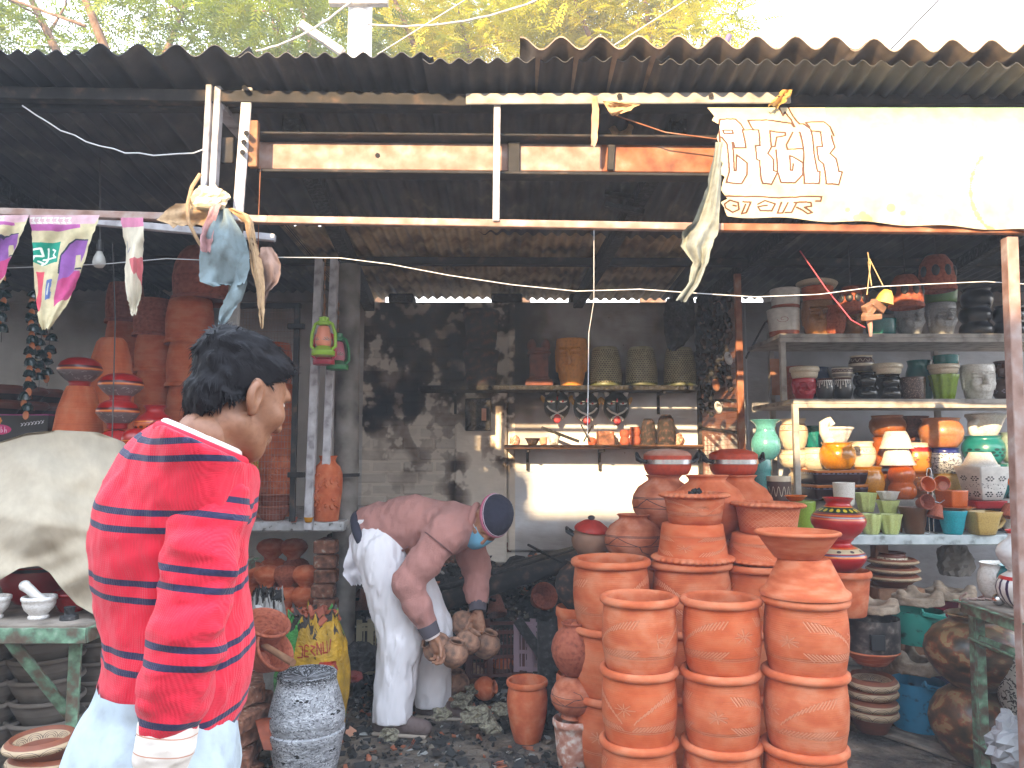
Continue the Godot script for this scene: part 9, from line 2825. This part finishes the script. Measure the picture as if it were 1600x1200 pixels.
	# the little pots in his hands
	for q in [[684, 1012, 4.02, 46, -0.9, "dusky little pot hooked on fingers nearest his shin"], [709, 1022, 3.99, 45, 0.15, "pale smoked little pot lowest in his hands"], [731, 1004, 4.12, 40, 0.5, "smoked little pot between his two hands"], [759, 1008, 4.3, 45, 0.25, "little terracotta pot dangling from his far hand"], [724, 976, 4.32, 43, 0.8, "smoked little pot behind his near hand"]]:
		var s: float = S(q[2]) * q[3]
		var b := Basis.from_euler(Vector3(0.25, 0.4, -q[4]))
		one("little_pot", q[5], "pot", unit("matka", 36), mats["smoked_clay"], Transform3D(b * Basis.from_scale(Vector3(s, s * 0.92, s)), P(q[0], q[1], q[2]) - b * Vector3(0, s * 0.42, 0)), "little pots held by the bending man")

# ---------------------------------------------------------------- wreckage on the floor
func heap_height(x: float, d: float) -> float:
	var w := smoothstep(-1.35, -1.0, x) * (1.0 - smoothstep(0.7, 1.1, x))
	var h := 0.62 * pow(smoothstep(4.55, 5.75, d), 0.9) * w
	return h * (1.0 + 0.25 * gnoise.get_noise_2d(x * 0.9, d * 0.9)) + w * smoothstep(4.4, 4.8, d) * 0.04 * gnoise.get_noise_2d(x * 3.0 + 20.0, d * 3.0)

func chunk(b: MB, p: Vector3, s: float, r: RandomNumberGenerator, flat := 0.5) -> void:      # an irregular broken lump
	var x := Basis.from_euler(Vector3(r.randfn(0, 0.5), r.randf() * TAU, r.randfn(0, 0.5)))
	var q := []
	for k in 8:
		q.append(p + x * (Vector3((1 if k & 1 else -1) * r.randf_range(0.3, 1.0), (1 if k & 2 else -1) * r.randf_range(0.3, 1.0) * flat, (1 if k & 4 else -1) * r.randf_range(0.3, 0.9)) * s))
	for fc in [[0, 1, 3, 2], [4, 5, 7, 6], [0, 1, 5, 4], [2, 3, 7, 6], [0, 2, 6, 4], [1, 3, 7, 5]]:
		var n: Vector3 = (q[fc[1]] - q[fc[0]]).cross(q[fc[2]] - q[fc[0]]).normalized()
		if n.dot((q[fc[0]] + q[fc[2]]) * 0.5 - p) < 0:
			n = -n
		b.face([q[fc[0]], q[fc[1]], q[fc[2]], q[fc[3]]], n)

func debris() -> void:
	var r := RandomNumberGenerator.new()
	r.seed = 77
	var pts := []
	var cols := 60
	for j in 34:
		for k in cols:
			var x := lerpf(-1.4, 1.15, k / float(cols - 1))
			var d := lerpf(4.4, 5.9, j / 33.0)
			pts.append(Vector3(x, heap_height(x, d) - 0.012, -d))
	var hm := MB.new()
	hm.grid(pts, cols)
	tag(obj("ash_heap", hm.mesh(), mats["char"]), "heap of black ash and cinders along the burnt wall", "ash", "", "stuff")
	# cinders: too many to count
	var cind := MB.new()
	for k in 7500:
		var x := r.randf_range(-1.7, 1.5)
		var d := r.randf_range(2.9, 5.75)
		if k > 5200:
			x = r.randf_range(-1.3, 0.95)
			d = r.randf_range(4.3, 5.75)
		if x > 0.5 and r.randf() < 0.5 * smoothstep(0.5, 1.3, x):
			continue
		var tone := r.randf()
		if tone < 0.62: cind.col = lin(0.022, 0.022, 0.023)
		elif tone < 0.78: cind.col = lin(0.11, 0.095, 0.08)
		elif tone < 0.88: cind.col = lin(0.16, 0.13, 0.1)
		elif tone < 0.945: cind.col = lin(0.3, 0.3, 0.29)
		else: cind.col = lin(0.34, 0.11, 0.055)
		cind.col = cind.col.srgb_to_linear()
		var s := absf(r.randfn(0.0, 0.012)) + 0.004 + (0.03 * r.randf() if r.randf() < 0.03 else 0.0)
		chunk(cind, Vector3(x, maxf(heap_height(x, d), ground_height(x, -d)) + s * 0.25, -d), s, r, 0.4)
	tag(obj("cinders", cind.mesh(), mat("cinder", Color.WHITE, 0.85, {"vc": true})), "black cinders, ash flakes and clay crumbs strewn over the floor", "cinders", "", "stuff")
	# shards: each named by its tone and by the thing it lies nearest to
	var marks := {"the bending man's shoes": Vector2(640, 1110), "the lone crock": Vector2(825, 1135), "the yellow sack": Vector2(490, 1050), "the speckled planter": Vector2(480, 1190), "the brick heap": Vector2(395, 1170), "the crumpled papers": Vector2(755, 1120), "the red crate": Vector2(772, 1020), "the front planter stack": Vector2(915, 1200), "the cream crate": Vector2(583, 1030)}
	var lots := {}
	for k in 52:
		var at := Vector2(r.randf_range(520, 900), r.randf_range(940, 1190)) if k < 34 else Vector2(r.randf_range(388, 470), r.randf_range(1178, 1215))
		var near := ""
		for m in marks:
			if near == "" or at.distance_to(marks[m]) < at.distance_to(marks[near]):
				near = m
		var lot: String = ["sooty", "orange", "pale"][k % 3] + "|" + near
		if not lots.has(lot):
			lots[lot] = []
		lots[lot].append(at)
	for lot in lots:
		var tone: String = lot.split("|")[0]
		var near: String = lot.split("|")[1]
		lots[lot].sort_custom(func(p, q): return p.distance_to(marks[near]) < q.distance_to(marks[near]))
		for k in lots[lot].size():
			var rank: String = ["closest to it", "second closest", "third closest", "fourth closest", "fifth closest", "sixth closest", "seventh closest", "eighth closest"][mini(k, 7)]
			shard("small %s clay shard near %s, %s" % [tone, near, rank], lots[lot][k], r.randf_range(0.02, 0.055), {"sooty": "sooty_clay", "orange": "smooth_clay", "pale": "pale_clay"}[tone], r)
	# charred timbers
	var beam := func(called: String, label: String, a: Vector3, c: Vector3, w: float, h: float, m: String):
		var b := MB.new()
		b.bar(a, c, w, h, 0.01)
		one(called, label, called.split("_")[1], b.mesh(), mats[m], Transform3D(), "charred timbers on the heap")
	var pipe := MB.new()
	pipe.tube([P(655, 952, 4.75), P(770, 915, 4.95), P(905, 872, 5.2)], 0.058, 0.056, 14)
	one("fallen_pole", "thick fallen pole blackened by fire, slanting across the ash heap", "pole", pipe.mesh(), mats["sooty_steel"])
	beam.call("charred_plank", "split black plank lying along top of fallen pole", P(770, 896, 5.05), P(905, 856, 5.3), 0.1, 0.03, "char")
	beam.call("charred_plank", "thin black plank beneath the red-lidded handi", P(800, 880, 5.2), P(925, 850, 5.35), 0.05, 0.025, "char")
	beam.call("charred_batten", "black batten behind the bending man's knees", P(640, 930, 5.0), P(745, 905, 5.2), 0.06, 0.03, "char")
	beam.call("charred_batten", "short pale-ended batten before the lone crock", P(845, 1035, 4.5), P(900, 1018, 4.6), 0.04, 0.03, "char")
	beam.call("charred_plank", "black plank leaning across the pink crate", P(808, 968, 4.55), P(858, 1040, 4.5), 0.02, 0.06, "char")
	beam.call("charred_batten", "black batten under the bending man's far shoe", P(655, 1076, 4.5), P(715, 1066, 4.65), 0.06, 0.025, "char")
	for k in 8:
		var u := 565.0 + k * 45.0
		var v := r.randf_range(880, 960)
		beam.call("charred_stick", "short burnt stick in the ash heap, %s counting from the cream crate" % ["first", "second", "third", "fourth", "fifth", "sixth", "seventh", "eighth"][k], P(u, v, 5.1), P(u + r.randfn(0, 40), v + r.randfn(0, 16), 5.1 + r.randfn(0, 0.15)), 0.02, 0.016, "char")
	# crates
	crate("dull red plastic crate half burnt behind rescued pots", 772, 1012, 4.75, 88, 76, mat("crate_red", Color(0.33, 0.17, 0.15), 0.7), 0.1)
	crate("pale pink plastic crate crossed by a black plank", 836, 1008, 4.7, 56, 72, mat("crate_pink", Color(0.6, 0.5, 0.54), 0.7), -0.15)
	crate("cream plastic crate behind the bending man's trousers", 583, 1010, 4.75, 46, 76, mat("crate_cream", Color(0.6, 0.56, 0.45), 0.7), 0.2)
	# rescued small pots on the floor
	for q in [[713, 1068, 40, 0.15, 0.0, "smoked_clay", "small sooty pot upright beside crumpled paper"], [740, 1056, 34, -0.5, 0.6, "smoked_clay", "small smoked pot leaning in a row on floor"], [757, 1076, 36, 1.3, 1.2, "smooth_clay", "small terracotta pot lying mouth toward street"], [787, 1046, 36, 1.25, 1.0, "smooth_clay", "small terracotta pot lying before red crate"], [798, 1022, 34, 0.3, 0.2, "sooty_clay", "small black pot under the pink crate's edge"], [770, 1046, 30, 1.0, 0.3, "red_clay", "small red painted pot tipped between rescued pots"], [574, 940, 34, 1.3, -1.2, "dark_clay", "dark red bowl standing on edge behind kurta tail"], [845, 935, 42, 1.2, 0.3, "red_clay", "stack-end terracotta bowl on its side by the mudded tin"], [775, 945, 32, 2.6, 0.2, "dark_clay", "dusky pink bowl upside down on ash heap"]]:
		var d: float = clampf(1.45 / ((q[1] + 14 - 700.0) / 1200.0), 3.9, 5.0)
		var s: float = S(d) * q[2]
		var b := Basis.from_euler(Vector3(q[3], q[4], 0))
		var p := P(q[0], q[1], d)
		one("rescued_pot", q[6], "pot", unit("matka" if q[1] > 960 else "bowl", 32), mats[q[5]], Transform3D(b * Basis.from_scale(Vector3(s, s * 0.95, s)), p - b * Vector3(0, s * 0.45, 0)), "rescued small pots on the floor")
	pot("mud_tin", "blackened tin with mud rim beside the narrow column", "tin", "drum", 862, 4.2, 0.0, 44, Y(925, 4.2), mats["char"])
	pot("black_pipe", "black melted drum lying behind bending man's legs", "drum", "drum", 590, 4.85, 0.12, 40, 0.2, mats["char"], "", {"tilt": Vector2(0, 1.5)})
	# crumpled paper and plastic
	var pc := mat("paper", Color.WHITE, 0.85, {"tex": ntex("paper", 0.02, [[0.0, Color(0.16, 0.15, 0.13)], [0.35, Color(0.34, 0.31, 0.26)], [0.65, Color(0.5, 0.49, 0.42)], [1.0, Color(0.6, 0.52, 0.42)]], 99, 5), "tri": 5.0, "world": true})
	var k2 := 0
	for q in [[722, 1096, 0.1, "grey-green crumpled paper wad nearest his shoe"], [748, 1120, 0.12, "largest torn crumpled paper wad beside the lone crock"], [782, 1110, 0.09, "crumpled tan-green paper touching the lone crock"], [765, 1138, 0.08, "lowest crumpled paper wad in the rubble"], [738, 1080, 0.07, "small crumpled paper by the sooty pot"], [690, 1118, 0.08, "flattened pale ash-covered paper at shoe tip"], [608, 1150, 0.07, "pale torn plastic scrap amid cinders in front"]]:
		var d: float = 1.45 / ((q[1] + 12 - 700.0) / 1200.0)
		crumple("crumpled_paper", q[3], P(q[0], q[1], d) + Vector3(0, 0.005, 0), Vector3(q[2], q[2] * 0.6, q[2]) * 0.8, pc, 50 + k2, "crumpled paper in the rubble", 7, 11)
		k2 += 1
	crumple("black_rags", "melted black rags heaped between yellow sack and cream crate", P(560, 1030, 4.4), Vector3(0.13, 0.1, 0.12), mats["char"], 61)
	crumple("red_cloth", "sooty red cloth scrap at the foot of yellow sack", P(548, 1058, 4.05), Vector3(0.075, 0.035, 0.06), mat("rag_red", Color(0.36, 0.1, 0.08), 0.9), 62)
	crumple("white_wrapper", "crumpled white sacking below the white sack", P(410, 985, 3.95), Vector3(0.09, 0.14, 0.07), mat("wrap_white", Color(0.72, 0.72, 0.72), 0.8), 63)

func shard(label: String, at: Vector2, s: float, m: String, r: RandomNumberGenerator) -> void:
	var d := clampf(1.45 / ((at.y - 705.0) / 1200.0), 3.0, 5.6)
	for it in 6:
		d = clampf((1.45 - heap_height(X(at.x, d), d)) / ((at.y - 700.0) / 1200.0), 3.0, 5.7)
	var x := X(at.x, d, 0.1)
	var b := MB.new()
	var g := []
	for a in 5:
		for c in 6:
			var th := -0.5 + c * 0.2
			g.append(Vector3(sin(th) * s, (1.0 - cos(th)) * s * 0.7 + 0.01, (a - 2) * s * (0.22 + 0.05 * sin(c * 2.0 + at.x))))
	b.grid(g, 6)
	for k in g.size():
		g[k] = g[k] * 0.94 - Vector3(0, 0.007, 0)
	b.grid(g, 6)
	one("clay_shard", label, "shard", b.mesh(), mats[m], Transform3D(Basis.from_euler(Vector3(r.randfn(0, 0.4), r.randf() * TAU, r.randfn(0, 0.4))), Vector3(x, heap_height(x, d) + 0.02, -d)), "clay shards scattered on the floor")

func crate(label: String, u: float, v: float, d: float, wpx: float, hpx: float, m: Material, turn: float) -> void:
	var s := S(d, 0.4)
	var w := wpx * s
	var h := hpx * s
	var c := P(u, v, d)
	var t := thing("plastic_crate", label, "crate", c - Vector3(0, h / 2, 0), turn, "burnt plastic crates")
	var fr := MB.new()
	for y in [0.02, h * 0.42, h - 0.03]:
		for z in [w * 0.35, -w * 0.35]:
			fr.box(Transform3D(Basis(), Vector3(0, y, z)), Vector3(w, 0.02 if y < h * 0.9 else 0.045, 0.012), 0.002)
		for x in [w * 0.5, -w * 0.5]:
			fr.box(Transform3D(Basis(), Vector3(x, y, 0)), Vector3(0.012, 0.02 if y < h * 0.9 else 0.045, w * 0.7), 0.002)
	for x in [w * 0.47, -w * 0.47, -w * 0.1]:
		for z in [w * 0.352, -w * 0.352]:
			fr.box(Transform3D(Basis(), Vector3(x, h / 2, z)), Vector3(0.035, h, 0.014), 0.002)
	obj("frame", fr.mesh(), m, t)
	var n := int(w / 0.022)
	for k in n:
		var b := MB.new()
		b.box(Transform3D(Basis(), Vector3(-w / 2 + (k + 0.5) * w / n, h / 2, w * 0.345)), Vector3(0.007, h - 0.02, 0.008), 0.001)
		obj("slat", b.mesh(), m, t)
	var bt := MB.new()
	bt.box(Transform3D(Basis(), Vector3(0, 0.01, 0)), Vector3(w - 0.02, 0.012, w * 0.66), 0.002)
	obj("floor", bt.mesh(), m, t)
